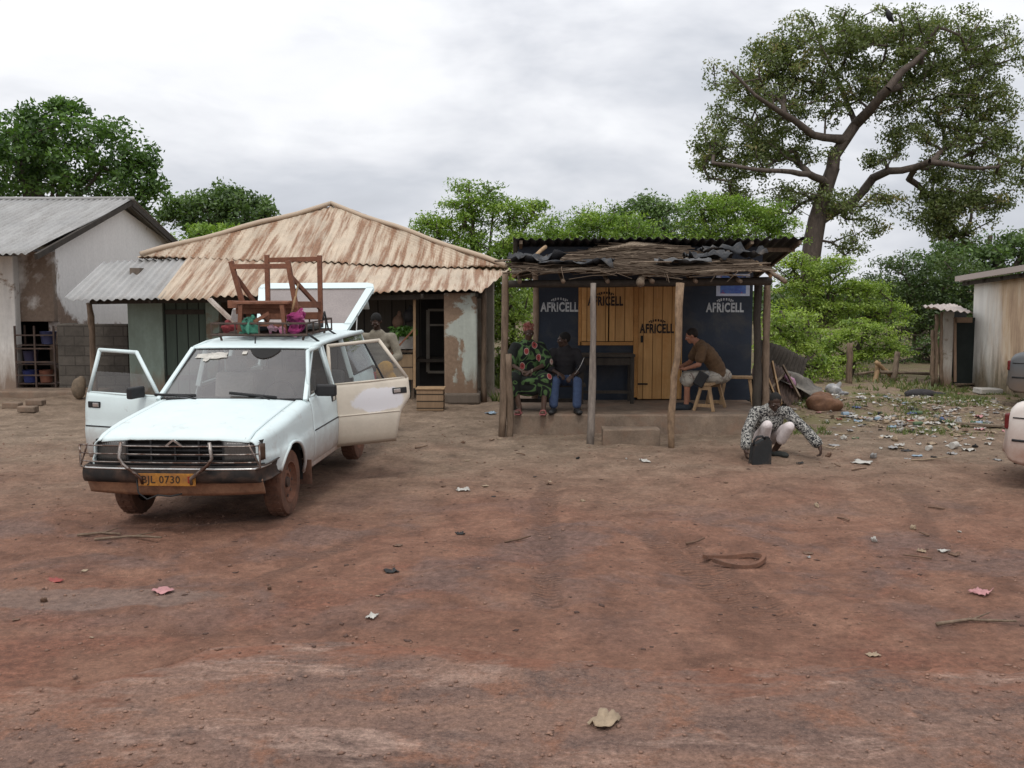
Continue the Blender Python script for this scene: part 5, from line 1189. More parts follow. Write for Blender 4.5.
    mb = MB(); mb.grid(lambda u, v: (lerp(-.78, .78, u), 3.84-.12*abs(2*u-1)**3, lerp(.35, .78, v)), 12, 4); mb.build('front_bumper', pm, c, smooth=True, solid=.03)
    return c
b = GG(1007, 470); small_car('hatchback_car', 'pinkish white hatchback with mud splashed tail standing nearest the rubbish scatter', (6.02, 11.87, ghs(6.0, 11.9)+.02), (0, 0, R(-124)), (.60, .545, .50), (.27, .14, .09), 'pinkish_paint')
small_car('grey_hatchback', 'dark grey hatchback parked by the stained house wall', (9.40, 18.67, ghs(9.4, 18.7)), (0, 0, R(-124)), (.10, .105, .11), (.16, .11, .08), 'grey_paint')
# ================= people =================
def frame(o, f, u):
    f = Vector(f).normalized(); u = Vector(u); u = (u-f*u.dot(f)).normalized(); r = f.cross(u)
    m = Matrix((r, f, u)).transposed().to_4x4(); m.translation = Vector(o); return m
def skinmat(name, c): return mat(name, c, tuple(x*.75 for x in c), 9, rough=.55, bump=.05, bscale=60, spec=.4)
def head(mb, c, f, u, s=1.0):
    """face features on one surface: x right, y forward, z up"""
    T0 = mb.T; mb.T = (T0 or Matrix.Identity(4)) @ frame(c, f, u) @ Matrix.Scale(s, 4)
    mb.ell((0, -.012, .03), (.074, .096, .088)); mb.ell((0, .018, -.035), (.058, .072, .078)); mb.ell((0, .05, -.088), (.036, .034, .026))
    mb.ell((0, .082, .022), (.055, .016, .014))                       # brow
    mb.cap((0, .088, .012), (0, .104, -.022), .010, .016, 8); mb.ell((.013, .092, -.027), (.011, .011, .009)); mb.ell((-.013, .092, -.027), (.011, .011, .009))
    mb.ell((0, .083, -.052), (.026, .013, .0075)); mb.ell((0, .080, -.065), (.022, .013, .0085))   # lips
    for x in (-1, 1):
        mb.ell((x*.043, .062, -.018), (.020, .024, .018)); mb.ell((x*.078, -.008, -.008), (.011, .020, .033))
    mb.T = T0
def eyes(c, f, u, s, parent, m=None):
    mb = MB(); T = frame(c, f, u) @ Matrix.Scale(s, 4); mb.T = T
    for x in (-1, 1): mb.ell((x*.030, .0795, .004), (.012, .009, .0065), None, 10, 7)
    mb.build('eyeball', M['eye'], parent, smooth=True)
    mb = MB(); mb.T = T
    for x in (-1, 1): mb.ell((x*.030, .0868, .004), (.005, .003, .005), None, 8, 6)
    mb.build('iris', M['black'], parent, smooth=True)
M['eye'] = mat('eye_white', (.55, .5, .46), rough=.3, bump=0)
def hand(mb, w, d, n, side=1, curl=.5, s=1.0):
    """w wrist point, d finger direction, n back-of-hand normal"""
    T0 = mb.T; F_ = Vector(d).normalized(); N = Vector(n); N = (N-F_*N.dot(F_)).normalized(); S = F_.cross(N)*side
    w = Vector(w)
    P = lambda a, b, c: w+(S*a+F_*b+N*c)*s
    mb.cap(P(0, -.02, 0), P(0, .025, 0), .027*s, .030*s, 8)
    for a in (-.026, -.009, .009, .026): mb.cap(P(a*.8, .02, 0), P(a, .085, 0), .0155*s, .012*s, 8)
    for a, L in ((-.030, .060), (-.0105, .076), (.0095, .082), (.0295, .070)):
        k = curl; p0 = P(a, .085, 0); p1 = P(a*1.12, .085+L*.5*math.cos(k*.6), -L*.5*math.sin(k*.6)); p2 = P(a*1.15, .085+L*.5*math.cos(k*.6)+L*.5*math.cos(k*1.8), -L*.5*math.sin(k*.6)-L*.5*math.sin(k*1.8))
        mb.cap(p0, p1, .0105*s, .0095*s, 8); mb.cap(p1, p2, .0095*s, .008*s, 8)
    p0 = P(.024, .02, -.008); p1 = P(.058, .052, -.022); p2 = P(.062, .085, -.030)
    mb.cap(p0, p1, .0135*s, .0115*s, 8); mb.cap(p1, p2, .0115*s, .009*s, 8); mb.T = T0
def limb(mb, a, b, c, r0, r1, r2):
    mb.cap(a, b, r0, r1*1.05, 12); mb.cap(b, c, r1, r2, 12)
    m = Vector(b).lerp(Vector(c), .3); mb.ell(m, (r1*1.02,)*3)
def along(a, b, t): return tuple(Vector(a).lerp(Vector(b), t))
def person(label, base, J, skin, group=None, sc=1.0):
    p = thing('person', label, 'person', base, (0, 0, 0), group)
    mb = MB(); pe, wa, chs, nk, hd = (Vector(J[k]) for k in ('pelvis', 'waist', 'chest', 'neck', 'head'))
    sl_, sr_ = Vector(J['shl']), Vector(J['shr']); ax = (sr_-sl_).normalized(); hl_, hr_ = Vector(J['hipl']), Vector(J['hipr'])
    def ring(c, rx, ry, up):
        T0 = mb.T; f = Vector(up).cross(ax); mb.T = frame(c, f, up); mb.ell((0, 0, 0), (rx, ry, .13), None, 16, 10); mb.T = T0
    spine = [pe, wa, chs, nk]
    for t in np.linspace(0, 1, 7):
        k = min(int(t*3), 2); c = spine[k].lerp(spine[k+1], t*3-k); up = spine[k+1]-spine[k]
        rx = float(np.interp(t, [0, .3, .65, .85, 1], [.165, .145, .165, .14, .07])); ry = float(np.interp(t, [0, .3, .65, .85, 1], [.115, .105, .115, .095, .06])); ring(c, rx, ry, up)
    mb.cap(nk-Vector((0, 0, .03)), hd-Vector(J['up']).normalized()*.04, .055, .052, 12)
    mb.cap(along(chs, nk, .55), sl_, .07, .058, 10); mb.cap(along(chs, nk, .55), sr_, .07, .058, 10)
    head(mb, hd, J['face'], J['up'])
    for s, sh_, el, wr, hp, kn, an, toe in (('l', sl_, J['ell'], J['wrl'], hl_, J['knl'], J['anl'], J['toel']), ('r', sr_, J['elr'], J['wrr'], hr_, J['knr'], J['anr'], J['toer'])):
        limb(mb, sh_, el, wr, .052, .040, .028); 
        dv, nv = J['hand'+s]; hand(mb, wr, dv, nv, J.get('side'+s, 1), J.get('curl', .6))
        limb(mb, hp, kn, an, .085, .056, .040)
        t = Vector(toe); a = Vector(an); mb.cap(a, a+Vector((0, 0, -.03)), .040, .042); h_ = a-(t-a).normalized()*.03; h_.z = t.z
        mb.cap(h_, t, .036, .034, 10); mb.ell(t, (.045, .045, .026))
    body = remesh(mb, 'body', skin, p, .0085, 3, .4)
    eyes(hd, J['face'], J['up'], 1.0, p)
    return p
def torso_cloth(mb, J, k=1.12, hem=0, arm=.55, sleeve=.072):
    pe, wa, chs, nk = (Vector(J[q]) for q in ('pelvis', 'waist', 'chest', 'neck')); sl_, sr_ = Vector(J['shl']), Vector(J['shr']); ax = (sr_-sl_).normalized()
    spine = [pe, wa, chs, nk]
    for t in np.linspace(hem, .93, 8):
        q = max(0, min(int(t*3), 2)); c = spine[q].lerp(spine[q+1], t*3-q); up = (spine[q+1]-spine[q]); f = up.cross(ax)
        rx = float(np.interp(t, [0, .3, .65, .85, 1], [.178, .165, .178, .155, .085]))*k; ry = float(np.interp(t, [0, .3, .65, .85, 1], [.13, .125, .128, .108, .075]))*k
        T0 = mb.T; mb.T = frame(c, f, up); mb.ell((0, 0, 0), (rx, ry, .12), None, 16, 10); mb.T = T0
    for sh_, el, wr in ((sl_, J['ell'], J['wrl']), (sr_, J['elr'], J['wrr'])):
        mb.cap(along(chs, nk, .45), sh_, .085*k, .072*k, 12)
        if arm <= 1: mb.cap(sh_, along(sh_, el, arm), .070*k, sleeve*k, 12)
        else: mb.cap(sh_, el, .070*k, .060*k, 12); mb.cap(el, along(el, wr, arm-1), .060*k, sleeve*k, 12)
def leg_cloth(mb, J, k=1.12, to=1.9, cuff=.062):
    for hp, kn, an in ((J['hipl'], J['knl'], J['anl']), (J['hipr'], J['knr'], J['anr'])):
        if to <= 1: mb.cap(hp, along(hp, kn, to), .098*k, cuff*k, 12)
        else: mb.cap(hp, kn, .095*k, .068*k, 12); mb.cap(kn, along(kn, an, to-1), .068*k, cuff*k, 12)
    T0 = mb.T; mb.ell(J['pelvis'], (.185*k, .15*k, .12*k)); mb.T = T0
def shoe(mb, an, toe, k=1.0):
    a = Vector(an); t = Vector(toe); h_ = a-(t-a).normalized()*.045; h_.z = t.z
    mb.cap(h_, t, .048*k, .046*k, 10); mb.ell(t, (.055*k, .055*k, .034*k)); mb.cap(a+Vector((0, 0, -.05)), h_, .048*k, .045*k)
def hair(J, r, m, p, bulge=1.05, drop=.03):
    mb = MB(); mb.T = frame(J['head'], J['face'], J['up'])
    mb.ell((0, -.022, .042), (.079*bulge, .096*bulge, .085*bulge)); mb.ell((0, -.05, -.01+drop), (.073*bulge, .062*bulge, .07))
    return remesh(mb, 'hair', m, p, .009, 2)
hairm = mat('black_hair', (.012, .011, .010), rough=.9, bump=.6, bscale=90)
dark_skin = skinmat('dark_skin', (.050, .026, .017)); brown_skin = skinmat('brown_skin', (.075, .040, .026)); red_skin = skinmat('tanned_skin', (.34, .155, .095))
def patterned(name, base, c1, c2, scale, kind):
    n = NT(name); v = n.vec()
    if kind == 'wax':
        vo = n.n('ShaderNodeTexVoronoi'); vo.inputs['Scale'].default_value = 4.2; n.l(n.vec((1.25, 1, .9)), vo.inputs['Vector'])
        d = vo.outputs['Distance']
        bn_ = n.noise(n.vec((1, 1, 1)), 4.2, 1.5, .5, 1.2)
        col = n.mix(n.ramp(bn_, [(.455, 0.0), (.475, 1.0), (.545, 1.0), (.565, 0.0)]), base, c1)
        col = n.mix(n.ramp(d, [(.27, 1.0), (.29, 0.0)]), col, (.025, .02, .02))
        col = n.mix(n.ramp(d, [(.235, 1.0), (.255, 0.0)]), col, (.42, .33, .27))
        col = n.mix(n.ramp(d, [(.20, 1.0), (.22, 0.0)]), col, c2)
        col = n.mix(n.ramp(d, [(.06, 1.0), (.08, 0.0)]), col, (.05, .02, .02))
    else:
        f = n.noise(v, scale, 3, .5, 2.2); w = n.noise(v, scale*1.5, 2, .5, .8)
        col = n.mix(n.ramp(w, [(.44, 0.0), (.46, 1.0), (.54, 1.0), (.56, 0.0)]), base, c1); col = n.mix(n.ramp(f, [(.62, 0.0), (.64, 1.0)]), col, c2)
    n.bump(n.noise(v, 9, 4, .6), .35, .02); return n.set(col, .85, 0, .2)
cloth = lambda nme, c, c2=None: mat(nme, c, c2 or tuple(x*.7 for x in c), 6, rough=.9, bump=.4, bscale=18, bdist=.02)
# --- woman in printed robe on the platform bench ---
BY = 16.12
def base_at(px, Y, z): return (at(px, 300, Y)[0], Y, z)
J = dict(pelvis=(0, .02, .56), waist=(0, .03, .72), chest=(0, .01, .90), neck=(0, -.01, 1.08), head=(.01, -.05, 1.25), face=(.25, -1, -.18), up=(0, -.1, 1),
  shl=(-.20, 0, 1.02), shr=(.20, 0, 1.02), ell=(-.30, -.10, .76), elr=(.30, -.12, .76), wrl=(-.10, -.34, .66), wrr=(.06, -.36, .66), handl=((.8, -.5, -.2), (0, -.4, 1)), handr=((-.8, -.4, -.3), (0, -.4, 1)), sidel=1, sider=-1,
  hipl=(-.10, -.02, .54), hipr=(.10, -.02, .54), knl=(-.24, -.46, .54), knr=(.27, -.44, .53), anl=(-.14, -.50, .11), anr=(.24, -.52, .10), toel=(-.17, -.66, .04), toer=(.22, -.68, .035))
w = person('woman in green, black and red printed robe and head wrap on the kiosk bench', base_at(528, BY, PZ), J, brown_skin)
wax = patterned('wax_print', (.014, .016, .014), (.075, .135, .05), (.30, .055, .055), 5, 'wax')
mb = MB(); torso_cloth(mb, J, 1.22, 0, .95, .10)
for s, hp, kn in ((-1, J['hipl'], J['knl']), (1, J['hipr'], J['knr'])):
    mb.cap(hp, kn, .15, .125, 14); k2 = Vector(kn); mb.cap(k2, k2+Vector((0, .02, -.20)), .12, .12, 14)
mb.ell((0, -.25, .50), (.22, .26, .12)); mb.ell((0, -.40, .42), (.26, .08, .16))
remesh(mb, 'robe', wax, w, .011, 4)
mb = MB(); mb.T = frame(J['head'], J['face'], J['up']); mb.ell((0, -.03, .062), (.088, .105, .075)); mb.ell((.01, .03, .135), (.05, .045, .05)); mb.ell((-.05, .02, .13), (.04, .03, .03)); mb.ell((.06, .01, .14), (.045, .03, .03), (0, .5, 0)); remesh(mb, 'head_wrap', patterned('wrap_print', (.20, .055, .05), (.33, .17, .13), (.04, .06, .025), 16, 'x'), w, .009, 2)
for an, toe in ((J['anl'], J['toel']), (J['anr'], J['toer'])):
    mb = MB(); a = Vector(an); t = Vector(toe); h_ = a-(t-a).normalized()*.05; h_.z = .012; tt = t+(t-a).normalized()*.05; tt.z = .012; mb.beam(h_, tt, .09, .02)
    tm = h_.lerp(tt, .65); mb.tube([tm+Vector((-.05, 0, 0)), tm+Vector((-.03, 0, .055)), tm+Vector((.03, 0, .055)), tm+Vector((.05, 0, 0))], .012, 6); mb.build('sandal', mat('pink_sandal', (.30, .10, .10)), w, bevel=.004)
mb = MB(); wr = Vector(J['wrr']); mb.tube([wr+Vector((0, math.cos(a)*.034, math.sin(a)*.034)) for a in np.linspace(0, 6.28, 13)[:-1]], .005, 6, closed=True); mb.build('bracelet', mat('pale_bracelet', (.5, .45, .35), rough=.4), w)
# --- man in black shirt and jeans beside her ---
J = dict(pelvis=(0, .02, .50), waist=(0, .04, .65), chest=(0, .02, .82), neck=(0, 0, .99), head=(-.02, -.03, 1.135), face=(-.9, -.35, -.08), up=(0, -.05, 1),
  shl=(-.19, .01, .93), shr=(.19, .01, .93), ell=(-.26, -.12, .68), elr=(.27, -.10, .68), wrl=(-.12, -.34, .62), wrr=(.10, -.36, .58), handl=((.6, -.6, -.3), (0, -.3, 1)), handr=((-.5, -.7, -.3), (0, -.3, 1)), sidel=1, sider=-1,
  hipl=(-.10, -.02, .48), hipr=(.10, -.02, .48), knl=(-.17, -.44, .50), knr=(.18, -.44, .50), anl=(-.20, -.46, .11), anr=(.17, -.48, .11), toel=(-.24, -.62, .035), toer=(.20, -.64, .035))
m_ = person('man in black shirt and blue jeans sitting beside the woman in the printed robe', base_at(565, BY, PZ), J, dark_skin)
mb = MB(); torso_cloth(mb, J, 1.08, 0, 1.3, .058); remesh(mb, 'shirt', cloth('black_shirt', (.022, .02, .022)), m_, .01, 4)
mb = MB(); leg_cloth(mb, J, 1.08, 1.92, .066); remesh(mb, 'jeans', cloth('blue_denim', (.055, .085, .16), (.03, .045, .09)), m_, .01, 4)
for a_, t_ in ((J['anl'], J['toel']), (J['anr'], J['toer'])): mb = MB(); shoe(mb, a_, t_); remesh(mb, 'shoe', M['black'], m_, .009, 2)
hair(J, 1, hairm, m_)
pf = thing('paper_sheet', 'curled white paper strip held at the elbow of the man in jeans', 'paper', (base_at(575, BY, PZ)[0]+.0, BY-.22, PZ+.70)); mb = MB(); mb.grid(lambda u, v: (lerp(-.10, .13, u)+.0, -.12*v, lerp(-.12, .16, u**1.5)-.05*math.sin(u*3)+.02*v), 10, 3); mb.build('sheet', mat('white_sheet', (.62, .6, .57)), pf, smooth=True, solid=.004)
bn = thing('plank_bench', 'low dark plank bench under the seated woman and man', 'bench', base_at(547, BY+.05, PZ))
mb = MB(); mb.box((0, .04, .40), (1.25, .34, .045)); mb.build('seat', M['darkwood'], bn, bevel=.006)
for x in (-.52, .52):
    mb = MB(); mb.box((x, .04, .19), (.06, .28, .38)); mb.build('leg', M['darkwood'], bn)
mb = MB(); mb.box((0, .04, .14), (1.0, .04, .06)); mb.build('stretcher', M['darkwood'], bn)
# --- man in brown T-shirt at the right, seen from the side ---
BY2 = 16.25; B2 = base_at(705, BY2, PZ); X_ = lambda px, Y=16.2: at(px, 300, Y)[0]-B2[0]
J = dict(pelvis=(.25, .0, .545), waist=(.20, .0, .71), chest=(.06, .0, .90), neck=(-.08, .0, 1.06), head=(-.20, .02, 1.19), face=(-1, .25, -.35), up=(-.25, 0, 1),
  shl=(-.07, -.19, 1.0), shr=(-.07, .19, 1.0), ell=(-.12, -.21, .74), elr=(-.18, .22, .75), wrl=(-.33, -.10, .66), wrr=(-.36, .12, .68), handl=((-.9, .3, .1), (0, 0, 1)), handr=((-.9, -.2, .1), (0, 0, 1)), sidel=1, sider=-1,
  hipl=(.20, -.10, .52), hipr=(.20, .10, .52), knl=(-.28, -.15, .53), knr=(-.26, .16, .53), anl=(-.30, -.14, .11), anr=(-.22, .17, .11), toel=(-.46, -.16, .035), toer=(-.38, .16, .035))
m3 = person('man in brown T-shirt and pale shorts sitting on a bench with his back bent', B2, J, red_skin)
mb = MB(); torso_cloth(mb, J, 1.10, .05, .62, .078); remesh(mb, 'shirt', cloth('brown_shirt', (.125, .075, .040), (.085, .05, .027)), m3, .01, 4)
mb = MB(); leg_cloth(mb, J, 1.16, 1.12, .098); remesh(mb, 'shorts', patterned('grey_shorts', (.36, .33, .28), (.26, .235, .20), (.20, .15, .13), 5, 'x'), m3, .01, 4)
for a_, t_ in ((J['anl'], J['toel']), (J['anr'], J['toer'])): mb = MB(); shoe(mb, a_, t_, 1.12); remesh(mb, 'shoe', cloth('dark_shoe', (.03, .035, .042)), m3, .009, 2)
hair(J, 1, mat('dark_brown_hair', (.022, .015, .012), rough=.8, bump=.6, bscale=80), m3, 1.03)
bg = thing('shoulder_pouch', 'small black pouch hanging at the thigh of the man in brown', 'pouch', (B2[0]-.10, B2[1]-.30, PZ+.46)); mb = MB(); mb.box((0, 0, .05), (.17, .06, .24), (0, .5, 0)); mb.build('pouch_body', M['black'], bg, bevel=.02); mb = MB(); mb.tube([(.05, 0, .14), (.10, .0, .18), (.14, .02, .14), (.12, .02, .02)], .008, 6); mb.build('strap', mat('grey_strap', (.30, .31, .32)), bg, smooth=True)
def bench(label, c, L, hgt, rz, spread=.10, m=M['palewood']):
    b = thing('wooden_bench', label, 'bench', c, (0, 0, rz)); mb = MB(); mb.box((0, 0, hgt), (L, .22, .04)); mb.build('seat', m, b, bevel=.005)
    for x in (-1, 1):
        for y in (-1, 1): mb = MB(); mb.beam((x*(L/2-.05), y*.06, hgt-.02), (x*(L/2+.02), y*(.07+spread), 0), .045, .05, (1, 0, 0)); mb.build('leg', m, b, bevel=.004)
        mb = MB(); mb.beam((x*(L/2-.01), -(.07+spread*.75), .09), (x*(L/2-.01), .07+spread*.75, .09), .03, .05); mb.build('crossbar', m, b)
        mb = MB(); mb.beam((x*(L/2-.03), -.10, hgt-.06), (x*(L/2-.03), .10, hgt-.06), .03, .06); mb.build('bearer', m, b)
    return b
bench('pale wooden bench with splayed legs under the man in brown', (B2[0]+.10, BY2-.05, PZ), .62, .43, R(62), .09)
bench('empty pale wooden bench by the dark corner posts of the kiosk', (at(739, 300, 16.9)[0], 16.9, PZ), .50, .46, R(-12), .10)
# --- squatting man ---
q = GG(769, 456); 
J = dict(pelvis=(.0, .22, .24), waist=(.0, .20, .38), chest=(.0, .06, .54), neck=(.0, -.08, .66), head=(.02, -.17, .765), face=(-.06, -1, -.62), up=(0, -.45, 1),
  shl=(-.21, -.05, .61), shr=(.21, -.05, .61), ell=(-.36, -.20, .37), elr=(.44, -.20, .38), wrl=(-.40, -.34, .14), wrr=(.58, -.36, .19), handl=((.05, -.25, -1), (-1, 0, .1)), handr=((.15, -.1, -1), (1, 0, .2)), sidel=-1, sider=1, curl=.9,
  hipl=(-.09, .20, .22), hipr=(.09, .20, .22), knl=(-.10, -.26, .46), knr=(.20, -.24, .44), anl=(-.10, .02, .09), anr=(.08, .0, .09), toel=(-.12, -.16, .035), toer=(.18, -.14, .035))
m4 = person('man in black and white patterned shirt squatting behind a black jerrycan', q, J, dark_skin)
mb = MB(); torso_cloth(mb, J, 1.18, .05, 1.75, .066); mb.ell((0, .0, .50), (.19, .14, .16)); remesh(mb, 'shirt', patterned('black_white_print', (.022, .022, .024), (.36, .35, .32), (.20, .195, .18), 19, 'x'), m4, .01, 3)
mb = MB(); leg_cloth(mb, J, 1.02, 1.55, .072); remesh(mb, 'trousers', cloth('pale_trousers', (.66, .60, .58), (.52, .46, .45)), m4, .01, 4)
for a_, t_ in ((J['anl'], J['toel']), (J['anr'], J['toer'])): mb = MB(); shoe(mb, a_, t_, 1.0); remesh(mb, 'sandal', cloth('dark_sandal', (.03, .032, .03)), m4, .009, 2)
hair(J, 1, hairm, m4, 1.0)
jp = GG(760, 464.5); jc = thing('jerrycan', 'black plastic jerrycan standing in front of the squatting man', 'jerrycan', jp, (0, 0, R(8)))
mb = MB(); prof = [(-.115, 0), (.115, 0), (.115, .30), (.06, .37), (.035, .37), (.03, .33), (-.05, .33), (-.07, .365), (-.10, .34), (-.118, .28)]; mb.prism([(-.115, 0), (.105, 0), (.108, .29), (.085, .33), (-.035, .27), (-.085, .25)], -.065, .065, 'y'); jb = mb.build('can', mat('black_jerrycan', (.022, .024, .025), rough=.5, dirt=(.09, .06, .045), dscale=7, dlo=.52, dhi=.75), jc, bevel=.022, bseg=3)
mb = MB(); mb.tube([(-.095, 0, .24), (-.09, 0, .31), (-.05, 0, .36), (.02, 0, .365), (.07, 0, .32)], .016, 8); mb.build('handle', M['black'], jc, smooth=True)
mb = MB(); mb.lathe([(.026, 0), (.026, .045), (.02, .05)], (.085, 0, .315), 'z', 14); mb.build('stopper', M['black'], jc, smooth=40)
# --- standing man behind the car ---
by5 = 15.3; q5 = (at(377, 300, by5)[0], by5, .06)
J = dict(pelvis=(0, .0, .98), waist=(0, .02, 1.14), chest=(0, .01, 1.36), neck=(-.0, -.02, 1.56), head=(-.01, -.06, 1.735), face=(-.05, -1, -.55), up=(0, -.35, 1),
  shl=(-.22, 0, 1.49), shr=(.22, 0, 1.49), ell=(-.31, -.06, 1.20), elr=(.33, -.08, 1.20), wrl=(-.16, -.30, 1.10), wrr=(.20, -.34, 1.14), handl=((.7, -.7, 0), (0, 0, 1)), handr=((-.5, -.85, 0), (0, 0, 1)), sidel=1, sider=-1, curl=1.0,
  hipl=(-.10, 0, .94), hipr=(.10, 0, .94), knl=(-.12, -.02, .50), knr=(.12, -.02, .50), anl=(-.13, .02, .09), anr=(.13, .02, .09), toel=(-.15, -.14, .035), toer=(.15, -.14, .035))
m5 = person('man in grey brown shirt standing behind the open rear car door looking down', q5, J, dark_skin)
mb = MB(); torso_cloth(mb, J, 1.12, .0, 1.5, .062); remesh(mb, 'shirt', cloth('grey_brown_shirt', (.25, .225, .175), (.175, .155, .12)), m5, .012, 14)
mb = MB(); leg_cloth(mb, J, 1.1, 1.95, .075); remesh(mb, 'trousers', cloth('dark_trousers', (.04, .035, .035)), m5, .011, 3)
hair(J, 1, hairm, m5)
yb_ = thing('cloth_bundle', 'orange yellow folded cloth held by the man behind the car', 'cloth', (q5[0]+.16, by5-.44, 1.08)); mb = MB(); mb.ell((0, 0, .0), (.13, .08, .16), (.2, .5, 0)); mb.ell((.09, 0, -.10), (.08, .06, .16), (0, -.6, 0)); remesh(mb, 'cloth', cloth('orange_cloth', (.46, .25, .05)), yb_, .012, 3)
# ================= vegetation =================
def leaf_mat(name, lo, hi, third=None, tr=.35):
    n = NT(name); n.t.nodes.remove(n.b)
    a = n.n('ShaderNodeAttribute', attribute_name='tint'); st = [(0, lo), (.75, hi)]
    st.append((1, third or tuple(x*1.25 for x in hi)))
    c = n.ramp(a.outputs['Fac'], st)
    d = n.n('ShaderNodeBsdfDiffuse'); t = n.n('ShaderNodeBsdfTranslucent'); g = n.n('ShaderNodeBsdfGlossy'); g.inputs['Roughness'].default_value = .45
    n.l(c, d.inputs[0]); n.l(n.mix(1, c, (1.1, 1.25, .5), 'MULTIPLY'), t.inputs[0])
    m = n.n('ShaderNodeMixShader'); m.inputs[0].default_value = tr; n.l(d.outputs[0], m.inputs[1]); n.l(t.outputs[0], m.inputs[2])
    m2 = n.n('ShaderNodeMixShader'); m2.inputs[0].default_value = .04; n.l(m.outputs[0], m2.inputs[1]); n.l(g.outputs[0], m2.inputs[2])
    n.l(m2.outputs[0], n.out.inputs[0]); return n.m
M['bark'] = mat('tree_bark', (.11, .085, .068), (.055, .043, .036), 5, stretch=(1, 1, .4), bump=.7, bscale=14, bdist=.05)
M['palebark'] = mat('pale_bark', (.17, .13, .10), (.09, .07, .055), 5, stretch=(1, 1, .4), bump=.6, bscale=14, bdist=.04)
L_ = dict(
  big=leaf_mat('savanna_leaves', (0.082, 0.108, 0.035), (0.175, 0.216, 0.070), (0.257, 0.216, 0.088)),
  dark=leaf_mat('dark_mango_leaves', (0.047, 0.094, 0.028), (0.129, 0.228, 0.054)),
  mid=leaf_mat('mid_green_leaves', (0.058, 0.103, 0.035), (0.140, 0.216, 0.070)),
  lime=leaf_mat('lime_acacia_leaves', (0.111, 0.193, 0.033), (0.252, 0.369, 0.058), (0.339, 0.433, 0.094)),
  bush=leaf_mat('bright_bush_leaves', (0.140, 0.216, 0.042), (0.328, 0.427, 0.080)),
  deep=leaf_mat('deep_thicket_leaves', (0.042, 0.073, 0.026), (0.099, 0.146, 0.044)),
  grass=leaf_mat('grass_blades', (.07, .10, .03), (.17, .20, .07), (.26, .22, .11)))
def branch_mesh(nodes, par, rad, name, m, parent, min_r=.004, seg=6):
    nodes = np.array(nodes); par = np.array(par); i = np.where((par >= 0) & (rad > min_r))[0]
    p = nodes[par[i]]; q = nodes[i]; rp = np.minimum(rad[par[i]], rad[i]*1.35); rq = rad[i]
    d = q-p; d /= np.linalg.norm(d, axis=1)[:, None]+1e-9
    up = np.where(np.abs(d[:, 2:3]) < .9, np.array([[0, 0, 1.]]), np.array([[1., 0, 0]]))
    a = np.cross(d, up); a /= np.linalg.norm(a, axis=1)[:, None]; b = np.cross(d, a)
    an = np.arange(seg)*2*np.pi/seg; ca, sa = np.cos(an), np.sin(an)
    ring = a[:, None]*ca[None, :, None]+b[:, None]*sa[None, :, None]
    V = np.concatenate([p[:, None]+ring*rp[:, None, None], (q+d*rq[:, None]*.4)[:, None]+ring*rq[:, None, None]], 1)
    n = len(i); base = (np.arange(n)*2*seg)[:, None]; k = np.arange(seg); l = (k+1) % seg
    Fq = np.stack([base+k, base+l, base+seg+l, base+seg+k], -1).reshape(-1, 4)
    return npmesh(name, V.reshape(-1, 3), Fq, m, parent, smooth=True)
def leaves_mesh(C, rc, per, ll, lw, flat, m, parent, name, seed, up=.6, droop=0):
    g = np.random.default_rng(seed); n = len(C); C = np.asarray(C); rc = np.broadcast_to(rc, (n,))
    tc_ = np.clip(g.normal(.40, .23, n), 0, .9)
    idx = np.repeat(np.arange(n), per); N = len(idx)
    v = g.normal(size=(N, 3)); v /= np.linalg.norm(v, axis=1)[:, None]; r = g.random(N)**.45
    pos = C[idx]+v*(r*rc[idx])[:, None]*np.array([1, 1, flat])
    pos[:, 2] -= droop*(r**2)*rc[idx]
    nr = g.normal(size=(N, 3))*(1-up); nr[:, 2] += up; nr /= np.linalg.norm(nr, axis=1)[:, None]
    t = g.normal(size=(N, 3)); t -= nr*(t*nr).sum(1)[:, None]; t /= np.linalg.norm(t, axis=1)[:, None]; b = np.cross(nr, t)
    s = g.uniform(.65, 1.3, N)[:, None]
    V = np.stack([pos-t*ll*.5*s, pos+b*lw*.5*s-nr*lw*.12*s, pos+t*ll*.5*s-nr*ll*.1*s, pos-b*lw*.5*s-nr*lw*.12*s], 1).reshape(-1, 3)
    Fq = np.arange(N*4).reshape(-1, 4)
    tint = np.clip(tc_[idx]+g.normal(0, .16, N), 0, 1)
    return npmesh(name, V, Fq, m, parent, False, np.repeat(tint, 4))
def grow(nodes, par, targets, wob, seed, step=.6, up=0.15):
    g = np.random.default_rng(seed); nodes = [np.array(p, float) for p in nodes]; par = list(par); tips = []
    root = nodes[0]; A = np.array(nodes); order = np.argsort([np.min(np.linalg.norm(A-t, axis=1)) for t in targets])
    arr = np.zeros((len(nodes)+len(targets)*14, 3)); arr[:len(nodes)] = A; cnt = len(nodes)
    for o in order:
        t = np.array(targets[o]); d = np.linalg.norm(arr[:cnt]-t, axis=1)
        # prefer joining from below / inside
        k = int(np.argmin(d+.35*np.maximum(0, arr[:cnt, 2]-t[2]+.1))); p = arr[k].copy(); L = np.linalg.norm(t-p); ns = int(np.clip(L/step, 1, 10)); last = k
        for j in range(1, ns+1):
            f = j/ns; q = p+(t-p)*f; q[2] += up*L*math.sin(f*math.pi)*.5
            if j < ns: q = q+g.normal(0, wob, 3)*min(1, L/2)
            arr[cnt] = q; par.append(last); last = cnt; cnt += 1
        tips.append(last)
    return arr[:cnt], par, tips
def radii(n, par, tips, tip_r, ex=2.4):
    w = np.zeros(n); w[tips] = tip_r**ex
    for i in range(n-1, 0, -1):
        if w[i] == 0: w[i] = tip_r**ex
        if par[i] >= 0: w[par[i]] += w[i]
    return w**(1/ex)
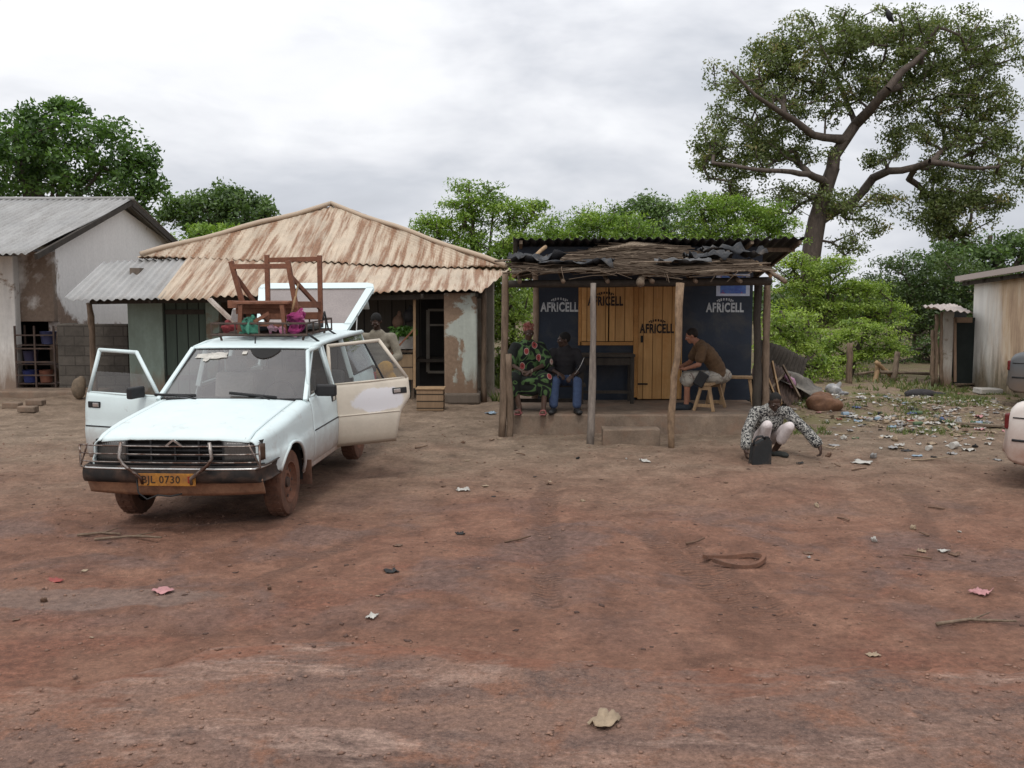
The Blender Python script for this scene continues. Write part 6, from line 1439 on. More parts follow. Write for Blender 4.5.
def tree(name, label, cat, base, skeleton, targets, leaf, bark, rc=.7, per=45, ll=.2, lw=.11, flat=.7, tip=.012, seed=0, trunk_r=None, group=None, wob=.12, up=.6, droop=0, ex=2.4, step=.6):
    """skeleton: list of polylines (world points); the first starts at the base"""
    t = thing(name, label, cat, base, group=group); B = np.array(base)
    nodes = []; par = []
    for pl in skeleton:
        pl = [np.array(p, float)-B for p in pl]
        if not nodes: nodes.append(pl[0]); par.append(-1); last = 0
        else: last = int(np.argmin([np.linalg.norm(q-pl[0]) for q in nodes]))
        for k in range(1, len(pl)):
            d = pl[k]-nodes[last] if k == 1 else pl[k]-pl[k-1]; a = nodes[last].copy(); m = max(1, int(np.linalg.norm(pl[k]-a)/step))
            for j in range(1, m+1):
                q = a+(pl[k]-a)*j/m
                if j < m: q = q+np.random.default_rng(len(nodes)+seed).normal(0, .03, 3)
                nodes.append(q); par.append(last); last = len(nodes)-1
    T = np.array(targets)-B
    nsk = len(nodes)
    nn, pp, tips = grow(nodes, par, T, wob, seed, step)
    r = radii(len(nn), pp, tips, tip, ex)
    if trunk_r: r = r*1.0; s = trunk_r/r[1]; r = np.where(r > tip*2, r*(1+(s-1)*np.clip((r-tip*2)/(r[1]-tip*2), 0, 1)), r); r[0] = r[1]*1.35
    main = {}
    for i in range(1, len(nn)):
        k = pp[i]
        if k not in main or (r[i] > r[main[k]] and not (main[k] < nsk)): main[k] = i
    for i in range(1, len(nn)):
        if main.get(pp[i]) == i: r[i] = max(r[i], .84*r[pp[i]]) if r[pp[i]] > tip*2 else r[i]
        r[i] = min(r[i], r[pp[i]]*(.925 if 6 < i < nsk else 1))
    branch_mesh(nn, pp, r, 'trunk', bark, t, tip*.6)
    g = np.random.default_rng(seed+5); rcs = rc*g.uniform(.7, 1.25, len(T))
    leaves_mesh(nn[tips], rcs, per, ll, lw, flat, leaf, t, 'crown', seed+9, up, droop)
    return t
DENS = 3.2
def blob_targets(blobs, Y, dens, dy, seed, shell=.5):
    """blobs: (px, py, rx, ry[, dY]) drawn on the picture, given depth Y and a thickness of their own"""
    g = np.random.default_rng(seed); out = []
    for bl in blobs:
        px, py, rx, ry = bl[:4]; yy = Y+(bl[4] if len(bl) > 4 else 0); c = np.array(at(px, py, yy)); k = yy/F; R_ = np.array([rx*k, min(dy, (rx+ry)*k*.55), ry*k])
        n = max(10, int(DENS*dens*rx*ry*k*k*3.14)); v = g.normal(size=(n, 3)); v /= np.linalg.norm(v, axis=1)[:, None]; r = g.random(n)**shell
        out.append(c+v*r[:, None]*R_)
    return np.concatenate(out)
def gpos(px, Y): p = at(px, 300, Y); return (p[0], Y, ghs(p[0], Y)-.05)
# --- the great tree on the right ---
TY = 45
def TP(*pts): return [at(p[0], p[1], TY+(p[2] if len(p) > 2 else 0)) for p in pts]
bb = gpos(809, TY)
skel = [[bb]+TP((810, 300), (811, 256), (817, 220), (827, 185), (834, 156), (845, 140), (856, 124), (870, 110, -1), (888, 89, -2), (902, 71, -2), (925, 52, -2)),
  TP((841, 143), (813, 135, -1), (784, 114, -2), (756, 96, -3), (731, 71, -3)), TP((824, 190), (809, 174, -1.5), (781, 171, -3), (752, 169, -3), (713, 163, -2)), TP((809, 176, -1.5), (795, 160, 1), (770, 140, 2), (750, 130, 3)),
  TP((819, 213), (852, 203, 1), (873, 178, 1), (888, 171, 0), (916, 167, -1), (930, 162, -2), (962, 167, -2), (998, 167, -2)), TP((886, 171), (891, 156, 2), (894, 117, 3), (900, 100, 4)),
  TP((905, 169, -1), (909, 179, 0), (930, 195, 1), (944, 213, 1), (962, 238, 0)), TP((888, 89, -2), (915, 82, 1), (944, 67, 2), (966, 53, 2), (985, 48, 2)), TP((870, 110, -1), (905, 100, -3), (940, 92, -4), (975, 95, -4)),
  TP((856, 124), (846, 100, 2), (835, 75, 2), (820, 45, 1)), TP((784, 114, -2), (780, 85, 0), (775, 60, 2)), TP((930, 162, -2), (955, 140, 1), (985, 130, 2), (1010, 120, 2)), TP((846, 204, 1), (853, 225, 2), (858, 245, 2)), TP((818, 218), (800, 210, 2), (775, 200, 3), (740, 205, 3))]
blobs = [(758, 90, 52, 50), (775, 60, 35, 22), (825, 50, 55, 38), (880, 40, 55, 32), (935, 45, 55, 38), (985, 62, 38, 42), (990, 105, 32, 28), (735, 160, 42, 34), (712, 150, 18, 35), (775, 140, 40, 30), (830, 95, 45, 28), (890, 85, 50, 28), (945, 95, 45, 25), (915, 125, 45, 20), (965, 140, 45, 20), (995, 175, 34, 34), (940, 175, 32, 18), (965, 205, 42, 22), (935, 210, 26, 26), (955, 235, 26, 16), (950, 212, 24, 22), (962, 245, 18, 16), (938, 200, 20, 18), (840, 205, 38, 16), (885, 200, 18, 14), (870, 225, 16, 12), (850, 245, 18, 14), (800, 195, 40, 14), (735, 200, 32, 14), (1005, 140, 22, 18), (810, 155, 22, 12), (875, 160, 12, 8), (897, 140, 10, 18), (768, 215, 28, 10)]
tg_ = blob_targets(blobs, TY, 2.5, 4.5, 3, .45)
tree('savanna_tree', 'huge spreading savanna tree with open crown and forked trunk holding a dark bird', 'tree', bb, skel, tg_, L_['big'], M['bark'], .50, 62, .155, .072, .7, .018, 3, .43, wob=.26, up=.3)
# bird
bd = thing('bird', 'dark vulture perched on the top twig of the huge tree', 'bird', at(889, 20, TY-2)); mb = MB(); mb.ell((0, 0, .18), (.13, .14, .26), (0, -.45, 0)); mb.cap((-.10, 0, .36), (-.17, 0, .44), .06, .035, 8); mb.ell((-.20, 0, .46), (.05, .04, .045)); mb.cap((-.24, 0, .455), (-.29, 0, .43), .02, .006, 6); mb.cap((.10, 0, .05), (.20, 0, -.14), .08, .03, 8); mb.cap((0, .04, 0), (0, .04, -.2), .015, .012, 6); mb.cap((0, -.04, 0), (0, -.04, -.2), .015, .012, 6)
remesh(mb, 'body', M['black'], bd, .018, 2)
def simple(name, label, Y, basepx, blobs, leaf, dens=1.6, dy=3, seed=0, rc=.6, per=40, ll=.2, lw=.1, flat=.75, tr=.2, group=None, bark=None, fork=None, shell=.5, up=.5, tip=.012, droop=0, cat='tree'):
    b = gpos(basepx, Y); cx = sum(x[0]*x[2]*x[3] for x in blobs)/sum(x[2]*x[3] for x in blobs); cy = sum(x[1]*x[2]*x[3] for x in blobs)/sum(x[2]*x[3] for x in blobs)
    c = at(cx, cy, Y); mid = vlerp(b, c, .55)
    sk = [[b, (b[0]+random.uniform(-.15, .15), Y, lerp(b[2], mid[2], .6)), mid]]
    for bl in blobs: q = at(bl[0], bl[1], Y+(bl[4] if len(bl) > 4 else 0)); sk.append([mid, vlerp(mid, q, .8)])
    return tree(name, label, cat, b, sk, blob_targets(blobs, Y, dens, dy, seed, shell), leaf, bark or M['bark'], rc, per, ll, lw, flat, tip, seed, tr, group, up=up, droop=droop)
simple('shade_tree', 'large dense dark green tree behind the white house roof', 42, 55, [(15, 150, 50, 38), (-45, 160, 55, 45), (75, 125, 38, 24), (55, 160, 60, 32), (115, 150, 36, 26), (100, 180, 45, 22), (30, 190, 60, 22), (140, 168, 14, 14), (152, 190, 9, 9), (65, 112, 14, 9), (32, 118, 12, 10), (140, 205, 20, 10)], L_['dark'], 1.35, 5, 11, .66, 64, .24, .11, .65, .5, shell=.35)
simple('round_tree', 'smaller round mid green tree between the white house and the rusty roof', 50, 220, [(215, 200, 36, 16), (192, 212, 30, 18), (240, 206, 30, 16), (262, 213, 18, 9), (225, 222, 52, 16), (175, 215, 14, 14)], L_['mid'], 2.2, 4, 12, .6, 60, .24, .11, .7, .35)
simple('leafy_bush', 'low yellow green bush behind the left slope of the rusty roof', 38, 205, [(195, 232, 28, 9), (225, 232, 26, 8), (180, 245, 25, 12), (215, 250, 40, 12)], L_['lime'], 2.4, 3, 13, .5, 60, .18, .08, .6, .12, cat='bush')
simple('acacia_tree', 'tall lime green feathery acacia rising between the shop house and the kiosk', 31, 478, [(470, 212, 34, 20), (440, 232, 30, 18), (495, 205, 28, 16), (520, 218, 26, 12), (470, 190, 26, 9), (505, 238, 38, 18), (455, 250, 46, 20), (500, 268, 42, 26), (428, 224, 18, 10), (537, 207, 9, 5), (480, 300, 40, 24), (420, 245, 16, 12), (520, 250, 26, 20)], L_['lime'], 6, 3, 14, .40, 70, .12, .042, .5, .18, up=.55)
simple('acacia_tree', 'lime green acacia showing above the left end of the kiosk roof', 34, 580, [(575, 225, 38, 16), (605, 218, 28, 14), (555, 235, 32, 16), (625, 230, 36, 16), (590, 245, 55, 18), (550, 262, 32, 22), (640, 245, 40, 14)], L_['lime'], 5.5, 3, 15, .42, 70, .12, .044, .5, .16)
simple('acacia_tree', 'dark crowned thorn tree above the middle of the kiosk roof', 38, 640, [(640, 205, 30, 10), (660, 212, 30, 14), (622, 215, 18, 9), (655, 230, 40, 12)], L_['mid'], 4.5, 3, 16, .46, 62, .15, .06, .55, .2)
simple('acacia_tree', 'pale green loose acacia beside the trunk of the huge tree', 40, 705, [(700, 205, 30, 14), (730, 210, 32, 16), (690, 225, 36, 18), (745, 228, 38, 18), (765, 215, 26, 18), (780, 235, 26, 18), (715, 238, 50, 12)], L_['lime'], 4.2, 3, 17, .46, 66, .14, .052, .5, .18)
simple('leafy_bush', 'tall green bush filling the gap between shop house and kiosk', 24.5, 512, [(512, 300, 22, 24), (500, 330, 22, 26), (524, 335, 22, 26), (515, 362, 28, 22), (505, 280, 20, 14), (540, 360, 26, 24)], L_['bush'], 6.5, 2.2, 18, .30, 62, .10, .042, .6, .07, cat='bush')
simple('leafy_bush', 'bright feathery bush beside the kiosk, upper layers', 28.5, 812, [(790, 262, 26, 10), (832, 264, 28, 9), (815, 270, 34, 11), (800, 285, 38, 12), (862, 290, 34, 10), (890, 312, 28, 9), (838, 285, 30, 9), (815, 305, 48, 12), (860, 305, 38, 9), (845, 322, 40, 10)], L_['bush'], 8, 2.6, 19, .36, 95, .09, .036, .40, .10, cat='bush', up=.6)
simple('leafy_bush', 'feathery bush with drooping flat boughs left of the broken fence', 25.5, 850, [(870, 325, 32, 8), (885, 338, 26, 7), (850, 335, 32, 9), (895, 350, 20, 6), (830, 345, 34, 12), (870, 352, 28, 9), (845, 362, 38, 11)], L_['bush'], 9, 2.2, 20, .32, 95, .08, .032, .36, .08, cat='bush', up=.6)
simple('leafy_bush', 'dense low bush behind the scrap heap at the kiosk side', 24, 800, [(790, 320, 28, 18), (800, 345, 34, 18), (790, 368, 34, 16), (825, 370, 28, 12), (775, 340, 20, 30)], L_['bush'], 8, 2.2, 21, .30, 76, .09, .036, .5, .07, cat='bush')
simple('thicket', 'dark green thicket behind the broken fence and the shed', 36, 920, [(905, 290, 36, 22), (935, 300, 34, 28), (950, 275, 30, 22), (900, 265, 26, 10), (915, 325, 36, 18), (880, 290, 24, 16), (965, 310, 24, 26), (990, 290, 24, 24)], L_['deep'], 4, 3.5, 22, .5, 76, .14, .055, .6, .15, cat='thicket')
simple('round_tree', 'dark round tree above the lean-to shed and stained house', 41, 985, [(1000, 250, 40, 14), (965, 258, 36, 14), (930, 262, 30, 12), (1030, 245, 36, 18), (985, 275, 50, 14), (1060, 260, 40, 24)], L_['mid'], 2.6, 4, 23, .55, 60, .2, .085, .6, .3)
simple('thicket', 'shadowy undergrowth beyond the fallen fence rails', 30, 915, [(915, 348, 34, 12), (890, 365, 34, 10), (935, 360, 26, 14), (960, 340, 20, 26), (860, 368, 30, 10)], L_['deep'], 4, 2.2, 24, .36, 60, .12, .05, .6, .07, cat='thicket')
simple('leafy_bush', 'green bush glimpsed behind the left end of the kiosk', 27, 555, [(548, 300, 20, 26), (530, 270, 24, 16), (545, 350, 22, 24), (575, 270, 40, 12)], L_['bush'], 5, 2.2, 25, .33, 60, .11, .045, .6, .08, cat='bush')
# far wooded skyline as one mass
g = np.random.default_rng(31); n = 1500
th = g.uniform(-1.0, 1.0, n); rr = g.uniform(62, 90, n); C = np.stack([np.sin(th)*rr*1.1, np.cos(th)*rr, np.abs(g.normal(0, 1.0, n))*.95], -1); C[:, 2] = np.minimum(C[:, 2]+.2, 2.7+.8*vnoise(C[:, 0]*.2, C[:, 1]*.1))
fo = leaves_mesh(C, g.uniform(1.0, 1.7, n), 60, .42, .22, .6, L_['deep'], None, 'far_woodland', 32, .4); tag(fo, 'low dark woodland along the far horizon', 'woodland', None, 'stuff')
# grass and weeds
g = np.random.default_rng(41)
def blades(N, xr, yr, thr, hmin, hmax, fr=1.1):
    x = g.uniform(*xr, N); y = g.uniform(*yr, N); k = vnoise(x*fr, y*fr)+.35*vnoise(x*fr*3.3, y*fr*3.3) > thr; x, y = x[k], y[k]; z = gh(x, y); n = len(x)
    h = g.uniform(hmin, hmax, n); a = g.uniform(0, 6.28, n); lean = g.normal(0, .5, (n, 2)); w = h*.14+.003
    p = np.stack([x, y, z-.005], -1); tx = np.stack([np.cos(a), np.sin(a), a*0], -1)*w[:, None]; tip = p+np.stack([lean[:, 0]*h, lean[:, 1]*h, h], -1)
    V = np.stack([p-tx, p+tx, tip], 1).reshape(-1, 3); return V, np.repeat(np.clip(g.normal(.5, .25, n), 0, 1), 3)
parts = [blades(30000, (2.6, 12), (15.2, 21.5), .13, .03, .09), blades(5000, (3, 13), (22, 27), .10, .05, .16), blades(6000, (8.5, 11), (18, 22.5), .12, .03, .09), blades(4000, (-.4, 1.0), (20, 26), -.1, .06, .25)]
V = np.concatenate([p[0] for p in parts]); T_ = np.concatenate([p[1] for p in parts])
tag(npmesh('grass', V, np.arange(len(V)).reshape(-1, 3), L_['grass'], None, False, T_), 'thin patches of short green grass among the rubbish', 'grass', None, 'stuff')
# ================= small things =================
def scatter_stones(N, xr, yr, smin, smax, m, name, lab, seed, flat=.6, pw=2.5, thr=None):
    g = np.random.default_rng(seed); x = g.uniform(*xr, N); y = yr[0]+(yr[1]-yr[0])*g.random(N)**1.3
    if thr is not None: k = vnoise(x*.9, y*.9) > thr; x, y = x[k], y[k]
    N = len(x); z = gh(x, y); s = smin+(smax-smin)*g.random(N)**pw
    z = z+np.where(y < road_edge(x), .012, 0)
    oc = np.array([[1,0,0],[-1,0,0],[0,1,0],[0,-1,0],[0,0,1],[0,0,-1]], float); fc = np.array([[0,2,4],[2,1,4],[1,3,4],[3,0,4],[2,0,5],[1,2,5],[3,1,5],[0,3,5]])
    a = g.uniform(0, 6.28, N); V = oc[None]*g.uniform(.6, 1.2, (N, 6, 1))*np.array([1, 1, flat]); c, sn = np.cos(a)[:, None], np.sin(a)[:, None]
    el = g.uniform(.6, 1.6, (N, 1)); X = V[:, :, 0]*el; Yv = V[:, :, 1]
    V = np.stack([X*c-Yv*sn, X*sn+Yv*c, V[:, :, 2]], -1)*s[:, None, None]+np.stack([x, y, z+s*flat*.2], -1)[:, None]
    Fq = (np.arange(N)[:, None, None]*6+fc[None]).reshape(-1, 3)
    tag(npmesh(name, V.reshape(-1, 3), Fq, m, None, True), lab, 'gravel' if 'grav' in name else 'debris', None, 'stuff')
scatter_stones(9000, (-8, 8.5), (4.6, 15.5), .004, .020, mat('pebbles', (.27, .16, .115), (.13, .075, .055), 3), 'gravel', 'loose reddish gravel strewn over the dirt yard and road', 51)
scatter_stones(1400, (-8, 9.5), (6.2, 17), .006, .032, mat('dark_crumbs', (.10, .055, .04), (.05, .03, .024), 3), 'soil_crumbs', 'dark crumbs of soil and dead leaves on the yard', 52, .35, 3)
def litter_piece(c, s, kind, m, label, group=None, seed=0, name=None, cat=None):
    r = random.Random(seed); mb = MB(); z = ghs(c[0], c[1])+(.012 if c[1] < float(road_edge(c[0])) else 0)
    if kind == 'paper':
        n = 8; asp = r.uniform(.45, 1.0); ro = r.uniform(0, 6.28); ca, sa = math.cos(ro), math.sin(ro); cr = r.uniform(.12, .5)
        def fn(u, v):
            x = (u-.5)*s*(1+.25*float(vnoise(v*3+seed, seed))); y = (v-.5)*s*asp; h = abs(float(vnoise(u*2.6+seed*1.7, v*2.6+seed))+.5*float(vnoise(u*7+seed, v*7)))*s*cr*1.4+.006
            return (x*ca-y*sa, x*sa+y*ca, h)
        mb.grid(fn, n, n); o = mb.build(name or 'paper_scrap', m, None, smooth=True, solid=.003)
    elif kind == 'lump':
        mb.ell((0, 0, s*.22), (s*.5, s*.38, s*.28), (r.random(), r.random(), r.random()*3), 20, 13)
        mb.v = [tuple(Vector(p)*(1+.9*float(vnoise(p[0]/s*5+seed, p[1]/s*5+p[2]/s*4))+.6*float(vnoise(p[0]/s*13+seed, p[1]/s*12+p[2]/s*11)))) for p in mb.v]; o = mb.build(name or 'rubbish_lump', m, None, smooth=True)
    elif kind == 'bottle':
        a = r.uniform(0, 3.14); k = s/.22; mb.T = Matrix.Rotation(a, 4, 'Z') @ Matrix.Translation((0, 0, .033*k)) @ Matrix.Rotation(math.pi/2, 4, 'Y'); mb.lathe([(.001, -.11*k), (.03*k, -.108*k), (.032*k, -.06*k), (.029*k, 0), (.032*k, .04*k), (.014*k, .085*k), (.012*k, .11*k), (.001, .111*k)], (0, 0, 0), 'z', 12, cap=False); o = mb.build(name or 'plastic_bottle', m, None, smooth=True)
    elif kind == 'tin':
        a = r.uniform(0, 3.14); mb.T = Matrix.Rotation(a, 4, 'Z') @ Matrix.Translation((0, 0, s*.35)) @ Matrix.Rotation(math.pi/2, 4, 'Y'); mb.lathe([(.001, -.5*s), (.34*s, -.5*s), (.36*s, -.47*s), (.34*s, -.4*s), (.34*s, .42*s), (.36*s, .48*s), (.32*s, .5*s), (.30*s, -.3*s)], (0, 0, 0), 'z', 14, cap=False); o = mb.build(name or 'tin_can', m, None, smooth=40)
    else:
        a = r.uniform(0, 3.14); d = Vector((math.cos(a), math.sin(a)*.6, 0))*s*.5; pole(mb, [-d+Vector((0, 0, .012)), Vector((0, r.uniform(-.05, .05)*s, .02)), d+Vector((0, 0, r.uniform(.01, .05)))], .011, .007, .006, 5, 6); o = mb.build(name or 'twig', m, None, smooth=True)
    o.location = (c[0], c[1], z); return tag(o, label, cat or {'paper': 'paper scrap', 'lump': 'rubbish', 'bottle': 'bottle', 'tin': 'tin', 'twig': 'twig'}[kind], group)
PM = {k: mat('scrap_'+k, c, rough=.75, bump=.05) for k, c in dict(white=(.46, .44, .40), grey=(.30, .29, .28), tan=(.33, .25, .17), blue=(.10, .13, .26), pink=(.44, .22, .22), red=(.26, .06, .05), black=(.025, .024, .024), sky=(.25, .33, .40), green=(.10, .15, .08), brown=(.15, .09, .06)).items()}
words = dict(white='white', grey='grey', tan='tan', blue='blue', pink='pink', red='red', black='black', sky='pale blue', green='green', brown='brown')
r_ = random.Random(77); GRP = 'rubbish scattered by the shed'
pick = ['white']*8+['grey']*6+['tan']*6+['blue', 'pink', 'red', 'black', 'black', 'sky', 'sky', 'green', 'brown', 'brown']
for i in range(290):
    t = r_.random()
    if t < .72: px = r_.gauss(925, 42); py = r_.gauss(418, 9)+(px-925)*.10
    elif t < .88: px = r_.uniform(820, 1000); py = r_.uniform(392, 440)
    else: px = r_.uniform(800, 1005); py = r_.uniform(430, 462)
    if py < 388 or px > 1012 or px < 815: continue
    c = GG(px, py); k = r_.choice(pick); kd = r_.choices(['paper', 'lump', 'tin', 'bottle', 'twig'], [9, 3, .4, .4, 2.5])[0]
    if kd == 'twig': k = 'tan'
    if kd == 'bottle': k = r_.choice(['white', 'sky', 'green'])
    s = {'paper': r_.uniform(.05, .17), 'lump': r_.uniform(.04, .12), 'tin': r_.uniform(.10, .14), 'bottle': r_.uniform(.18, .26), 'twig': r_.uniform(.2, .55)}[kd]
    nm = {'paper': 'scrap of paper', 'lump': 'lump of rubbish', 'tin': 'tin', 'bottle': 'plastic bottle', 'twig': 'stick'}[kd]
    litter_piece(c, s, kd, PM[k], f'{words[k]} {nm} in the rubbish scatter before the lean-to shed', GRP, i)
tag_parts = []
for k_, (cc, nn, sd) in enumerate((((.50, .48, .45), 260, 71), ((.26, .24, .21), 260, 72), ((.30, .22, .15), 200, 73))):
    g = np.random.default_rng(sd); x = g.normal(7.6, 1.7, nn*2); y = g.normal(17.6, 1.5, nn*2); q = (x > 3.6) & (x < 11) & (y > 14.3) & (y < 22) & (vnoise(x*1.2, y*1.2) > -.12); x, y = x[q], y[q]; z = gh(x, y)+.008; s_ = g.uniform(.012, .05, len(x)); a = g.uniform(0, 6.28, len(x))
    base4 = np.array([[-1, -.6], [1, -.5], [.9, .7], [-.8, .5]])*g.uniform(.6, 1.3, (len(x), 4, 1)); ca, sa = np.cos(a)[:, None], np.sin(a)[:, None]
    Vx = (base4[..., 0]*ca-base4[..., 1]*sa)*s_[:, None]+x[:, None]; Vy = (base4[..., 0]*sa+base4[..., 1]*ca)*s_[:, None]+y[:, None]; Vz = z[:, None]+g.uniform(0, .9, (len(x), 4))*s_[:, None]
    tag(npmesh('rubbish_crumbs', np.stack([Vx, Vy, Vz], -1).reshape(-1, 3), np.arange(len(x)*4).reshape(-1, 4), mat('crumb_%d' % k_, cc, rough=.8)), ['whitish', 'greyish', 'tan'][k_]+' crumbs and shreds trodden into the rubbish ground', 'rubbish', None, 'stuff')
for i in range(46):   # sparse litter over the yard
    px, py = r_.choice([(r_.uniform(640, 1000), r_.uniform(455, 560)), (r_.uniform(420, 640), r_.uniform(430, 520)), (r_.uniform(10, 520), r_.uniform(525, 640))])
    c = GG(px, py); k = r_.choice(['white', 'tan', 'tan', 'brown', 'brown', 'grey', 'black']); kd = r_.choices(['paper', 'lump', 'twig'], [4, 1.5, 3])[0]
    if kd == 'twig': k = 'brown'
    litter_piece(c, {'paper': r_.uniform(.03, .09), 'lump': r_.uniform(.03, .07), 'twig': r_.uniform(.10, .35)}[kd], kd, PM[k], f'small {words[k]} {dict(paper="paper scrap", lump="crumb of rubbish", twig="twig")[kd]} lying loose on the open dirt yard', 'loose scraps over the yard', 300+i)
for px, py, s, k, lab in ((605, 725, .19, 'tan', 'crumpled beige paper on the grey road in the foreground'), (163, 592, .13, 'pink', 'pink and white wrapper on the dirt below the car'), (55, 581, .14, 'red', 'orange red wrapper near the left edge of the yard'), (391, 572, .10, 'black', 'dark green leaf scrap right of the car on open dirt'), (981, 594, .13, 'pink', 'pink scrap on the dirt at the right'), (862, 463, .22, 'white', 'long white scrap on the dirt right of the squatting man'), (463, 491, .14, 'white', 'white crumpled paper in front of the open beige car door'), (873, 656, .08, 'tan', 'small tan scrap at the road edge on the right'), (645, 462, .14, 'white', 'white scrap before the concrete step of the kiosk'), (491, 414, .20, 'sky', 'pale blue paper left of the kiosk posts'), (944, 552, .08, 'white', 'tiny white scrap on the right of the yard'), (808, 437, .10, 'red', 'red and white scrap behind the hand of the squatting man'), (800, 465, .10, 'black', 'dark scrap lying near the squatting man')):
    litter_piece(GG(px, py), s, 'paper', PM[k], lab, None, px+py)
c = GG(735, 563); hs = thing('rubber_strip', 'curved strip of old rubber half sunk in the mud', 'rubber strip', c)
mb = MB(); vs = []
for i in range(41):
    a = lerp(-2.6, 2.9, i/40); rr = 1+.06*math.sin(a*3); p = Vector((math.cos(a)*.245*rr, math.sin(a)*.165*rr, .012+.018*math.sin(a*2+1))); d = Vector((math.cos(a), math.sin(a), 0)); vs += [p-d*.026, p+d*.022+Vector((0, 0, .008)), p+d*.018+Vector((0, 0, .040)), p-d*.018+Vector((0, 0, .034))]
fs = []
for i in range(40):
    for k in range(4): fs.append((i*4+k, i*4+(k+1) % 4, i*4+4+(k+1) % 4, i*4+4+k))
mb.add(vs, fs+[(3, 2, 1, 0), (160, 161, 162, 163)]); mb.build('band', M['mudrubber'], hs, smooth=50)
for px, py, L, a, lab in ((130, 540, .62, .1, 'bent dry branch on the dirt in front of the car'), (975, 625, .55, .05, 'thin straight stick on the dirt at the right'), (100, 536, .4, .5, 'short dry twig beside the bent branch before the car')):
    c = GG(px, py); o = thing('dry_branch', lab, 'branch', c); mb = MB(); pole(mb, [(-L/2, -.04, .015), (-.05*L, .05, .02), (L/2, -.02, .03)], .014, .008, .012, 6, 9); mb.tube([(0, .05, .02), (L*.3, .14, .04)], [.008, .004], 5); mb.build('stem', M['pole'], o, smooth=True)
# scrap heap beside the kiosk
def sheet_thing(name, label, c, d, rot, m, seed, cat='sheet', wave=True):
    o = thing(name, label, cat, c, rot); mb = MB()
    mb.grid(lambda u, v: ((u-.5)*d[0], (v-.5)*d[1], (.02*math.cos(u*d[0]/.076*6.28) if wave else 0)+.18*float(vnoise(u*2.2+seed, v*2.2))), int(d[0]/.0125) if wave else 20, 10); mb.build('sheet', m, o, smooth=True, solid=.005); return o
s1 = at(778, 372, 18.2); sheet_thing('scrap_sheet', 'dark bent roofing sheet leaning on the scrap heap beside the kiosk', (s1[0], 18.2, .55), (1.15, .8), (R(50), R(28), R(12)), M['steel'], 3)
s1 = at(795, 372, 18.4); sheet_thing('scrap_sheet', 'grey curled sheet with pale edge on top of the scrap heap', (s1[0]+.05, 18.4, .55), (.95, .42), (R(35), R(20), R(-10)), mat('grey_scrap', (.17, .155, .135), (.06, .055, .05), 4, dirt=(.30, .27, .22), dscale=3), 7, wave=False)
s1 = at(775, 355, 18.9); sheet_thing('scrap_sheet', 'upright dark tarred sheet at the back of the scrap heap', (s1[0]+.1, 19.0, .75), (1.0, .9), (R(70), R(25), R(8)), M['darkwood'], 9)
s1 = at(768, 385, 17.6)
for i, (a, b, lab) in enumerate(((at(757, 350, 17.7), at(777, 402, 17.5), 'pale plank leaning across the scrap heap by the kiosk corner'), (at(772, 362, 18), at(781, 405, 17.6), 'short tan board standing in the scrap heap'), (at(764, 395, 17.4), at(786, 372, 18.3), 'thin grey lath crossing the scrap heap low down'), (at(760, 372, 17.9), at(774, 404, 17.3), 'broad dark board leaning at the corner post'), (at(783, 366, 18.2), at(800, 398, 17.8), 'grey board slanting down the front of the scrap heap'))):
    o = thing('scrap_plank', lab, 'plank', a); mb = MB(); mb.beam((0, 0, 0), tuple(b[k]-a[k] for k in range(3)), .025, .12 if i != 2 else .05, (0, 1, 0)); mb.build('board', M['palewood'] if i < 2 else (M['wood'] if i != 3 else M['darkwood']), o)
s1 = at(789, 379, 18.3); bundle_o = thing('cloth_rag', 'pink rag hanging in the scrap heap', 'rag', s1); mb = MB(); mb.ell((0, 0, 0), (.13, .06, .05), (0, .6, 0)); mb.ell((.06, 0, -.08), (.06, .04, .10)); mb.v = [tuple(Vector(p)*(1+.6*float(vnoise(p[0]*14+3, p[1]*11+p[2]*12)))) for p in mb.v]; remesh(mb, 'rag', cloth('pink_rag', (.44, .26, .36), (.3, .15, .22)), bundle_o, .014, 2)
s1 = GG(784, 400); o = thing('sacking_heap', 'heap of dull grey sacking under the scrap sheets', 'sacking', s1); mb = MB()
for k in range(9): mb.ell((random.uniform(-.5, .5), random.uniform(-.1, .4), random.uniform(.02, .25)), (random.uniform(.2, .35), .2, random.uniform(.1, .22)), (0, 0, random.random()*3))
remesh(mb, 'sacking', mat('sacking', (.17, .15, .125), (.07, .06, .05), 5, bump=.6), o, .025, 2)
s1 = GG(823, 406); o = thing('clay_lump', 'rounded brown clay lump on the rubbish ground behind the squatting man', 'clay lump', s1); mb = MB(); mb.ell((0, 0, .08), (.29, .22, .20), None, 40, 26); mb.v = [tuple(Vector(p)*(1+.5*float(vnoise(p[0]*4+3, p[1]*4+p[2]*5))+.22*float(vnoise(p[0]*13+3, p[1]*13+p[2]*15)))) for p in mb.v]; mb.build('lump', mat('brown_clay', (.20, .105, .06), (.11, .06, .04), 6, bump=.7), o, smooth=True)
s1 = GG(834, 396); o = thing('rubbish_bag', 'grey and white bundle behind the brown clay lump', 'bag', s1); mb = MB(); mb.ell((0, 0, .07), (.17, .12, .11), (0, .3, 0)); mb.ell((.07, 0, .14), (.05, .04, .11), (0, .6, 0)); mb.ell((.15, -.05, .03), (.13, .09, .04)); mb.v = [tuple(Vector(p)*(1+.5*float(vnoise(p[0]*11+3, p[1]*11+p[2]*9)))) for p in mb.v]; remesh(mb, 'bag', mat('grey_bag', (.12, .13, .15), (.50, .48, .46), 9), o, .014, 1)
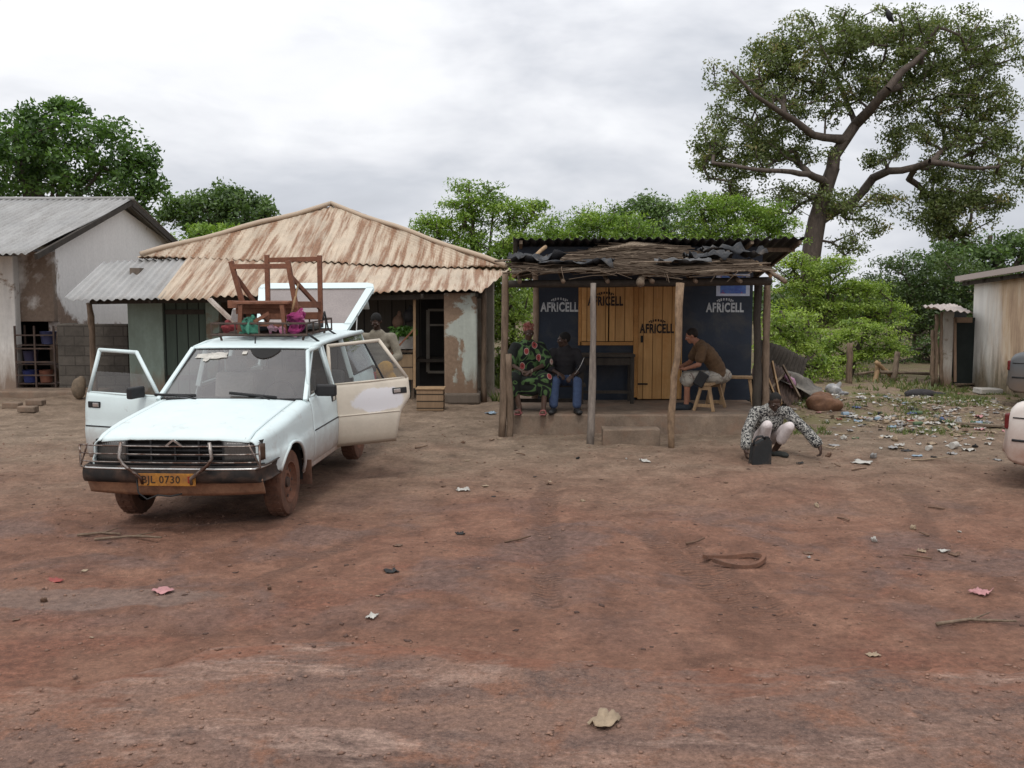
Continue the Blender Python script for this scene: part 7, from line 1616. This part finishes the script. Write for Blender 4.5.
s1 = GG(920, 396); o = thing('dark_rag', 'black rag lying on the bare rise near the shed', 'rag', s1); mb = MB(); mb.ell((0, 0, .05), (.34, .16, .10)); mb.ell((.3, .0, .03), (.26, .10, .06)); remesh(mb, 'rag', cloth('black_rag', (.045, .042, .045)), o, .02, 2)
s1 = GG(957, 397)
s1 = GG(988, 394); o = thing('foam_block', 'white flat block lying by the stained house', 'block', s1); mb = MB(); mb.box((0, 0, .06), (.55, .3, .12), (.05, .04, .2)); mb.build('slab', PM['white'], o, bevel=.02)
for i, (px, py, L, rz) in enumerate(((985, 428, .9, -.25), (950, 383, 1.0, .1), (968, 386, .7, .4))):
    s1 = GG(px, py); o = thing('old_board', ['weathered board across the rubbish near the hatchback', 'pale broken board before the shed doorway', 'short grey board by the shed threshold'][i], 'board', s1, (0, .03, rz)); mb = MB(); mb.box((0, 0, .04), (L, .14, .03)); mb.build('board', M['wood'] if i != 1 else PM['tan'], o)
# posts and broken fence
def stake(name, label, a, b, r, m=M['pole'], cat='post'):
    o = thing(name, label, cat, a); mb = MB(); pole(mb, [(0, 0, -.1), tuple((b[k]-a[k])*.5 for k in range(3)), tuple(b[k]-a[k] for k in range(3))], r, r*.85, .012, 8, 8); return mb.build('stake', m, o, smooth=True)
a = GG(849, 383); stake('fence_post', 'lone thick grey post before the feathery bush', a, at(850, 343, a[1]), .085, M['pole'])
bf_ = thing('broken_fence', 'broken pole fence with fallen rails left of the shed', 'fence', GG(895, 381))
Yf = bf_.location[1]
for nm, p, q_, r in (('post', (875, 383), (878, 362), .07), ('rail', (876, 362), (897, 381), .055), ('rail', (858, 374), (880, 371), .035), ('rail', (880, 372), (936, 374), .04), ('rail', (862, 382), (915, 383), .05), ('post', (893, 381), (898, 352), .075)):
    mb = MB(); pole(mb, [at(p[0], p[1], Yf), at(q_[0], q_[1], Yf+.2)], r, r*.9, .012); mb.build(nm, M['palewood'] if r in (.07, .055) else M['wood'], bf_, world=True, smooth=True)
# odds and ends near the houses
s1 = GG(79, 399); o = thing('sack', 'rough brown sack leaning at the step behind the car door', 'sack', s1); mb = MB(); mb.ell((0, 0, .22), (.14, .13, .22)); mb.ell((.05, .03, .34), (.09, .08, .14)); remesh(mb, 'sack', mat('jute', (.19, .14, .095), (.09, .07, .05), 8, bump=.6), o, .018, 2)
for px, py, lab in ((12, 408, 'flat grey stone at the far left before the white house'), (36, 405, 'pale slab of stone under the step of the white house'), (28, 412, 'small stone on the dirt before the white house')):
    s1 = GG(px, py); tag(rblock((s1[0], s1[1], s1[2]+.05), (.32, .2, .11), px).build('stone', M['concrete'], None, bevel=.02), lab, 'stone')
# greens on the stall
s1 = at(405, 328, 20.25); g = np.random.default_rng(61); o = thing('leafy_greens', 'heap of fresh green leaves piled on the stall carton', 'vegetables', (s1[0], 20.25, 1.32)); leaves_mesh(np.array([(g.uniform(-.22, .16), g.uniform(-.12, .1), g.uniform(0, .14)) for _ in range(26)]), .10, 14, .12, .06, .8, leaf_mat('salad_leaves', (.06, .14, .03), (.16, .32, .07)), o, 'leaves', 62, .3)
for k, (px, py, c_, lab) in enumerate(((409, 316, 'black', 'black plastic bag hanging above the leafy greens'), (398, 322, 'brown', 'brown sack bundle beside the leafy greens'))):
    s1 = at(px, py, 20.4); o = thing('hanging_bag', lab, 'bag', s1); mb = MB(); mb.ell((0, 0, 0), (.12, .09, .14)); mb.ell((.03, 0, .14), (.05, .04, .1)); remesh(mb, 'bag', PM[c_], o, .016, 2)
# weeds sprouting near the kiosk corner

# a thing of a single piece needs no empty of its own
for o in [o for o in COL.objects if o.type == 'EMPTY' and o.parent is None]:
    if len(o.children) == 1 and not o.children[0].children and o.children[0].type == 'MESH':
        c = o.children[0]; c.parent = None; c.location = o.location.copy(); c.rotation_euler = o.rotation_euler.copy()
        for k in ('label', 'category', 'group'):
            if k in o: c[k] = o[k]
        n_ = o.name; bpy.data.objects.remove(o); c.name = n_
